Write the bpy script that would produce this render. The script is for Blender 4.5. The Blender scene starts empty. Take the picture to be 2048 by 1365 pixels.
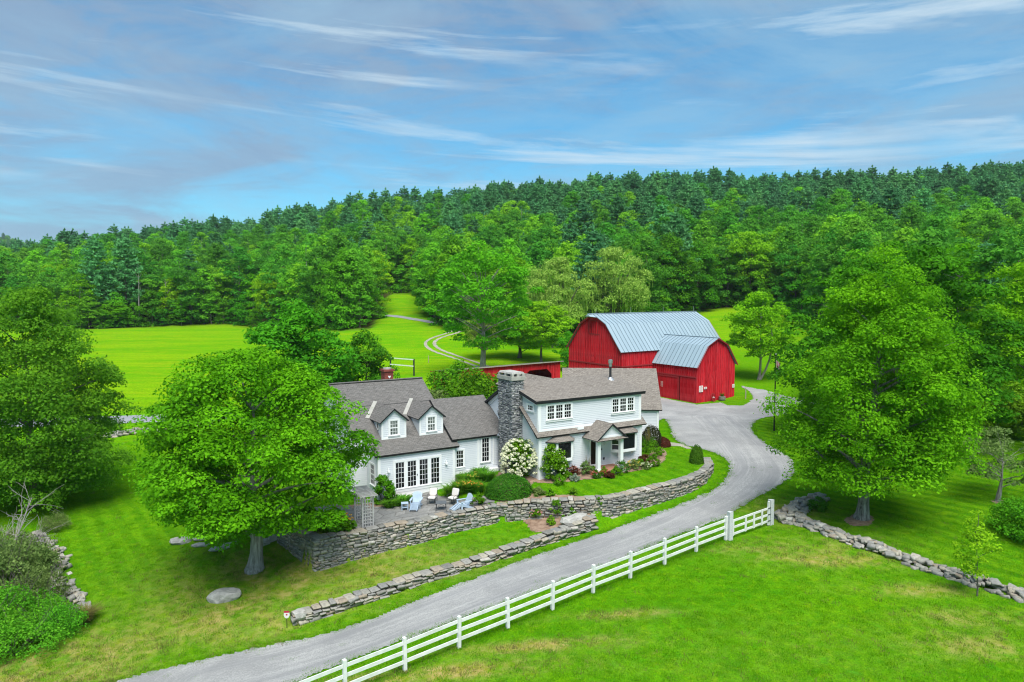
import bpy, bmesh, math, random
import numpy as np
from mathutils import Vector, Matrix
PI = math.pi
random.seed(7)
scene = bpy.context.scene
COL = scene.collection

# ------------------------------------------------------------------ camera, sky, sun, exposure
F_PX, Y_HOR, CZ = 1411.0, 584.0, 15.0          # focal length (px at 2048 wide), horizon row, camera height
PW, PH = 2048.0, 1365.0
PITCH = math.atan((PH / 2 - Y_HOR) / F_PX)
cam = bpy.data.cameras.new('camera')
cam.sensor_width = 36.0
cam.lens = F_PX / PW * 36.0
cam.clip_start = 0.5
cam.clip_end = 6000
cam_ob = bpy.data.objects.new('camera', cam)
COL.objects.link(cam_ob)
cam_ob.location = (0, 0, CZ)
cam_ob.rotation_euler = (PI / 2 - PITCH, 0, 0)
scene.camera = cam_ob

SUN_EL, SUN_AZ = math.radians(60), math.radians(170)   # azimuth clockwise from +Y (north)
SUN_STRENGTH, SUN_ANGLE = 3.3, math.radians(42)
SKY_STRENGTH = 0.088
EXPOSURE = 0.8


def nodes_of(tree):
    tree.nodes.clear()
    return tree.nodes, tree.links


world = bpy.data.worlds.new('World')
scene.world = world
world.use_nodes = True
N, L = nodes_of(world.node_tree)
out = N.new('ShaderNodeOutputWorld')
bg = N.new('ShaderNodeBackground')
L.new(bg.outputs[0], out.inputs[0])
sky = N.new('ShaderNodeTexSky')
sky.sky_type = 'NISHITA'
sky.sun_disc = False
sky.sun_elevation = SUN_EL
sky.sun_rotation = SUN_AZ
sky.air_density = 1.0
sky.dust_density = 0.6
sky.ozone_density = 2.0
tc = N.new('ShaderNodeTexCoord')


def wmath(op, a, b=None, c=None):
    n = N.new('ShaderNodeMath')
    n.operation = op
    for i, v in enumerate((a, b, c)):
        if v is None:
            continue
        if isinstance(v, (int, float)):
            n.inputs[i].default_value = v
        else:
            L.new(v, n.inputs[i])
    return n.outputs[0]


def wnoise(scale_xyz, rot, scale, detail, rough, dist, loc=(0, 0, 0)):
    mp = N.new('ShaderNodeMapping')
    mp.inputs['Scale'].default_value = scale_xyz
    mp.inputs['Rotation'].default_value = rot
    mp.inputs['Location'].default_value = loc
    rt = N.new('ShaderNodeMapping')
    rt.inputs['Rotation'].default_value = rot
    L.new(tc.outputs['Generated'], rt.inputs['Vector'])
    mp.inputs['Rotation'].default_value = (0, 0, 0)
    L.new(rt.outputs[0], mp.inputs['Vector'])
    nz = N.new('ShaderNodeTexNoise')
    nz.inputs['Scale'].default_value = scale
    nz.inputs['Detail'].default_value = detail
    nz.inputs['Roughness'].default_value = rough
    nz.inputs['Distortion'].default_value = dist
    L.new(mp.outputs[0], nz.inputs['Vector'])
    return nz.outputs['Fac']


def wramp(fac, stops):
    r = N.new('ShaderNodeValToRGB')
    e = r.color_ramp.elements
    while len(e) < len(stops):
        e.new(0.5)
    for el, (p, v) in zip(e, stops):
        el.position = p
        el.color = (v, v, v, 1)
    L.new(fac, r.inputs[0])
    return r.outputs[0]


def wmix(fac, a, b, blend='MIX'):
    m = N.new('ShaderNodeMix')
    m.data_type = 'RGBA'
    m.blend_type = blend
    for sock, v in ((m.inputs[0], fac), (m.inputs[6], a), (m.inputs[7], b)):
        if isinstance(v, (int, float)):
            sock.default_value = v
        elif isinstance(v, tuple):
            sock.default_value = v
        else:
            L.new(v, sock)
    return m.outputs[2]


base = wmix(1.0, sky.outputs[0], (SKY_STRENGTH * 0.40, SKY_STRENGTH * 0.90, SKY_STRENGTH * 1.04, 1), 'MULTIPLY')
# broad soft grey-lilac stratus, stretched along the horizon
n1 = wnoise((1.0, 1.0, 6.0), (0, math.radians(-4), 0.4), 1.5, 9, 0.58, 0.6, (3.1, 0.2, 0.6))
n1b = wnoise((1.2, 1.2, 5.5), (0, math.radians(3), 1.1), 4.2, 9, 0.62, 0.9, (7.1, 1.2, 0.0))
den = wmath('MULTIPLY_ADD', n1b, 0.40, wmath('MULTIPLY', n1, 0.66))
f1 = wramp(den, [(0.43, 0.0), (0.51, 0.40), (0.575, 0.80), (0.72, 0.94)])
c1 = wmix(f1, base, (0.165, 0.230, 0.325, 1))
# thin veil and white cirrus streaks
n4 = wnoise((1.0, 1.0, 3.0), (0, math.radians(-6), 0.7), 2.2, 10, 0.66, 1.2, (5.4, 0.3, 2.7))
c1 = wmix(wmath('MULTIPLY', wramp(n4, [(0.36, 0.0), (0.64, 0.75)]), 0.75), c1, (0.200, 0.330, 0.440, 1))
n2 = wnoise((0.8, 0.8, 10.0), (0, math.radians(-3), 0.25), 2.0, 11, 0.62, 0.5, (0.4, 3.3, 1.7))
n3 = wnoise((1.0, 1.0, 2.5), (0, 0, 0.9), 2.0, 4, 0.5, 0.0, (2.2, 4.1, 0.3))
f2 = wmath('MULTIPLY', wramp(n2, [(0.50, 0.0), (0.58, 0.48), (0.68, 0.95)]), wramp(n3, [(0.39, 0.0), (0.55, 1.0)]))
c2 = wmix(f2, c1, (0.370, 0.460, 0.525, 1))
L.new(c2, bg.inputs[0])
bg.inputs[1].default_value = 1.0

sun = bpy.data.lights.new('sun', 'SUN')
sun.energy = SUN_STRENGTH
sun.angle = SUN_ANGLE
sun.color = (1.0, 0.965, 0.9)
sun_ob = bpy.data.objects.new('sun', sun)
COL.objects.link(sun_ob)
_d = Vector((math.sin(SUN_AZ) * math.cos(SUN_EL), math.cos(SUN_AZ) * math.cos(SUN_EL), math.sin(SUN_EL)))
sun_ob.rotation_euler = (-_d).to_track_quat('-Z', 'Y').to_euler()
sun_ob.location = (30, -40, 80)

scene.view_settings.view_transform = 'Standard'
scene.view_settings.look = 'None'
scene.view_settings.exposure = EXPOSURE
scene.view_settings.gamma = 1.0
scene.view_settings.use_curve_mapping = False
cy = scene.cycles
cy.max_bounces = 6
cy.diffuse_bounces = 4
cy.glossy_bounces = 2
cy.transmission_bounces = 3
cy.transparent_max_bounces = 4
cy.use_denoising = True
cy.filter_width = 1.15
cy.caustics_reflective = False
cy.caustics_refractive = False
try:
    cy.denoising_prefilter = 'ACCURATE'
except Exception:
    pass


# ------------------------------------------------------------------ materials
def mat(name, base=(0.5, 0.5, 0.5), rough=0.8, metal=0.0, spec=0.3, build=None):
    m = bpy.data.materials.new(name)
    m.use_nodes = True
    n, l = m.node_tree.nodes, m.node_tree.links
    b = n['Principled BSDF']
    b.inputs['Base Color'].default_value = (*base, 1)
    b.inputs['Roughness'].default_value = rough
    b.inputs['Metallic'].default_value = metal
    b.inputs['Specular IOR Level'].default_value = spec
    if build:
        build(NB(m.node_tree, b))
    return m


class NB:
    """small node-building helper"""
    def __init__(s, tree, bsdf):
        s.t, s.n, s.l, s.b = tree, tree.nodes, tree.links, bsdf

    def put(s, sock, v):
        if isinstance(v, (int, float)):
            sock.default_value = v
        elif isinstance(v, tuple):
            sock.default_value = (*v, 1) if len(v) == 3 and sock.type == 'RGBA' else v
        else:
            s.l.new(v, sock)

    def coord(s, kind='Object'):
        return s.n.new('ShaderNodeTexCoord').outputs[kind]

    def attr(s, name):
        a = s.n.new('ShaderNodeAttribute')
        a.attribute_name = name
        return a

    def mapping(s, vec, scale=(1, 1, 1), rot=(0, 0, 0), loc=(0, 0, 0)):
        m = s.n.new('ShaderNodeMapping')
        s.l.new(vec, m.inputs[0])
        m.inputs['Scale'].default_value = scale
        m.inputs['Rotation'].default_value = rot
        m.inputs['Location'].default_value = loc
        return m.outputs[0]

    def noise(s, vec, scale, detail=4, rough=0.55, dist=0.0):
        t = s.n.new('ShaderNodeTexNoise')
        if vec is not None:
            s.l.new(vec, t.inputs['Vector'])
        t.inputs['Scale'].default_value = scale
        t.inputs['Detail'].default_value = detail
        t.inputs['Roughness'].default_value = rough
        t.inputs['Distortion'].default_value = dist
        return t.outputs['Fac']

    def wave(s, vec, scale, dist=1.0, dscale=1.0, axis='X'):
        t = s.n.new('ShaderNodeTexWave')
        s.l.new(vec, t.inputs['Vector'])
        t.bands_direction = axis
        t.inputs['Scale'].default_value = scale
        t.inputs['Distortion'].default_value = dist
        t.inputs['Detail'].default_value = 2
        t.inputs['Detail Scale'].default_value = dscale
        return t.outputs['Fac']

    def ramp(s, fac, stops):
        r = s.n.new('ShaderNodeValToRGB')
        e = r.color_ramp.elements
        while len(e) < len(stops):
            e.new(0.5)
        for el, (p, c) in zip(e, stops):
            el.position = p
            el.color = (c, c, c, 1) if isinstance(c, (int, float)) else (*c, 1)
        s.l.new(fac, r.inputs[0])
        return r.outputs[0]

    def mix(s, fac, a, b, blend='MIX'):
        m = s.n.new('ShaderNodeMix')
        m.data_type = 'RGBA'
        m.blend_type = blend
        m.clamp_factor = True
        s.put(m.inputs[0], fac)
        s.put(m.inputs[6], a)
        s.put(m.inputs[7], b)
        return m.outputs[2]

    def math(s, op, a, b=0.0, c=None):
        m = s.n.new('ShaderNodeMath')
        m.operation = op
        s.put(m.inputs[0], a)
        s.put(m.inputs[1], b)
        if c is not None:
            s.put(m.inputs[2], c)
        return m.outputs[0]

    def bump(s, h, strength=0.3, dist=0.02):
        b = s.n.new('ShaderNodeBump')
        b.inputs['Strength'].default_value = strength
        b.inputs['Distance'].default_value = dist
        s.l.new(h, b.inputs['Height'])
        s.l.new(b.outputs[0], s.b.inputs['Normal'])

    def rand(s):
        return s.n.new('ShaderNodeObjectInfo').outputs['Random']

    def color(s, c):
        s.put(s.b.inputs['Base Color'], c)


def leaf_mat(name, dark, light, hue_var=0.35, trans=0.28, tint=None):
    """leaf: diffuse + translucent; colour differs leaf by leaf and tree by tree"""
    m = bpy.data.materials.new(name)
    m.use_nodes = True
    n, l = m.node_tree.nodes, m.node_tree.links
    nb = NB(m.node_tree, n['Principled BSDF'])
    a = nb.attr('leafvar').outputs['Fac']
    col = nb.mix(a, dark, light)
    if tint:
        r = nb.ramp(nb.rand(), [(0.0, 0.0), (0.45, 0.1), (1.0, 1.0)])
        col = nb.mix(nb.math('MULTIPLY', r, hue_var), col, tint)
    hv = n.new('ShaderNodeHueSaturation')
    nb.put(hv.inputs['Color'], col)
    nb.put(hv.inputs['Value'], nb.math('MULTIPLY_ADD', nb.rand(), 0.45, 0.74))
    nb.put(hv.inputs['Hue'], nb.math('MULTIPLY_ADD', nb.math('FRACT', nb.math('MULTIPLY', nb.rand(), 7.31)), 0.026, 0.486))
    col = hv.outputs[0]
    d = n['Principled BSDF']
    nb.put(d.inputs['Base Color'], col)
    d.inputs['Roughness'].default_value = 0.6
    d.inputs['Specular IOR Level'].default_value = 0.03
    t = n.new('ShaderNodeBsdfTranslucent')
    nb.put(t.inputs[0], nb.mix(0.5, col, (light[0] * 1.05, light[1] * 1.15, light[2])))
    mx = n.new('ShaderNodeMixShader')
    mx.inputs[0].default_value = trans
    l.new(d.outputs[0], mx.inputs[1])
    l.new(t.outputs[0], mx.inputs[2])
    l.new(mx.outputs[0], n['Material Output'].inputs[0])
    return m


M = {}


def m_grass(nb):
    v = nb.coord('Object')
    zone = nb.attr('zone').outputs['Color']
    sep = nb.n.new('ShaderNodeSeparateColor')
    nb.l.new(zone, sep.inputs[0])
    big = nb.noise(v, 0.07, 4, 0.6)
    mid = nb.noise(v, 0.55, 5, 0.65, 0.6)
    fine = nb.noise(v, 5.0, 4, 0.7)
    col = nb.mix(nb.ramp(mid, [(0.35, 0), (0.65, 1)]), (0.050, 0.205, 0.002), (0.090, 0.290, 0.003))
    col = nb.mix(nb.ramp(big, [(0.40, 0), (0.66, 0.8)]), col, (0.140, 0.315, 0.003))
    # lime hay field
    lime = nb.mix(nb.ramp(nb.noise(nb.mapping(v, (0.35, 1.6, 1)), 0.06, 5, 0.6, 0.5), [(0.42, 0), (0.60, 1)]), (0.120, 0.400, 0.003), (0.290, 0.490, 0.005))
    lime = nb.mix(nb.ramp(nb.noise(nb.mapping(v, (0.5, 1.5, 1)), 0.35, 6, 0.7, 0.6), [(0.47, 0), (0.62, 0.7)]), lime, (0.370, 0.440, 0.010))
    lime = nb.mix(nb.ramp(nb.noise(nb.mapping(v, (0.8, 2.2, 1)), 0.9, 5, 0.75, 0.4), [(0.34, 0.55), (0.5, 0)]), lime, (0.100, 0.300, 0.003))
    lime = nb.mix(nb.math('MULTIPLY', nb.wave(nb.mapping(v, (1, 1, 1), (0, 0, 0.12)), 0.11, 2.0, 0.4, 'Y'), 0.3), lime, (0.110, 0.330, 0.003))
    col = nb.mix(sep.outputs[2], col, lime)
    # mown stripes on the lawns: light off bent blades painted as colour
    st = nb.wave(nb.mapping(v, (1, 1, 1), (0, 0, math.radians(-38))), 0.28, 1.2, 0.6, 'Y')
    col = nb.mix(nb.math('MULTIPLY', nb.ramp(st, [(0.3, 0), (0.7, 1)]), 0.16), col, (0.140, 0.330, 0.005))
    lawn = nb.mix(nb.ramp(nb.noise(v, 0.5, 5, 0.65, 0.5), [(0.35, 0), (0.65, 1)]), (0.040, 0.155, 0.003), (0.085, 0.230, 0.004))
    lawn = nb.mix(nb.math('MULTIPLY', nb.ramp(nb.wave(nb.mapping(v, (1, 1, 1), (0, 0, math.radians(52))), 0.26, 0.5, 0.6, 'Y'), [(0.35, 0), (0.65, 1)]), 0.75), lawn, (0.125, 0.300, 0.005))
    col = nb.mix(nb.attr('zone').outputs['Alpha'], col, lawn)
    # clumps of richer and of yellower grass
    cl = nb.noise(v, 1.7, 5, 0.7, 0.6)
    k_ = nb.math('SUBTRACT', 1.0, sep.outputs[2])
    col = nb.mix(nb.math('MULTIPLY', nb.ramp(cl, [(0.54, 0), (0.66, 0.65)]), k_), col, (0.035, 0.245, 0.005))
    col = nb.mix(nb.math('MULTIPLY', nb.ramp(cl, [(0.34, 0.6), (0.46, 0)]), k_), col, (0.185, 0.315, 0.004))
    # fine blade mottling
    col = nb.mix(nb.math('MULTIPLY', nb.ramp(fine, [(0.36, 1), (0.58, 0)]), 0.55), col, (0.035, 0.120, 0.002))
    gr = nb.noise(v, 16.0, 3, 0.8)
    col = nb.mix(nb.ramp(gr, [(0.36, 0.7), (0.5, 0)]), col, (0.040, 0.120, 0.004))
    col = nb.mix(nb.ramp(gr, [(0.54, 0), (0.68, 0.6)]), col, (0.175, 0.400, 0.005))
    # dry, worn grass
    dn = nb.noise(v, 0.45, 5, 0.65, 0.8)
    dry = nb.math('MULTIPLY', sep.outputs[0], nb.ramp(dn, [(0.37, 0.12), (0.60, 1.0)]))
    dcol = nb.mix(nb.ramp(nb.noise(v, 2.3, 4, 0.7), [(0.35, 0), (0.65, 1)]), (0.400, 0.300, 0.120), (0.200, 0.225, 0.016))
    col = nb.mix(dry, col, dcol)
    # small bare scuffs everywhere
    sc = nb.ramp(nb.noise(nb.mapping(v, (1.0, 1.6, 1)), 0.62, 6, 0.72, 1.0), [(0.665, 0), (0.73, 0.75)])
    col = nb.mix(nb.math('MULTIPLY', sc, nb.math('SUBTRACT', 1.0, sep.outputs[2])), col, (0.330, 0.270, 0.090))
    # leaf litter in the woods
    lit = nb.mix(fine, (0.030, 0.034, 0.012), (0.055, 0.048, 0.018))
    col = nb.mix(sep.outputs[1], col, lit)
    nb.color(col)
    nb.bump(nb.math('ADD', nb.noise(v, 9.0, 3, 0.7), nb.math('MULTIPLY', mid, 1.5)), 0.55, 0.07)


M['grass'] = mat('grass', rough=1.0, spec=0.0, build=m_grass)


def m_gravel(nb):
    v = nb.coord('Object')
    c = nb.mix(nb.ramp(nb.noise(v, 0.35, 5, 0.6, 0.5), [(0.35, 0), (0.65, 1)]), (0.265, 0.262, 0.258), (0.390, 0.384, 0.372))
    c = nb.mix(nb.ramp(nb.noise(v, 14, 3, 0.8), [(0.42, 0), (0.6, 0.6)]), c, (0.185, 0.188, 0.192))
    c = nb.mix(nb.ramp(nb.noise(v, 22, 3, 0.8), [(0.56, 0), (0.68, 0.6)]), c, (0.54, 0.53, 0.52))
    # wheel ruts follow the stored across-the-road coordinate
    a = nb.attr('across').outputs['Fac']
    ruts = nb.ramp(nb.math('ADD', a, nb.math('MULTIPLY', nb.noise(v, 0.8, 4, 0.6), 0.12)), [(0.20, 0), (0.30, 1), (0.40, 0.1), (0.52, 0), (0.66, 0.1), (0.76, 1), (0.86, 0)])
    c = nb.mix(nb.math('MULTIPLY', ruts, 0.5), c, (0.225, 0.226, 0.232))
    cmb = nb.n.new('ShaderNodeCombineXYZ')
    nb.put(cmb.inputs[0], nb.math('MULTIPLY', a, 26.0))
    sx = nb.n.new('ShaderNodeSeparateXYZ')
    nb.l.new(v, sx.inputs[0])
    nb.put(cmb.inputs[1], nb.math('MULTIPLY', sx.outputs[0], 0.16))
    nb.put(cmb.inputs[2], nb.math('MULTIPLY', sx.outputs[1], 0.16))
    stk = nb.noise(cmb.outputs[0], 1.0, 5, 0.7, 0.3)
    c = nb.mix(nb.ramp(stk, [(0.36, 0.4), (0.52, 0)]), c, (0.205, 0.206, 0.208))
    c = nb.mix(nb.ramp(stk, [(0.54, 0), (0.68, 0.35)]), c, (0.48, 0.475, 0.46))
    nb.color(c)
    nb.bump(nb.noise(v, 18, 4, 0.8), 0.5, 0.02)


M['gravel'] = mat('gravel', rough=0.95, spec=0.15, build=m_gravel)


def simple_noise(c1, c2, scale, bump=0.2, dist=0.02, detail=4, coord='Object'):
    def f(nb):
        v = nb.coord(coord)
        n1 = nb.noise(v, scale, detail, 0.65, 0.3)
        nb.color(nb.mix(nb.ramp(n1, [(0.3, 0), (0.7, 1)]), c1, c2))
        if bump:
            nb.bump(nb.noise(v, scale * 3, 4, 0.7), bump, dist)
    return f


M['asphalt'] = mat('asphalt', rough=0.9, spec=0.2, build=simple_noise((0.22, 0.225, 0.24), (0.30, 0.305, 0.32), 0.7))
M['track'] = mat('track', rough=0.95, spec=0.1, build=simple_noise((0.26, 0.25, 0.20), (0.40, 0.37, 0.30), 0.8))
M['mulch'] = mat('mulch', rough=0.95, spec=0.1, build=simple_noise((0.17, 0.105, 0.070), (0.36, 0.255, 0.185), 3.0, 0.8, 0.04))
M['patio_base'] = mat('patio_base', rough=0.95, spec=0.1, build=simple_noise((0.12, 0.12, 0.11), (0.22, 0.21, 0.19), 4.0))


def m_stone(nb):
    r = nb.rand()
    v = nb.coord('Object')
    c = nb.ramp(r, [(0.0, (0.170, 0.165, 0.150)), (0.25, (0.330, 0.318, 0.275)), (0.5, (0.240, 0.238, 0.230)), (0.72, (0.400, 0.370, 0.295)), (0.88, (0.310, 0.250, 0.185)), (1.0, (0.500, 0.485, 0.440))])
    n1 = nb.noise(v, 2.6, 6, 0.7, 0.6)
    c = nb.mix(nb.ramp(n1, [(0.3, 0.6), (0.55, 0.0)]), c, (0.110, 0.106, 0.098))
    c = nb.mix(nb.ramp(nb.noise(v, 5.0, 4, 0.7), [(0.58, 0), (0.70, 0.55)]), c, (0.42, 0.42, 0.38))
    nb.color(c)
    nb.bump(nb.noise(v, 6, 5, 0.75), 0.5, 0.03)


M['stone'] = mat('stone', rough=0.9, spec=0.2, build=m_stone)


def m_stone_many(nb):
    """like stone, but the random value comes per stone from an attribute (joined stones)"""
    r = nb.attr('stonevar').outputs['Fac']
    v = nb.coord('Object')
    c = nb.ramp(r, [(0.0, (0.170, 0.165, 0.150)), (0.25, (0.330, 0.318, 0.275)), (0.5, (0.240, 0.238, 0.230)), (0.72, (0.400, 0.370, 0.295)), (0.88, (0.310, 0.250, 0.185)), (1.0, (0.500, 0.485, 0.440))])
    c = nb.mix(nb.ramp(nb.noise(v, 6, 5, 0.7), [(0.3, 0.7), (0.6, 0.0)]), c, (0.085, 0.083, 0.078))
    nb.color(c)
    nb.bump(nb.noise(v, 18, 4, 0.75), 0.4, 0.02)


M['stone_many'] = mat('stone_many', rough=0.9, spec=0.2, build=m_stone_many)


def m_chimstone(nb):
    r = nb.attr('stonevar').outputs['Fac']
    v = nb.coord('Object')
    c = nb.ramp(r, [(0.0, (0.100, 0.104, 0.115)), (0.35, (0.215, 0.220, 0.232)), (0.65, (0.315, 0.316, 0.320)), (0.9, (0.420, 0.416, 0.405)), (1.0, (0.540, 0.530, 0.505))])
    c = nb.mix(nb.ramp(nb.noise(v, 9, 5, 0.7), [(0.3, 0.6), (0.6, 0.0)]), c, (0.060, 0.062, 0.070))
    nb.color(c)
    nb.bump(nb.noise(v, 20, 4, 0.75), 0.4, 0.02)


M['chimstone'] = mat('chimney_stone', rough=0.9, spec=0.2, build=m_chimstone)
M['core'] = mat('wall_core', rough=0.95, build=simple_noise((0.045, 0.043, 0.040), (0.085, 0.080, 0.070), 3.0))
M['flag'] = mat('flagstone', rough=0.9, spec=0.2, build=lambda nb: (
    nb.color(nb.mix(nb.ramp(nb.noise(nb.coord('Object'), 1.6, 6, 0.7, 0.8), [(0.32, 0), (0.68, 1)]),
                    nb.ramp(nb.rand(), [(0, (0.20, 0.20, 0.195)), (0.5, (0.27, 0.265, 0.25)), (1, (0.33, 0.32, 0.30))]), (0.165, 0.160, 0.150))),
    nb.bump(nb.noise(nb.coord('Object'), 5, 5, 0.7), 0.4, 0.02)))
M['granite'] = mat('granite', rough=0.85, build=lambda nb: nb.color(nb.mix(nb.ramp(nb.noise(nb.coord('Object'), 30, 3, 0.8), [(0.4, 0), (0.62, 1)]), (0.42, 0.43, 0.44), (0.64, 0.65, 0.66))))
M['boulder'] = mat('boulder', rough=0.9, build=lambda nb: (
    nb.color(nb.mix(nb.ramp(nb.noise(nb.coord('Object'), 2.2, 6, 0.75, 0.6), [(0.35, 0), (0.65, 1)]), (0.27, 0.262, 0.24), (0.50, 0.485, 0.45))),
    nb.bump(nb.noise(nb.coord('Object'), 4, 6, 0.75), 0.8, 0.05)))


def m_siding(nb):
    v = nb.coord('Object')
    n1 = nb.noise(nb.mapping(v, (0.6, 0.6, 6)), 1.2, 4, 0.6)
    nb.color(nb.mix(nb.ramp(n1, [(0.3, 0), (0.7, 1)]), (0.640, 0.668, 0.708), (0.700, 0.722, 0.755)))


M['siding'] = mat('siding', rough=0.55, spec=0.35, build=m_siding)
M['white'] = mat('white_paint', (0.74, 0.76, 0.77), rough=0.5, spec=0.35, build=lambda nb: nb.color(nb.mix(nb.ramp(nb.noise(nb.coord('Object'), 1.3, 4, 0.6), [(0.3, 0), (0.7, 1)]), (0.80, 0.81, 0.82), (0.86, 0.86, 0.86))))
M['fencewhite'] = mat('fence_white', (0.74, 0.75, 0.75), rough=0.5, spec=0.3, build=lambda nb: nb.color(nb.mix(nb.ramp(nb.noise(nb.coord('Object'), 2.3, 5, 0.7), [(0.3, 0), (0.75, 1)]), (0.58, 0.59, 0.55), (0.86, 0.86, 0.86))))
M['trimdark'] = mat('dark_trim', (0.018, 0.020, 0.024), rough=0.5)
M['concrete'] = mat('concrete', rough=0.9, build=simple_noise((0.30, 0.29, 0.26), (0.42, 0.41, 0.37), 2.5))
M['glass'] = mat('window_glass', (0.010, 0.012, 0.014), rough=0.04, spec=0.6)
M['glass_pale'] = mat('curtained_glass', (0.10, 0.115, 0.11), rough=0.06, spec=0.6, build=lambda nb: nb.color(nb.mix(nb.ramp(nb.noise(nb.mapping(nb.coord('Object'), (6, 6, 1)), 2.0, 3), [(0.4, 0), (0.6, 1)]), (0.05, 0.06, 0.06), (0.22, 0.24, 0.23))))
M['black'] = mat('black_metal', (0.012, 0.012, 0.013), rough=0.45)
M['dark_door'] = mat('dark_red_door', (0.016, 0.005, 0.005), rough=0.35)
M['gap_dark'] = mat('painted_gap_dark', (0.012, 0.010, 0.010), rough=0.95)
M['deck'] = mat('deck_brick', rough=0.85, build=simple_noise((0.30, 0.135, 0.085), (0.42, 0.22, 0.15), 3.0))


def m_shingle(c1, c2, c3):
    def f(nb):
        v = nb.coord('UV')
        br = nb.n.new('ShaderNodeTexBrick')
        nb.l.new(v, br.inputs['Vector'])
        br.inputs['Color1'].default_value = (*c1, 1)
        br.inputs['Color2'].default_value = (*c2, 1)
        br.inputs['Mortar'].default_value = (c1[0] * 0.35, c1[1] * 0.35, c1[2] * 0.35, 1)
        br.inputs['Scale'].default_value = 1.0
        br.inputs['Mortar Size'].default_value = 0.012
        br.inputs['Brick Width'].default_value = 0.30
        br.inputs['Row Height'].default_value = 0.145
        br.inputs['Bias'].default_value = 0.0
        n1 = nb.noise(v, 0.6, 4, 0.6)
        c = nb.mix(nb.ramp(n1, [(0.35, 0), (0.7, 0.7)]), br.outputs[0], c3)
        c = nb.mix(nb.ramp(nb.noise(nb.mapping(v, (3, 7, 1)), 1.0, 3, 0.8), [(0.48, 0), (0.62, 0.5)]), c, (c3[0] * 1.5, c3[1] * 1.47, c3[2] * 1.42))
        c = nb.mix(nb.ramp(nb.noise(nb.mapping(v, (2.4, 7, 1), loc=(5, 3, 0)), 1.0, 3, 0.8), [(0.36, 0.4), (0.5, 0)]), c, (c3[0] * .55, c3[1] * .5, c3[2] * .5))
        nb.color(c)
        nb.bump(br.outputs['Fac'], -0.4, 0.01)
    return f


M['shingle'] = mat('grey_shingles', rough=0.95, spec=0.1, build=m_shingle((0.125, 0.118, 0.112), (0.185, 0.176, 0.168), (0.150, 0.142, 0.135)))
M['shingle_tan'] = mat('tan_shingles', rough=0.95, spec=0.1, build=m_shingle((0.165, 0.145, 0.125), (0.285, 0.255, 0.225), (0.215, 0.192, 0.170)))


def m_barnred(nb):
    v = nb.coord('UV')
    sep = nb.n.new('ShaderNodeSeparateXYZ')
    nb.l.new(v, sep.inputs[0])
    wn = nb.n.new('ShaderNodeTexWhiteNoise')
    wn.noise_dimensions = '1D'
    nb.l.new(nb.math('FLOOR', nb.math('DIVIDE', sep.outputs[0], 0.36)), wn.inputs['W'])
    c = nb.mix(wn.outputs[0], (0.330, 0.005, 0.010), (0.640, 0.014, 0.026))
    st = nb.noise(nb.mapping(v, (7, 0.35, 1)), 1.2, 6, 0.7)
    c = nb.mix(nb.ramp(st, [(0.42, 0), (0.66, 0.75)]), c, (0.680, 0.075, 0.090))
    c = nb.mix(nb.ramp(nb.noise(nb.mapping(v, (5, 0.5, 1)), 2.0, 5, 0.7), [(0.30, 0.7), (0.48, 0)]), c, (0.115, 0.006, 0.010))
    nb.color(c)


M['red'] = mat('barn_red', rough=0.85, spec=0.05, build=m_barnred)
M['red_trim'] = mat('barn_red_trim', (0.30, 0.025, 0.030), rough=0.8, spec=0.2)


def m_metal(nb):
    v = nb.coord('Object')
    n1 = nb.noise(nb.mapping(v, (1.2, 0.25, 0.25)), 0.9, 4, 0.6)
    nb.color(nb.mix(nb.math('MULTIPLY_ADD', nb.rand(), 0.5, nb.math('MULTIPLY', n1, 0.5)), (0.285, 0.375, 0.430), (0.365, 0.465, 0.525)))


M['metal'] = mat('galvanised_roof', rough=0.45, metal=0.15, spec=0.5, build=m_metal)
M['seam'] = mat('roof_seam', (0.17, 0.23, 0.27), rough=0.5, metal=0.2)  # ribs darker than the panels: seam shading painted into the colour
M['galv'] = mat('galvanised_pipe', (0.48, 0.49, 0.50), rough=0.4, metal=0.8)
M['brick'] = mat('brick', rough=0.9, build=lambda nb: nb.color(nb.mix(nb.ramp(nb.noise(nb.mapping(nb.coord('Object'), (4, 4, 13)), 1.0, 2), [(0.4, 0), (0.6, 1)]), (0.17, 0.040, 0.032), (0.27, 0.075, 0.055))))


def m_bark(c1, c2):
    def f(nb):
        v = nb.coord('Object')
        n1 = nb.noise(nb.mapping(v, (5, 5, 0.8)), 1.3, 6, 0.7, 0.5)
        nb.color(nb.mix(nb.ramp(n1, [(0.35, 0), (0.65, 1)]), c1, c2))
        nb.bump(n1, 0.8, 0.05)
    return f


M['bark'] = mat('bark', rough=0.95, spec=0.1, build=m_bark((0.060, 0.052, 0.045), (0.190, 0.170, 0.150)))
M['bark_pale'] = mat('pale_bark', rough=0.95, spec=0.1, build=m_bark((0.170, 0.155, 0.135), (0.430, 0.400, 0.360)))
M['bark_lichen'] = mat('lichen_bark', rough=0.95, spec=0.1, build=m_bark((0.050, 0.042, 0.038), (0.360, 0.350, 0.320)))
M['deadwood'] = mat('dead_wood', rough=0.9, build=simple_noise((0.22, 0.20, 0.18), (0.34, 0.32, 0.29), 3.0))

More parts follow.
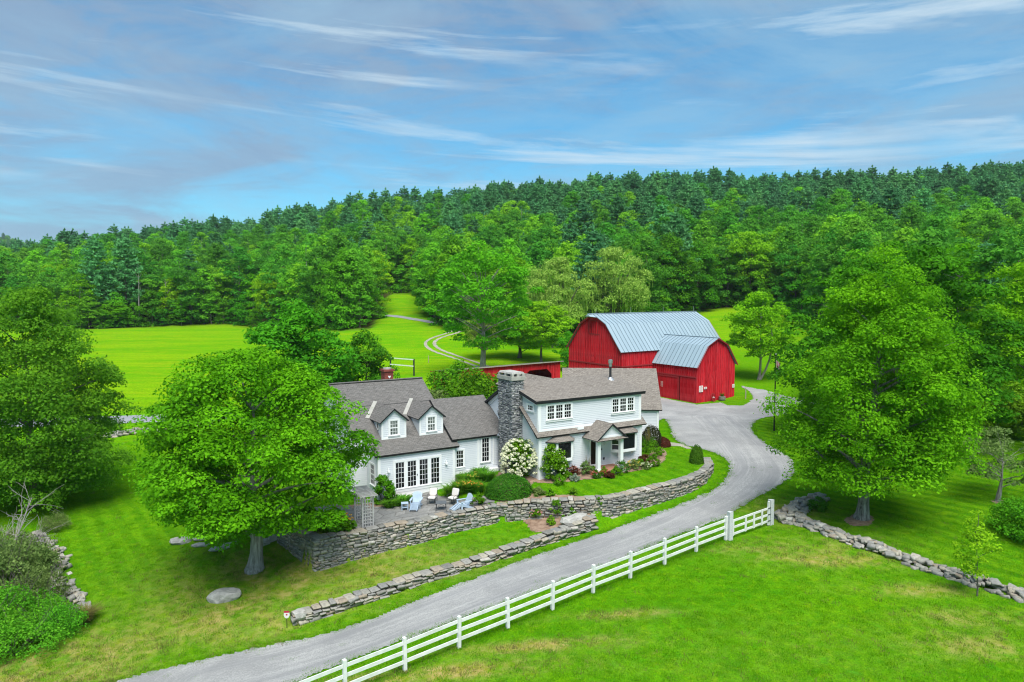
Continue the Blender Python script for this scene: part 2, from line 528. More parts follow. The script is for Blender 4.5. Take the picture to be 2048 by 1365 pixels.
M['leaf_maple'] = leaf_mat('maple_leaves', (0.036, 0.155, 0.004), (0.160, 0.445, 0.007), trans=0.28)
M['leaf_maple2'] = leaf_mat('bright_maple_leaves', (0.055, 0.215, 0.005), (0.205, 0.530, 0.009), trans=0.34)  # brighter yellow-green leaf colour than the other maples
M['leaf_dark'] = leaf_mat('dark_leaves', (0.036, 0.180, 0.010), (0.130, 0.410, 0.014), 0.4, 0.32, (0.16, 0.42, 0.008))
M['leaf_edge'] = leaf_mat('shade_tree_leaves', (0.058, 0.235, 0.014), (0.190, 0.500, 0.026), 0.0, 0.38)
M['leaf_deep'] = leaf_mat('deep_green_maple_leaves', (0.026, 0.140, 0.006), (0.110, 0.370, 0.010), 0.0, 0.28)
M['leaf_forest'] = leaf_mat('forest_leaves', (0.038, 0.190, 0.024), (0.130, 0.430, 0.032), 0.65, 0.34, (0.220, 0.510, 0.010))
M['leaf_lime'] = leaf_mat('lime_leaves', (0.080, 0.300, 0.005), (0.225, 0.570, 0.008), 0.4, 0.36, (0.30, 0.38, 0.02))
M['leaf_willow'] = leaf_mat('willow_leaves', (0.165, 0.300, 0.035), (0.440, 0.600, 0.110), 0.0, 0.34)
M['leaf_pine'] = leaf_mat('pine_needles', (0.042, 0.175, 0.066), (0.140, 0.400, 0.140), 0.4, 0.26, (0.150, 0.420, 0.090))
M['leaf_shrub'] = leaf_mat('shrub_leaves', (0.042, 0.165, 0.005), (0.160, 0.390, 0.010), 0.3, 0.25, (0.12, 0.22, 0.02))
M['leaf_olive'] = leaf_mat('olive_shrub_leaves', (0.085, 0.165, 0.035), (0.210, 0.310, 0.085), 0.4, 0.25, (0.16, 0.20, 0.05))
M['leaf_yew'] = leaf_mat('yew_leaves', (0.032, 0.130, 0.010), (0.100, 0.260, 0.018), 0.0, 0.25)
M['leaf_red'] = leaf_mat('red_shrub_leaves', (0.060, 0.020, 0.012), (0.120, 0.045, 0.020), 0.0, 0.2)
M['leaf_brown'] = leaf_mat('brown_yew_leaves', (0.018, 0.028, 0.010), (0.050, 0.052, 0.020), 0.0, 0.15)
M['leaf_silver'] = leaf_mat('silver_leaves', (0.16, 0.22, 0.15), (0.28, 0.34, 0.25), 0.0, 0.2)
M['leaf_grass'] = leaf_mat('grass_blades', (0.045, 0.205, 0.002), (0.140, 0.410, 0.004), 0.5, 0.35, (0.22, 0.37, 0.006))
M['leaf_hay'] = leaf_mat('dry_grass_blades', (0.150, 0.150, 0.040), (0.270, 0.225, 0.085), 0.5, 0.3, (0.12, 0.20, 0.02))
M['leaf_blade'] = leaf_mat('lily_blades', (0.060, 0.200, 0.012), (0.130, 0.310, 0.020), 0.0, 0.3)


def petal(name, c1, c2):
    return leaf_mat(name, c1, c2, 0.0, 0.25)


M['petal_cream'] = petal('cream_petals', (0.62, 0.64, 0.40), (0.76, 0.76, 0.60))
M['petal_white'] = petal('white_petals', (0.66, 0.68, 0.58), (0.78, 0.78, 0.72))
M['petal_orange'] = petal('orange_petals', (0.60, 0.24, 0.02), (0.70, 0.42, 0.08))
M['petal_yellow'] = petal('yellow_petals', (0.62, 0.46, 0.04), (0.72, 0.58, 0.14))
M['petal_pink'] = petal('pink_petals', (0.55, 0.20, 0.18), (0.70, 0.42, 0.38))
M['petal_red'] = petal('red_petals', (0.42, 0.05, 0.04), (0.60, 0.16, 0.11))
M['cedar'] = mat('weathered_cedar', rough=0.9, build=simple_noise((0.29, 0.28, 0.28), (0.46, 0.45, 0.45), 2.5))
M['adi'] = mat('pale_blue_paint', (0.42, 0.52, 0.64), rough=0.5, build=lambda nb: nb.color(nb.mix(nb.ramp(nb.noise(nb.coord('Object'), 2.0, 4), [(0.3, 0), (0.7, 1)]), (0.36, 0.46, 0.58), (0.47, 0.57, 0.68))))
M['cushion'] = mat('cream_cushion', rough=0.9, build=lambda nb: nb.color(nb.mix(nb.ramp(nb.wave(nb.mapping(nb.coord('Object'), (1, 1, 1)), 9, 0.3, 1, 'X'), [(0.35, 0), (0.6, 1)]), (0.58, 0.53, 0.50), (0.72, 0.68, 0.64))))
M['iron'] = mat('wrought_iron', (0.03, 0.032, 0.036), rough=0.55)
M['table_top'] = mat('table_mesh', (0.10, 0.11, 0.12), rough=0.5)
M['sign_white'] = mat('sign_white', (0.72, 0.68, 0.66), rough=0.6)
M['sign_red'] = mat('sign_red', (0.45, 0.03, 0.06), rough=0.5)
M['sign_ink'] = mat('sign_ink', (0.10, 0.10, 0.12), rough=0.6)
M['flag_red'] = mat('flag_red', (0.45, 0.03, 0.05), rough=0.8)
M['flag_white'] = mat('flag_white', (0.75, 0.75, 0.75), rough=0.8)
M['flag_blue'] = mat('flag_blue', (0.02, 0.03, 0.12), rough=0.8)
M['barrel'] = mat('barrel_wood', rough=0.9, build=simple_noise((0.13, 0.11, 0.095), (0.28, 0.25, 0.22), 4.0))
M['wood'] = mat('grey_wood', rough=0.9, build=simple_noise((0.28, 0.24, 0.21), (0.42, 0.38, 0.34), 4.0))


# ------------------------------------------------------------------ object helpers
def tag(o, label=None, cat=None, group=None, kind=None):
    if label:
        o['label'] = label
    if cat:
        o['category'] = cat
    if group:
        o['group'] = group
    if kind:
        o['kind'] = kind
    return o


def link(name, data, parent=None, loc=None, rotz=None, scale=None):
    o = bpy.data.objects.new(name, data)
    COL.objects.link(o)
    if parent is not None:
        o.parent = parent
    if loc is not None:
        o.location = loc
    if rotz is not None:
        o.rotation_euler = (0, 0, rotz)
    if scale is not None:
        o.scale = scale if hasattr(scale, '__len__') else (scale,) * 3
    return o


def empty(name, loc=(0, 0, 0), rotz=0.0):
    o = link(name, None, None, loc, rotz)
    o.empty_display_size = 0.3
    return o


class MB:
    """collects faces (with material index and optional uv) into one mesh"""
    def __init__(s):
        s.v, s.f, s.m, s.uv = [], [], [], []

    def face(s, pts, mi=0, uv=None):
        i = len(s.v)
        s.v.extend([tuple(p) for p in pts])
        s.f.append(tuple(range(i, i + len(pts))))
        s.m.append(mi)
        s.uv.append(uv if uv else [(p[0], p[2]) for p in pts])

    def hexa(s, c, mi=0, uvs=None):
        """c: 8 corners, bottom ring then top ring"""
        for q in ((0, 3, 2, 1), (4, 5, 6, 7), (0, 1, 5, 4), (1, 2, 6, 5), (2, 3, 7, 6), (3, 0, 4, 7)):
            s.face([c[k] for k in q], mi)

    def box(s, x0, x1, y0, y1, z0, z1, mi=0):
        s.hexa([(x0, y0, z0), (x1, y0, z0), (x1, y1, z0), (x0, y1, z0), (x0, y0, z1), (x1, y0, z1), (x1, y1, z1), (x0, y1, z1)], mi)

    def pbox(s, P, u0, u1, d0, d1, z0, z1, mi=0):
        s.hexa([P(u0, d0, z0), P(u1, d0, z0), P(u1, d1, z0), P(u0, d1, z0), P(u0, d0, z1), P(u1, d0, z1), P(u1, d1, z1), P(u0, d1, z1)], mi)

    def bar(s, a, b, w, h=None, mi=0, up=(0, 0, 1)):
        """rectangular bar from a to b"""
        h = h or w
        a, b = Vector(a), Vector(b)
        d = (b - a).normalized()
        side = d.cross(Vector(up))
        if side.length < 1e-4:
            side = d.cross(Vector((1, 0, 0)))
        side.normalize()
        u = side.cross(d).normalized()
        side *= w / 2
        u *= h / 2
        s.hexa([a - side - u, a + side - u, b + side - u, b - side - u, a - side + u, a + side + u, b + side + u, b - side + u], mi)

    def tube(s, pts, radii, n=8, mi=0, cap=True):
        pts = [Vector(p) for p in pts]
        rings = []
        for k, p in enumerate(pts):
            d = (pts[min(k + 1, len(pts) - 1)] - pts[max(k - 1, 0)]).normalized()
            a = d.cross(Vector((0.13, 0.97, 0.2)))
            if a.length < 0.05:
                a = d.cross(Vector((1, 0, 0)))
            a.normalize()
            b = d.cross(a)
            r = radii[k] if hasattr(radii, '__len__') else radii
            rings.append([p + (a * math.cos(2 * PI * j / n) + b * math.sin(2 * PI * j / n)) * r for j in range(n)])
        for k in range(len(rings) - 1):
            for j in range(n):
                s.face([rings[k][j], rings[k][(j + 1) % n], rings[k + 1][(j + 1) % n], rings[k + 1][j]], mi)
        if cap:
            s.face(rings[0][::-1], mi)
            s.face(rings[-1], mi)

    def mesh(s, name, mats, smooth=False, merge=False):
        me = bpy.data.meshes.new(name)
        me.from_pydata([tuple(p) for p in s.v], [], s.f)
        for mm in (mats if isinstance(mats, (list, tuple)) else [mats]):
            me.materials.append(M[mm] if isinstance(mm, str) else mm)
        me.polygons.foreach_set('material_index', s.m)
        ul = me.uv_layers.new(name='UVMap')
        ul.data.foreach_set('uv', np.array([c for f in s.uv for c in f], dtype=np.float32).ravel())
        if smooth:
            me.polygons.foreach_set('use_smooth', [True] * len(s.f))
        if merge or smooth:
            bm = bmesh.new()
            bm.from_mesh(me)
            bmesh.ops.remove_doubles(bm, verts=bm.verts, dist=1e-4)
            bm.to_mesh(me)
            bm.free()
        return me

    def build(s, name, mats, parent=None, smooth=False, loc=None, rotz=None):
        return link(name, s.mesh(name, mats, smooth), parent, loc, rotz)


def np_mesh(name, V, Fq, mats, attrs=None, midx=None, smooth=False):
    """mesh from numpy arrays; Fq (n,4) or (n,3)"""
    me = bpy.data.meshes.new(name)
    V = np.asarray(V, np.float32)
    Fq = np.asarray(Fq, np.int32)
    k = Fq.shape[1]
    me.vertices.add(len(V))
    me.vertices.foreach_set('co', V.ravel())
    me.loops.add(Fq.size)
    me.loops.foreach_set('vertex_index', Fq.ravel())
    me.polygons.add(len(Fq))
    me.polygons.foreach_set('loop_start', np.arange(0, Fq.size, k, dtype=np.int32))
    me.polygons.foreach_set('loop_total', np.full(len(Fq), k, np.int32))
    for mm in mats:
        me.materials.append(M[mm])
    if midx is not None:
        me.polygons.foreach_set('material_index', np.asarray(midx, np.int32))
    if smooth:
        me.polygons.foreach_set('use_smooth', np.ones(len(Fq), bool))
    for nm, arr in (attrs or {}).items():
        arr = np.asarray(arr, np.float32)
        if arr.ndim == 1:
            a = me.attributes.new(nm, 'FLOAT', 'POINT')
            a.data.foreach_set('value', arr)
        else:
            a = me.attributes.new(nm, 'FLOAT_COLOR', 'POINT')
            a.data.foreach_set('color', arr.ravel())
    me.update(calc_edges=True)
    return me
# ------------------------------------------------------------------ terrain
_c, _s = math.cos(PITCH), math.sin(PITCH)


def ray(u, v):
    a, b = (u - PW / 2) / F_PX, (PH / 2 - v) / F_PX
    return np.array([a, _c + b * _s, -_s + b * _c])


def gz(u, v, z):
    d = ray(u, v)
    return d[:2] * ((z - CZ) / d[2])


class TPS:
    """thin-plate spline through (x, y, z) points"""
    def __init__(s, P):
        P = np.array(P, float)
        s.p = P[:, :2] / 50.0
        n = len(P)
        K = s._k(s.p, s.p) + np.eye(n) * 2e-3
        Q = np.hstack([np.ones((n, 1)), s.p])
        A = np.vstack([np.hstack([K, Q]), np.hstack([Q.T, np.zeros((3, 3))])])
        s.w = np.linalg.solve(A, np.concatenate([P[:, 2], np.zeros(3)]))

    @staticmethod
    def _k(a, b):
        d2 = ((a[:, None, :] - b[None, :, :]) ** 2).sum(2)
        return 0.5 * d2 * np.log(d2 + 1e-9)

    def __call__(s, X, Y):
        q = np.stack([np.ravel(X), np.ravel(Y)], 1) / 50.0
        out_ = np.empty(len(q))
        for i in range(0, len(q), 20000):
            qq = q[i:i + 20000]
            out_[i:i + 20000] = s._k(qq, s.p) @ s.w[:-3] + s.w[-3] + qq @ s.w[-2:]
        return out_


def ctrl(rows):
    return [(*gz(u, v, z), z) for u, v, z in rows]


COMMON = ctrl([(250, 868, -.1), (270, 832, .3), (60, 870, -.2), (1394, 812, 1.2), (1468, 800, 1.2), (1320, 800, 1.15)]) + \
    [(-40, 88, .5), (0, 85, .9), (25, 100, 1.6), (45, 80, 1.6), (-70, 85, .2), (70, 70, 2.0), (-90, 40, -2.5), (-60, 10, -3.5), (0, -30, -1.5), (60, -20, 0), (80, 30, .8), (0, 72, 1.0), (10, 66, 1.25)]
ROAD_SET = COMMON + ctrl([
    (690, 1390, -1.5), (910, 1289, -1.2), (1181, 1181, -.75), (1388, 1104, -.35), (1456, 1080, -.2), (1541, 1050, -.2),
    (700, 1285, -1.95), (500, 1345, -2.2), (900, 1210, -1.6), (1100, 1130, -1.15), (1300, 1050, -.75), (1450, 985, -.3), (1520, 940, .1), (1480, 890, .6), (1430, 850, .9),
    (585, 1250, -2.3), (692, 1217, -2.1), (845, 1166, -1.75), (960, 1128, -1.5), (1060, 1096, -1.35), (1182, 1052, -1.15), (1283, 1022, -.6), (1362, 998, -.36), (1409, 971, -.08), (1436, 945, .45), (1440, 912, .8),
    (1720, 1035, .2), (1600, 1010, 0), (1800, 1120, -.35), (2048, 1195, -.6), (1990, 1005, .6), (2048, 1100, -.1), (1300, 1365, -.75), (2048, 1365, -.7), (1650, 1250, -.55), (900, 1365, -1.2), (1330, 870, 1.35), (1560, 870, .6), (1900, 900, 1.1)])
LAWN_SET = COMMON + ctrl([
    (500, 1145, -1.9), (450, 1195, -2.05), (300, 1250, -2.4), (200, 1340, -2.6), (420, 1330, -2.35), (250, 1100, -1.9), (300, 1000, -1.3), (250, 930, -.6), (100, 1200, -2.3), (0, 1340, -2.8), (60, 1060, -1.6),
    (560, 1085, -1.05), (420, 1085, -1.5), (630, 1148, -1.8), (850, 1112, -1.4), (750, 1150, -1.62), (950, 1056, -.98), (700, 1190, -1.72), (1040, 1040, -.75), (1120, 1035, -.55), (580, 1235, -2.0), (850, 1150, -1.45), (1000, 1085, -1.1), (1120, 1060, -.8)])
WALL_TOP = [(556, 1040, .25), (632, 1078, .22), (700, 1066, .2), (760, 1055, .2), (850, 1040, .2), (900, 1028, .22), (960, 1017, .28), (1000, 1009, .38), (1050, 1004, .5), (1100, 1001, .6), (1160, 999, .7), (1225, 994, .78),
            (1283, 981, .88), (1335, 969, .97), (1388, 953, 1.08), (1412, 941, 1.14), (1423, 928, 1.22), (1418, 916, 1.3)]
WALL_XYZ = np.array([(*gz(u, v, z), z) for u, v, z in WALL_TOP])
UPPER_SET = COMMON + [(x, y, z - .1) for x, y, z in WALL_XYZ] + ctrl([(735, 1050, .1), (790, 993, .1), (870, 981, .1), (900, 1010, .1), (1080, 956, 1.15), (1282, 920, 1.2), (1200, 955, 1.1), (1000, 960, .9), (960, 985, .5), (1030, 1000, .5), (1120, 985, .75), (1250, 960, 1.0), (1350, 940, 1.12), (1330, 900, 1.3)]) + \
    [(-15, 50, .05), (-12, 48, .1), (-8, 52, .1), (-20, 54, -.1), (-22, 62, 0)]
_right = gz(1418, 916, 1.3)
UPPER_POLY = [tuple(p[:2]) for p in WALL_XYZ] + [(_right[0] - 1.5, _right[1] + 3), (16.5, 66), (12, 80), (-20, 80), (-24, 58)]
LOW_LINE = [(585, 1236, -2.0), (692, 1203, -1.8), (845, 1152, -1.5), (960, 1117, -1.25), (1060, 1084, -1.1), (1150, 1056, -.95), (1185, 1045, -.85)]
LOW_XY = np.array([gz(u, v + 14, z - .25) for u, v, z in LOW_LINE])

tps_r, tps_l, tps_u = TPS(ROAD_SET), TPS(LAWN_SET), TPS(UPPER_SET)

RIDGE = [(-1400, 560), (-800, 545), (-300, 528), (0, 497), (110, 478), (200, 468), (350, 455), (500, 440), (600, 422), (700, 405), (800, 397), (900, 390), (1000, 374), (1100, 363), (1200, 358), (1400, 353), (1600, 352), (1800, 348), (1900, 341), (1960, 330), (2048, 323), (2800, 300), (3600, 300)]
RU, RV = np.array(RIDGE).T
PROF = {
    -1400: [(60, -1), (90, .4), (150, 2.2), (230, 3.5)],
    0: [(60, -1), (90, .5), (150, 2.4), (230, 3.7)],
    300: [(60, -.9), (86, .4), (151, 2.6), (225, 3.7)],
    520: [(60, -.3), (86, .6), (151, 2.7), (225, 4.0)],
    700: [(60, .3), (80, .7), (120, 1.6), (180, 5.7), (230, 9)],
    800: [(60, .6), (80, .8), (120, 1.6), (180, 6.0), (205, 8.3), (265, 14.8)],
    900: [(60, 1), (80, 1), (110, 1.5), (128, 2.2), (150, 3.8), (185, 7), (240, 11)],
    1080: [(60, 1), (80, 1.1), (110, 1.5), (145, 2.6), (200, 6)],
    1300: [(60, 1.2), (80, 1.2), (100, 1.4), (150, 4.5), (205, 9)],
    1440: [(60, 1.0), (75, 1.1), (90, 1.5), (100, 2.4), (125, 4.7), (205, 10.2)],
    1530: [(60, .8), (75, 1.2), (97, 2.4), (190, 8)],
    1800: [(50, .4), (60, 1.0), (90, 2.2), (150, 6)],
    2048: [(50, .7), (75, 1.6), (110, 4), (150, 7)],
    3600: [(50, .7), (75, 1.6), (110, 4), (150, 7)]}
RIDGE_D = 500.0


def _prof(u):
    rv = np.interp(u, RU, RV)
    zr = CZ + (Y_HOR - rv) / F_PX * RIDGE_D - 29.5
    left = np.clip((420 - u) / 420, 0, 1)
    far = 118.0 * left
    return PROF[u] + [(RIDGE_D * 0.72, 0.55 * zr + 0.45 * PROF[u][-1][1] + 3), (RIDGE_D, zr), (RIDGE_D * 1.25, zr - 14), (950, zr * 0.6 - 10 + far * 0.1), (1500, max(zr * 0.5 - 30, far)), (2600, 0), (6000, -20)]


_PU = np.array(sorted(PROF))
_DG = np.array([50, 60, 70, 80, 90, 100, 110, 120, 135, 150, 165, 180, 190, 205, 225, 245, 265, 300, 360, 430, 500, 560, 625, 750, 950, 1200, 1500, 2000, 2600, 6000.0])
_US = np.linspace(-1400, 3600, 251)
_tab0 = np.array([np.interp(_DG, *np.array(_prof(u)).T) for u in _PU])
_tab = np.array([[np.interp(u, _PU, _tab0[:, j]) for j in range(len(_DG))] for u in _US])
# the ridge itself follows the skyline closely
for _i, _u in enumerate(_US):
    zr = CZ + (Y_HOR - np.interp(_u, RU, RV)) / F_PX * RIDGE_D - 29.5
    for _j, _dd in enumerate(_DG):
        w = np.exp(-((_dd - RIDGE_D) / 70.0) ** 2)
        _tab[_i, _j] = _tab[_i, _j] * (1 - w) + w * zr


def far_z(X, Y):
    Yc = np.maximum(Y, 20.0)
    u = np.clip(X / Yc * F_PX + PW / 2, -1399, 3599)
    d = np.clip(Yc, 51, 5999)
    fu = (u - _US[0]) / (_US[1] - _US[0])
    iu = np.clip(fu.astype(int), 0, len(_US) - 2)
    fu = fu - iu
    jd = np.clip(np.searchsorted(_DG, d) - 1, 0, len(_DG) - 2)
    fd = (d - _DG[jd]) / (_DG[jd + 1] - _DG[jd])
    return (_tab[iu, jd] * (1 - fu) + _tab[iu + 1, jd] * fu) * (1 - fd) + (_tab[iu, jd + 1] * (1 - fu) + _tab[iu + 1, jd + 1] * fu) * fd


def inside(X, Y, poly):
    X, Y = np.ravel(X), np.ravel(Y)
    r = np.zeros(len(X), bool)
    n = len(poly)
    for i in range(n):
        x1, y1 = poly[i]
        x2, y2 = poly[(i + 1) % n]
        if y1 == y2:
            continue
        c = ((y1 > Y) != (y2 > Y)) & (X < (x2 - x1) * (Y - y1) / (y2 - y1) + x1)
        r ^= c
    return r


def sstep(a, b, x):
    t = np.clip((x - a) / (b - a), 0, 1)
    return t * t * (3 - 2 * t)


_LA, _LB = LOW_XY[0], LOW_XY[-1]
_ld = (_LB - _LA) / np.linalg.norm(_LB - _LA)
_ln = np.array([-_ld[1], _ld[0]])


def low_sd(X, Y):
    """signed distance behind the low wall line (positive = lawn side) and position along it"""
    px, py = X - _LA[0], Y - _LA[1]
    t = px * _ld[0] + py * _ld[1]
    off = np.interp(t, [(p - _LA) @ _ld for p in LOW_XY], [(p - _LA) @ _ln for p in LOW_XY])
    return px * _ln[0] + py * _ln[1] - off, t


def ground_z(X, Y):
    X, Y = np.asarray(X, float), np.asarray(Y, float)
    shp = X.shape
    X, Y = X.ravel(), Y.ravel()
    zf = far_z(X, Y)
    wn = (1 - sstep(72, 92, Y)) * (1 - sstep(60, 100, np.abs(X)))
    z = zf.copy()
    k = wn > 0
    if k.any():
        x, y = X[k], Y[k]
        sd, t = low_sd(x, y)
        ww = 0.12 + np.maximum(0, -t) * 0.5 + np.maximum(0, t - 20) * 0.4
        w = sstep(-ww, ww, sd)
        zn = tps_r(x, y) * (1 - w) + tps_l(x, y) * w
        ui = inside(x, y, UPPER_POLY)
        if ui.any():
            zu = tps_u(x[ui], y[ui])
            b = sstep(60, 72, y[ui])
            zn[ui] = zu * (1 - b) + zn[ui] * b
        z[k] = z[k] * (1 - wn[k]) + zn * wn[k]
    # gentle undulation
    und = 0.05 * np.sin(X * .37 + 1.3) * np.sin(Y * .29 + .4) + 0.10 * np.sin(X * .11 + .5) * np.sin(Y * .13 + 2)
    z += und * sstep(14, 24, np.hypot(X - 0, Y - 54) - 6)
    return z.reshape(shp)


def spaced(lo, a, b, hi, fine, growth, maxstep):
    core = list(np.arange(a, b, fine))
    out_, s, x = [], fine, b
    while x < hi:
        out_.append(x)
        s = min(s * growth, maxstep)
        x += s
    out_.append(hi)
    lo_, s, x = [], fine, a
    while x > lo:
        s = min(s * growth, maxstep)
        x -= s
        lo_.append(max(x, lo))
    return np.array(lo_[::-1] + core + out_)


GX = spaced(-1700, -26, 30, 1700, 0.28, 1.07, 30)
GY = spaced(-120, 24, 76, 2700, 0.28, 1.06, 30)
XX, YY = np.meshgrid(GX, GY)
ZZ = ground_z(XX, YY)


def mesh_z(x, y):
    """height of the terrain mesh (bilinear)"""
    x, y = np.asarray(x, float), np.asarray(y, float)
    i = np.clip(np.searchsorted(GX, x) - 1, 0, len(GX) - 2)
    j = np.clip(np.searchsorted(GY, y) - 1, 0, len(GY) - 2)
    fx = np.clip((x - GX[i]) / (GX[i + 1] - GX[i]), 0, 1)
    fy = np.clip((y - GY[j]) / (GY[j + 1] - GY[j]), 0, 1)
    return (ZZ[j, i] * (1 - fx) + ZZ[j, i + 1] * fx) * (1 - fy) + (ZZ[j + 1, i] * (1 - fx) + ZZ[j + 1, i + 1] * fx) * fy


def G(u, v):
    """where the sight line through photo pixel (u, v) meets the ground"""
    d = ray(u, v)
    ts = np.concatenate([np.arange(18, 140, .15), np.arange(140, 900, 1.0)])
    zz = CZ + d[2] * ts - mesh_z(d[0] * ts, d[1] * ts)
    k = int(np.argmax(zz < 0)) if (zz < 0).any() else len(ts) - 1
    a, b = zz[k - 1], zz[k]
    t = ts[k - 1] + (ts[k] - ts[k - 1]) * (a / (a - b) if a != b else 0)
    return np.array([d[0] * t, d[1] * t, CZ + d[2] * t])


def gp(x, y, dz=0.0):
    return (float(x), float(y), float(mesh_z(x, y)) + dz)


# forest edge: distance at which the wood starts, by photo column
EDGE_U = np.array([-1400, 0, 150, 300, 480, 600, 680, 745, 760, 780, 830, 850, 860, 900, 1000, 1150, 1290, 1430, 1560, 1620, 1700, 1800, 1950, 2100, 3600.0])
EDGE_D = np.array([230, 225, 212, 226, 228, 200, 178, 176, 215, 262, 262, 240, 185, 172, 165, 160, 170, 206, 196, 160, 130, 112, 100, 92, 90.0])


def edge_d(X, Y):
    return np.interp(X / np.maximum(Y, 1) * F_PX + PW / 2, EDGE_U, EDGE_D)


_w = sstep(-4, 6, YY - edge_d(XX, YY)) * (YY > 60)
# dry zones: under the near maple, on the crest of the front pasture, at the bottom-left corner
def spot(u, v, ru, rv, z=-1.0):
    c = gz(u, v, z)
    return np.exp(-(((XX - c[0]) / ru) ** 2 + ((YY - c[1]) / rv) ** 2))


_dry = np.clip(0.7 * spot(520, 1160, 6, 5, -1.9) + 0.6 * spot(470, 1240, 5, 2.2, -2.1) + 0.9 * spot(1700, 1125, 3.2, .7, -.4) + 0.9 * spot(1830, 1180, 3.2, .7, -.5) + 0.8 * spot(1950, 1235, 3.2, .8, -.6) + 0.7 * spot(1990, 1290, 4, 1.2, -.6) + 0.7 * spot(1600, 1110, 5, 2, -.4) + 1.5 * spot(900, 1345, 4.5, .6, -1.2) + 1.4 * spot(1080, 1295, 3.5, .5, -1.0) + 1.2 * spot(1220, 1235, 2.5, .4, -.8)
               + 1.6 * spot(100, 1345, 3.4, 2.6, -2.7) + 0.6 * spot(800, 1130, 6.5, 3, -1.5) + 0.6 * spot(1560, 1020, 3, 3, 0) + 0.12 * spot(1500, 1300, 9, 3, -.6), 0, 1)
_lime = sstep(84, 92, YY) * (1 - sstep(-30, 0, XX - 45)) * 0.95 + 0.85 * sstep(110, 135, YY) * sstep(0, 30, XX - 15)
_lime = np.clip(np.maximum(_lime, 0.75 * sstep(62, 76, YY) * (XX < -14)), 0, 1)
_lime = np.maximum(_lime, 0.5 * (1 - sstep(40, 60, YY)) * sstep(-14, -20, XX) * sstep(44, 58, YY))
# mown lawns: inside the terrace, beyond the tumbled wall, and the strip by the thicket
_fw = np.array([gz(u, v, z) for u, v, z in ((1555, 1040, -.2), (1620, 1052, -.2), (1800, 1119, -.35), (2048, 1195, -.6), (2300, 1275, -.8))])
_fwy = np.interp(XX, _fw[:, 0][np.argsort(_fw[:, 0])], _fw[:, 1][np.argsort(_fw[:, 0])])
_deep = sstep(-.3, .5, YY - _fwy) * sstep(15.5, 17.5, XX) * (1 - sstep(75, 100, YY))
_deep = np.maximum(_deep, .75 * (1 - sstep(52, 62, YY)) * (1 - sstep(-15, -9, XX)) * sstep(30, 34, YY))
_deep = np.maximum(_deep, .7 * inside(XX, YY, UPPER_POLY).reshape(XX.shape) * (1 - sstep(58, 66, YY)))
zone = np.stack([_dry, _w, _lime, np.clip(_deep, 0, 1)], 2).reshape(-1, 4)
nx, ny = len(GX), len(GY)
idx = np.arange(nx * ny).reshape(ny, nx)
quads = np.stack([idx[:-1, :-1], idx[:-1, 1:], idx[1:, 1:], idx[1:, :-1]], -1).reshape(-1, 4)
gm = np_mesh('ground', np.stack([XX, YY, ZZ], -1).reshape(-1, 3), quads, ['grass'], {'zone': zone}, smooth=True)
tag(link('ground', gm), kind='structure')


# ------------------------------------------------------------------ sheets laid on the ground
def smooth_line(P, step=0.4):
    """Catmull-Rom through points, resampled"""
    P = np.array(P, float)
    Q = np.vstack([2 * P[0] - P[1], P, 2 * P[-1] - P[-2]])
    o = []
    for i in range(1, len(Q) - 2):
        n = max(2, int(np.linalg.norm(Q[i + 1] - Q[i]) / step))
        t = np.linspace(0, 1, n, endpoint=False)[:, None]
        o.append(0.5 * (2 * Q[i] + (Q[i + 1] - Q[i - 1]) * t + (2 * Q[i - 1] - 5 * Q[i] + 4 * Q[i + 1] - Q[i + 2]) * t ** 2 + (-Q[i - 1] + 3 * Q[i] - 3 * Q[i + 1] + Q[i + 2]) * t ** 3))
    return np.vstack(o + [P[-1:]])


RNG = np.random.default_rng(11)


def hash_noise(x, y, k):
    return 0.5 * np.sin(x * 1.9 * k + 1.7 * np.sin(y * 2.3 * k + .6)) + 0.5 * np.sin(y * 2.1 * k + 1.3 * np.sin(x * 1.7 * k + 2.1))


def sheet(name, poly, res, dz, matname, wob=0.12, across=None):
    """a thin sheet over the ground inside a plan polygon, with an uneven edge"""
    P = np.array(poly)
    xs = np.arange(P[:, 0].min() - .5, P[:, 0].max() + .5, res)
    ys = np.arange(P[:, 1].min() - .5, P[:, 1].max() + .5, res)
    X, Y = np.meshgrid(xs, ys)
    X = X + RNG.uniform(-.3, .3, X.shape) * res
    Y = Y + RNG.uniform(-.3, .3, Y.shape) * res
    wx = wob * (hash_noise(X, Y, 1.0) + .6 * hash_noise(X, Y, 3.1))
    wy = wob * (hash_noise(Y, X, 1.1) + .6 * hash_noise(Y, X, 2.9))
    cx = .25 * (X[:-1, :-1] + X[1:, :-1] + X[:-1, 1:] + X[1:, 1:])
    cyy = .25 * (Y[:-1, :-1] + Y[1:, :-1] + Y[:-1, 1:] + Y[1:, 1:])
    k = inside(cx + wx[:-1, :-1], cyy + wy[:-1, :-1], [tuple(p) for p in P]).reshape(cx.shape)
    ii = np.arange(X.size).reshape(X.shape)
    q = np.stack([ii[:-1, :-1], ii[:-1, 1:], ii[1:, 1:], ii[1:, :-1]], -1)[k]
    used = np.unique(q)
    remap = np.full(X.size, -1)
    remap[used] = np.arange(len(used))
    x, y = X.ravel()[used], Y.ravel()[used]
    V = np.stack([x, y, mesh_z(x, y) + dz], 1)
    at = {'across': across(x, y) if across else np.full(len(x), .5)}
    o = link(name, np_mesh(name, V, remap[q], [matname], at, smooth=True))
    return tag(o, kind='structure')


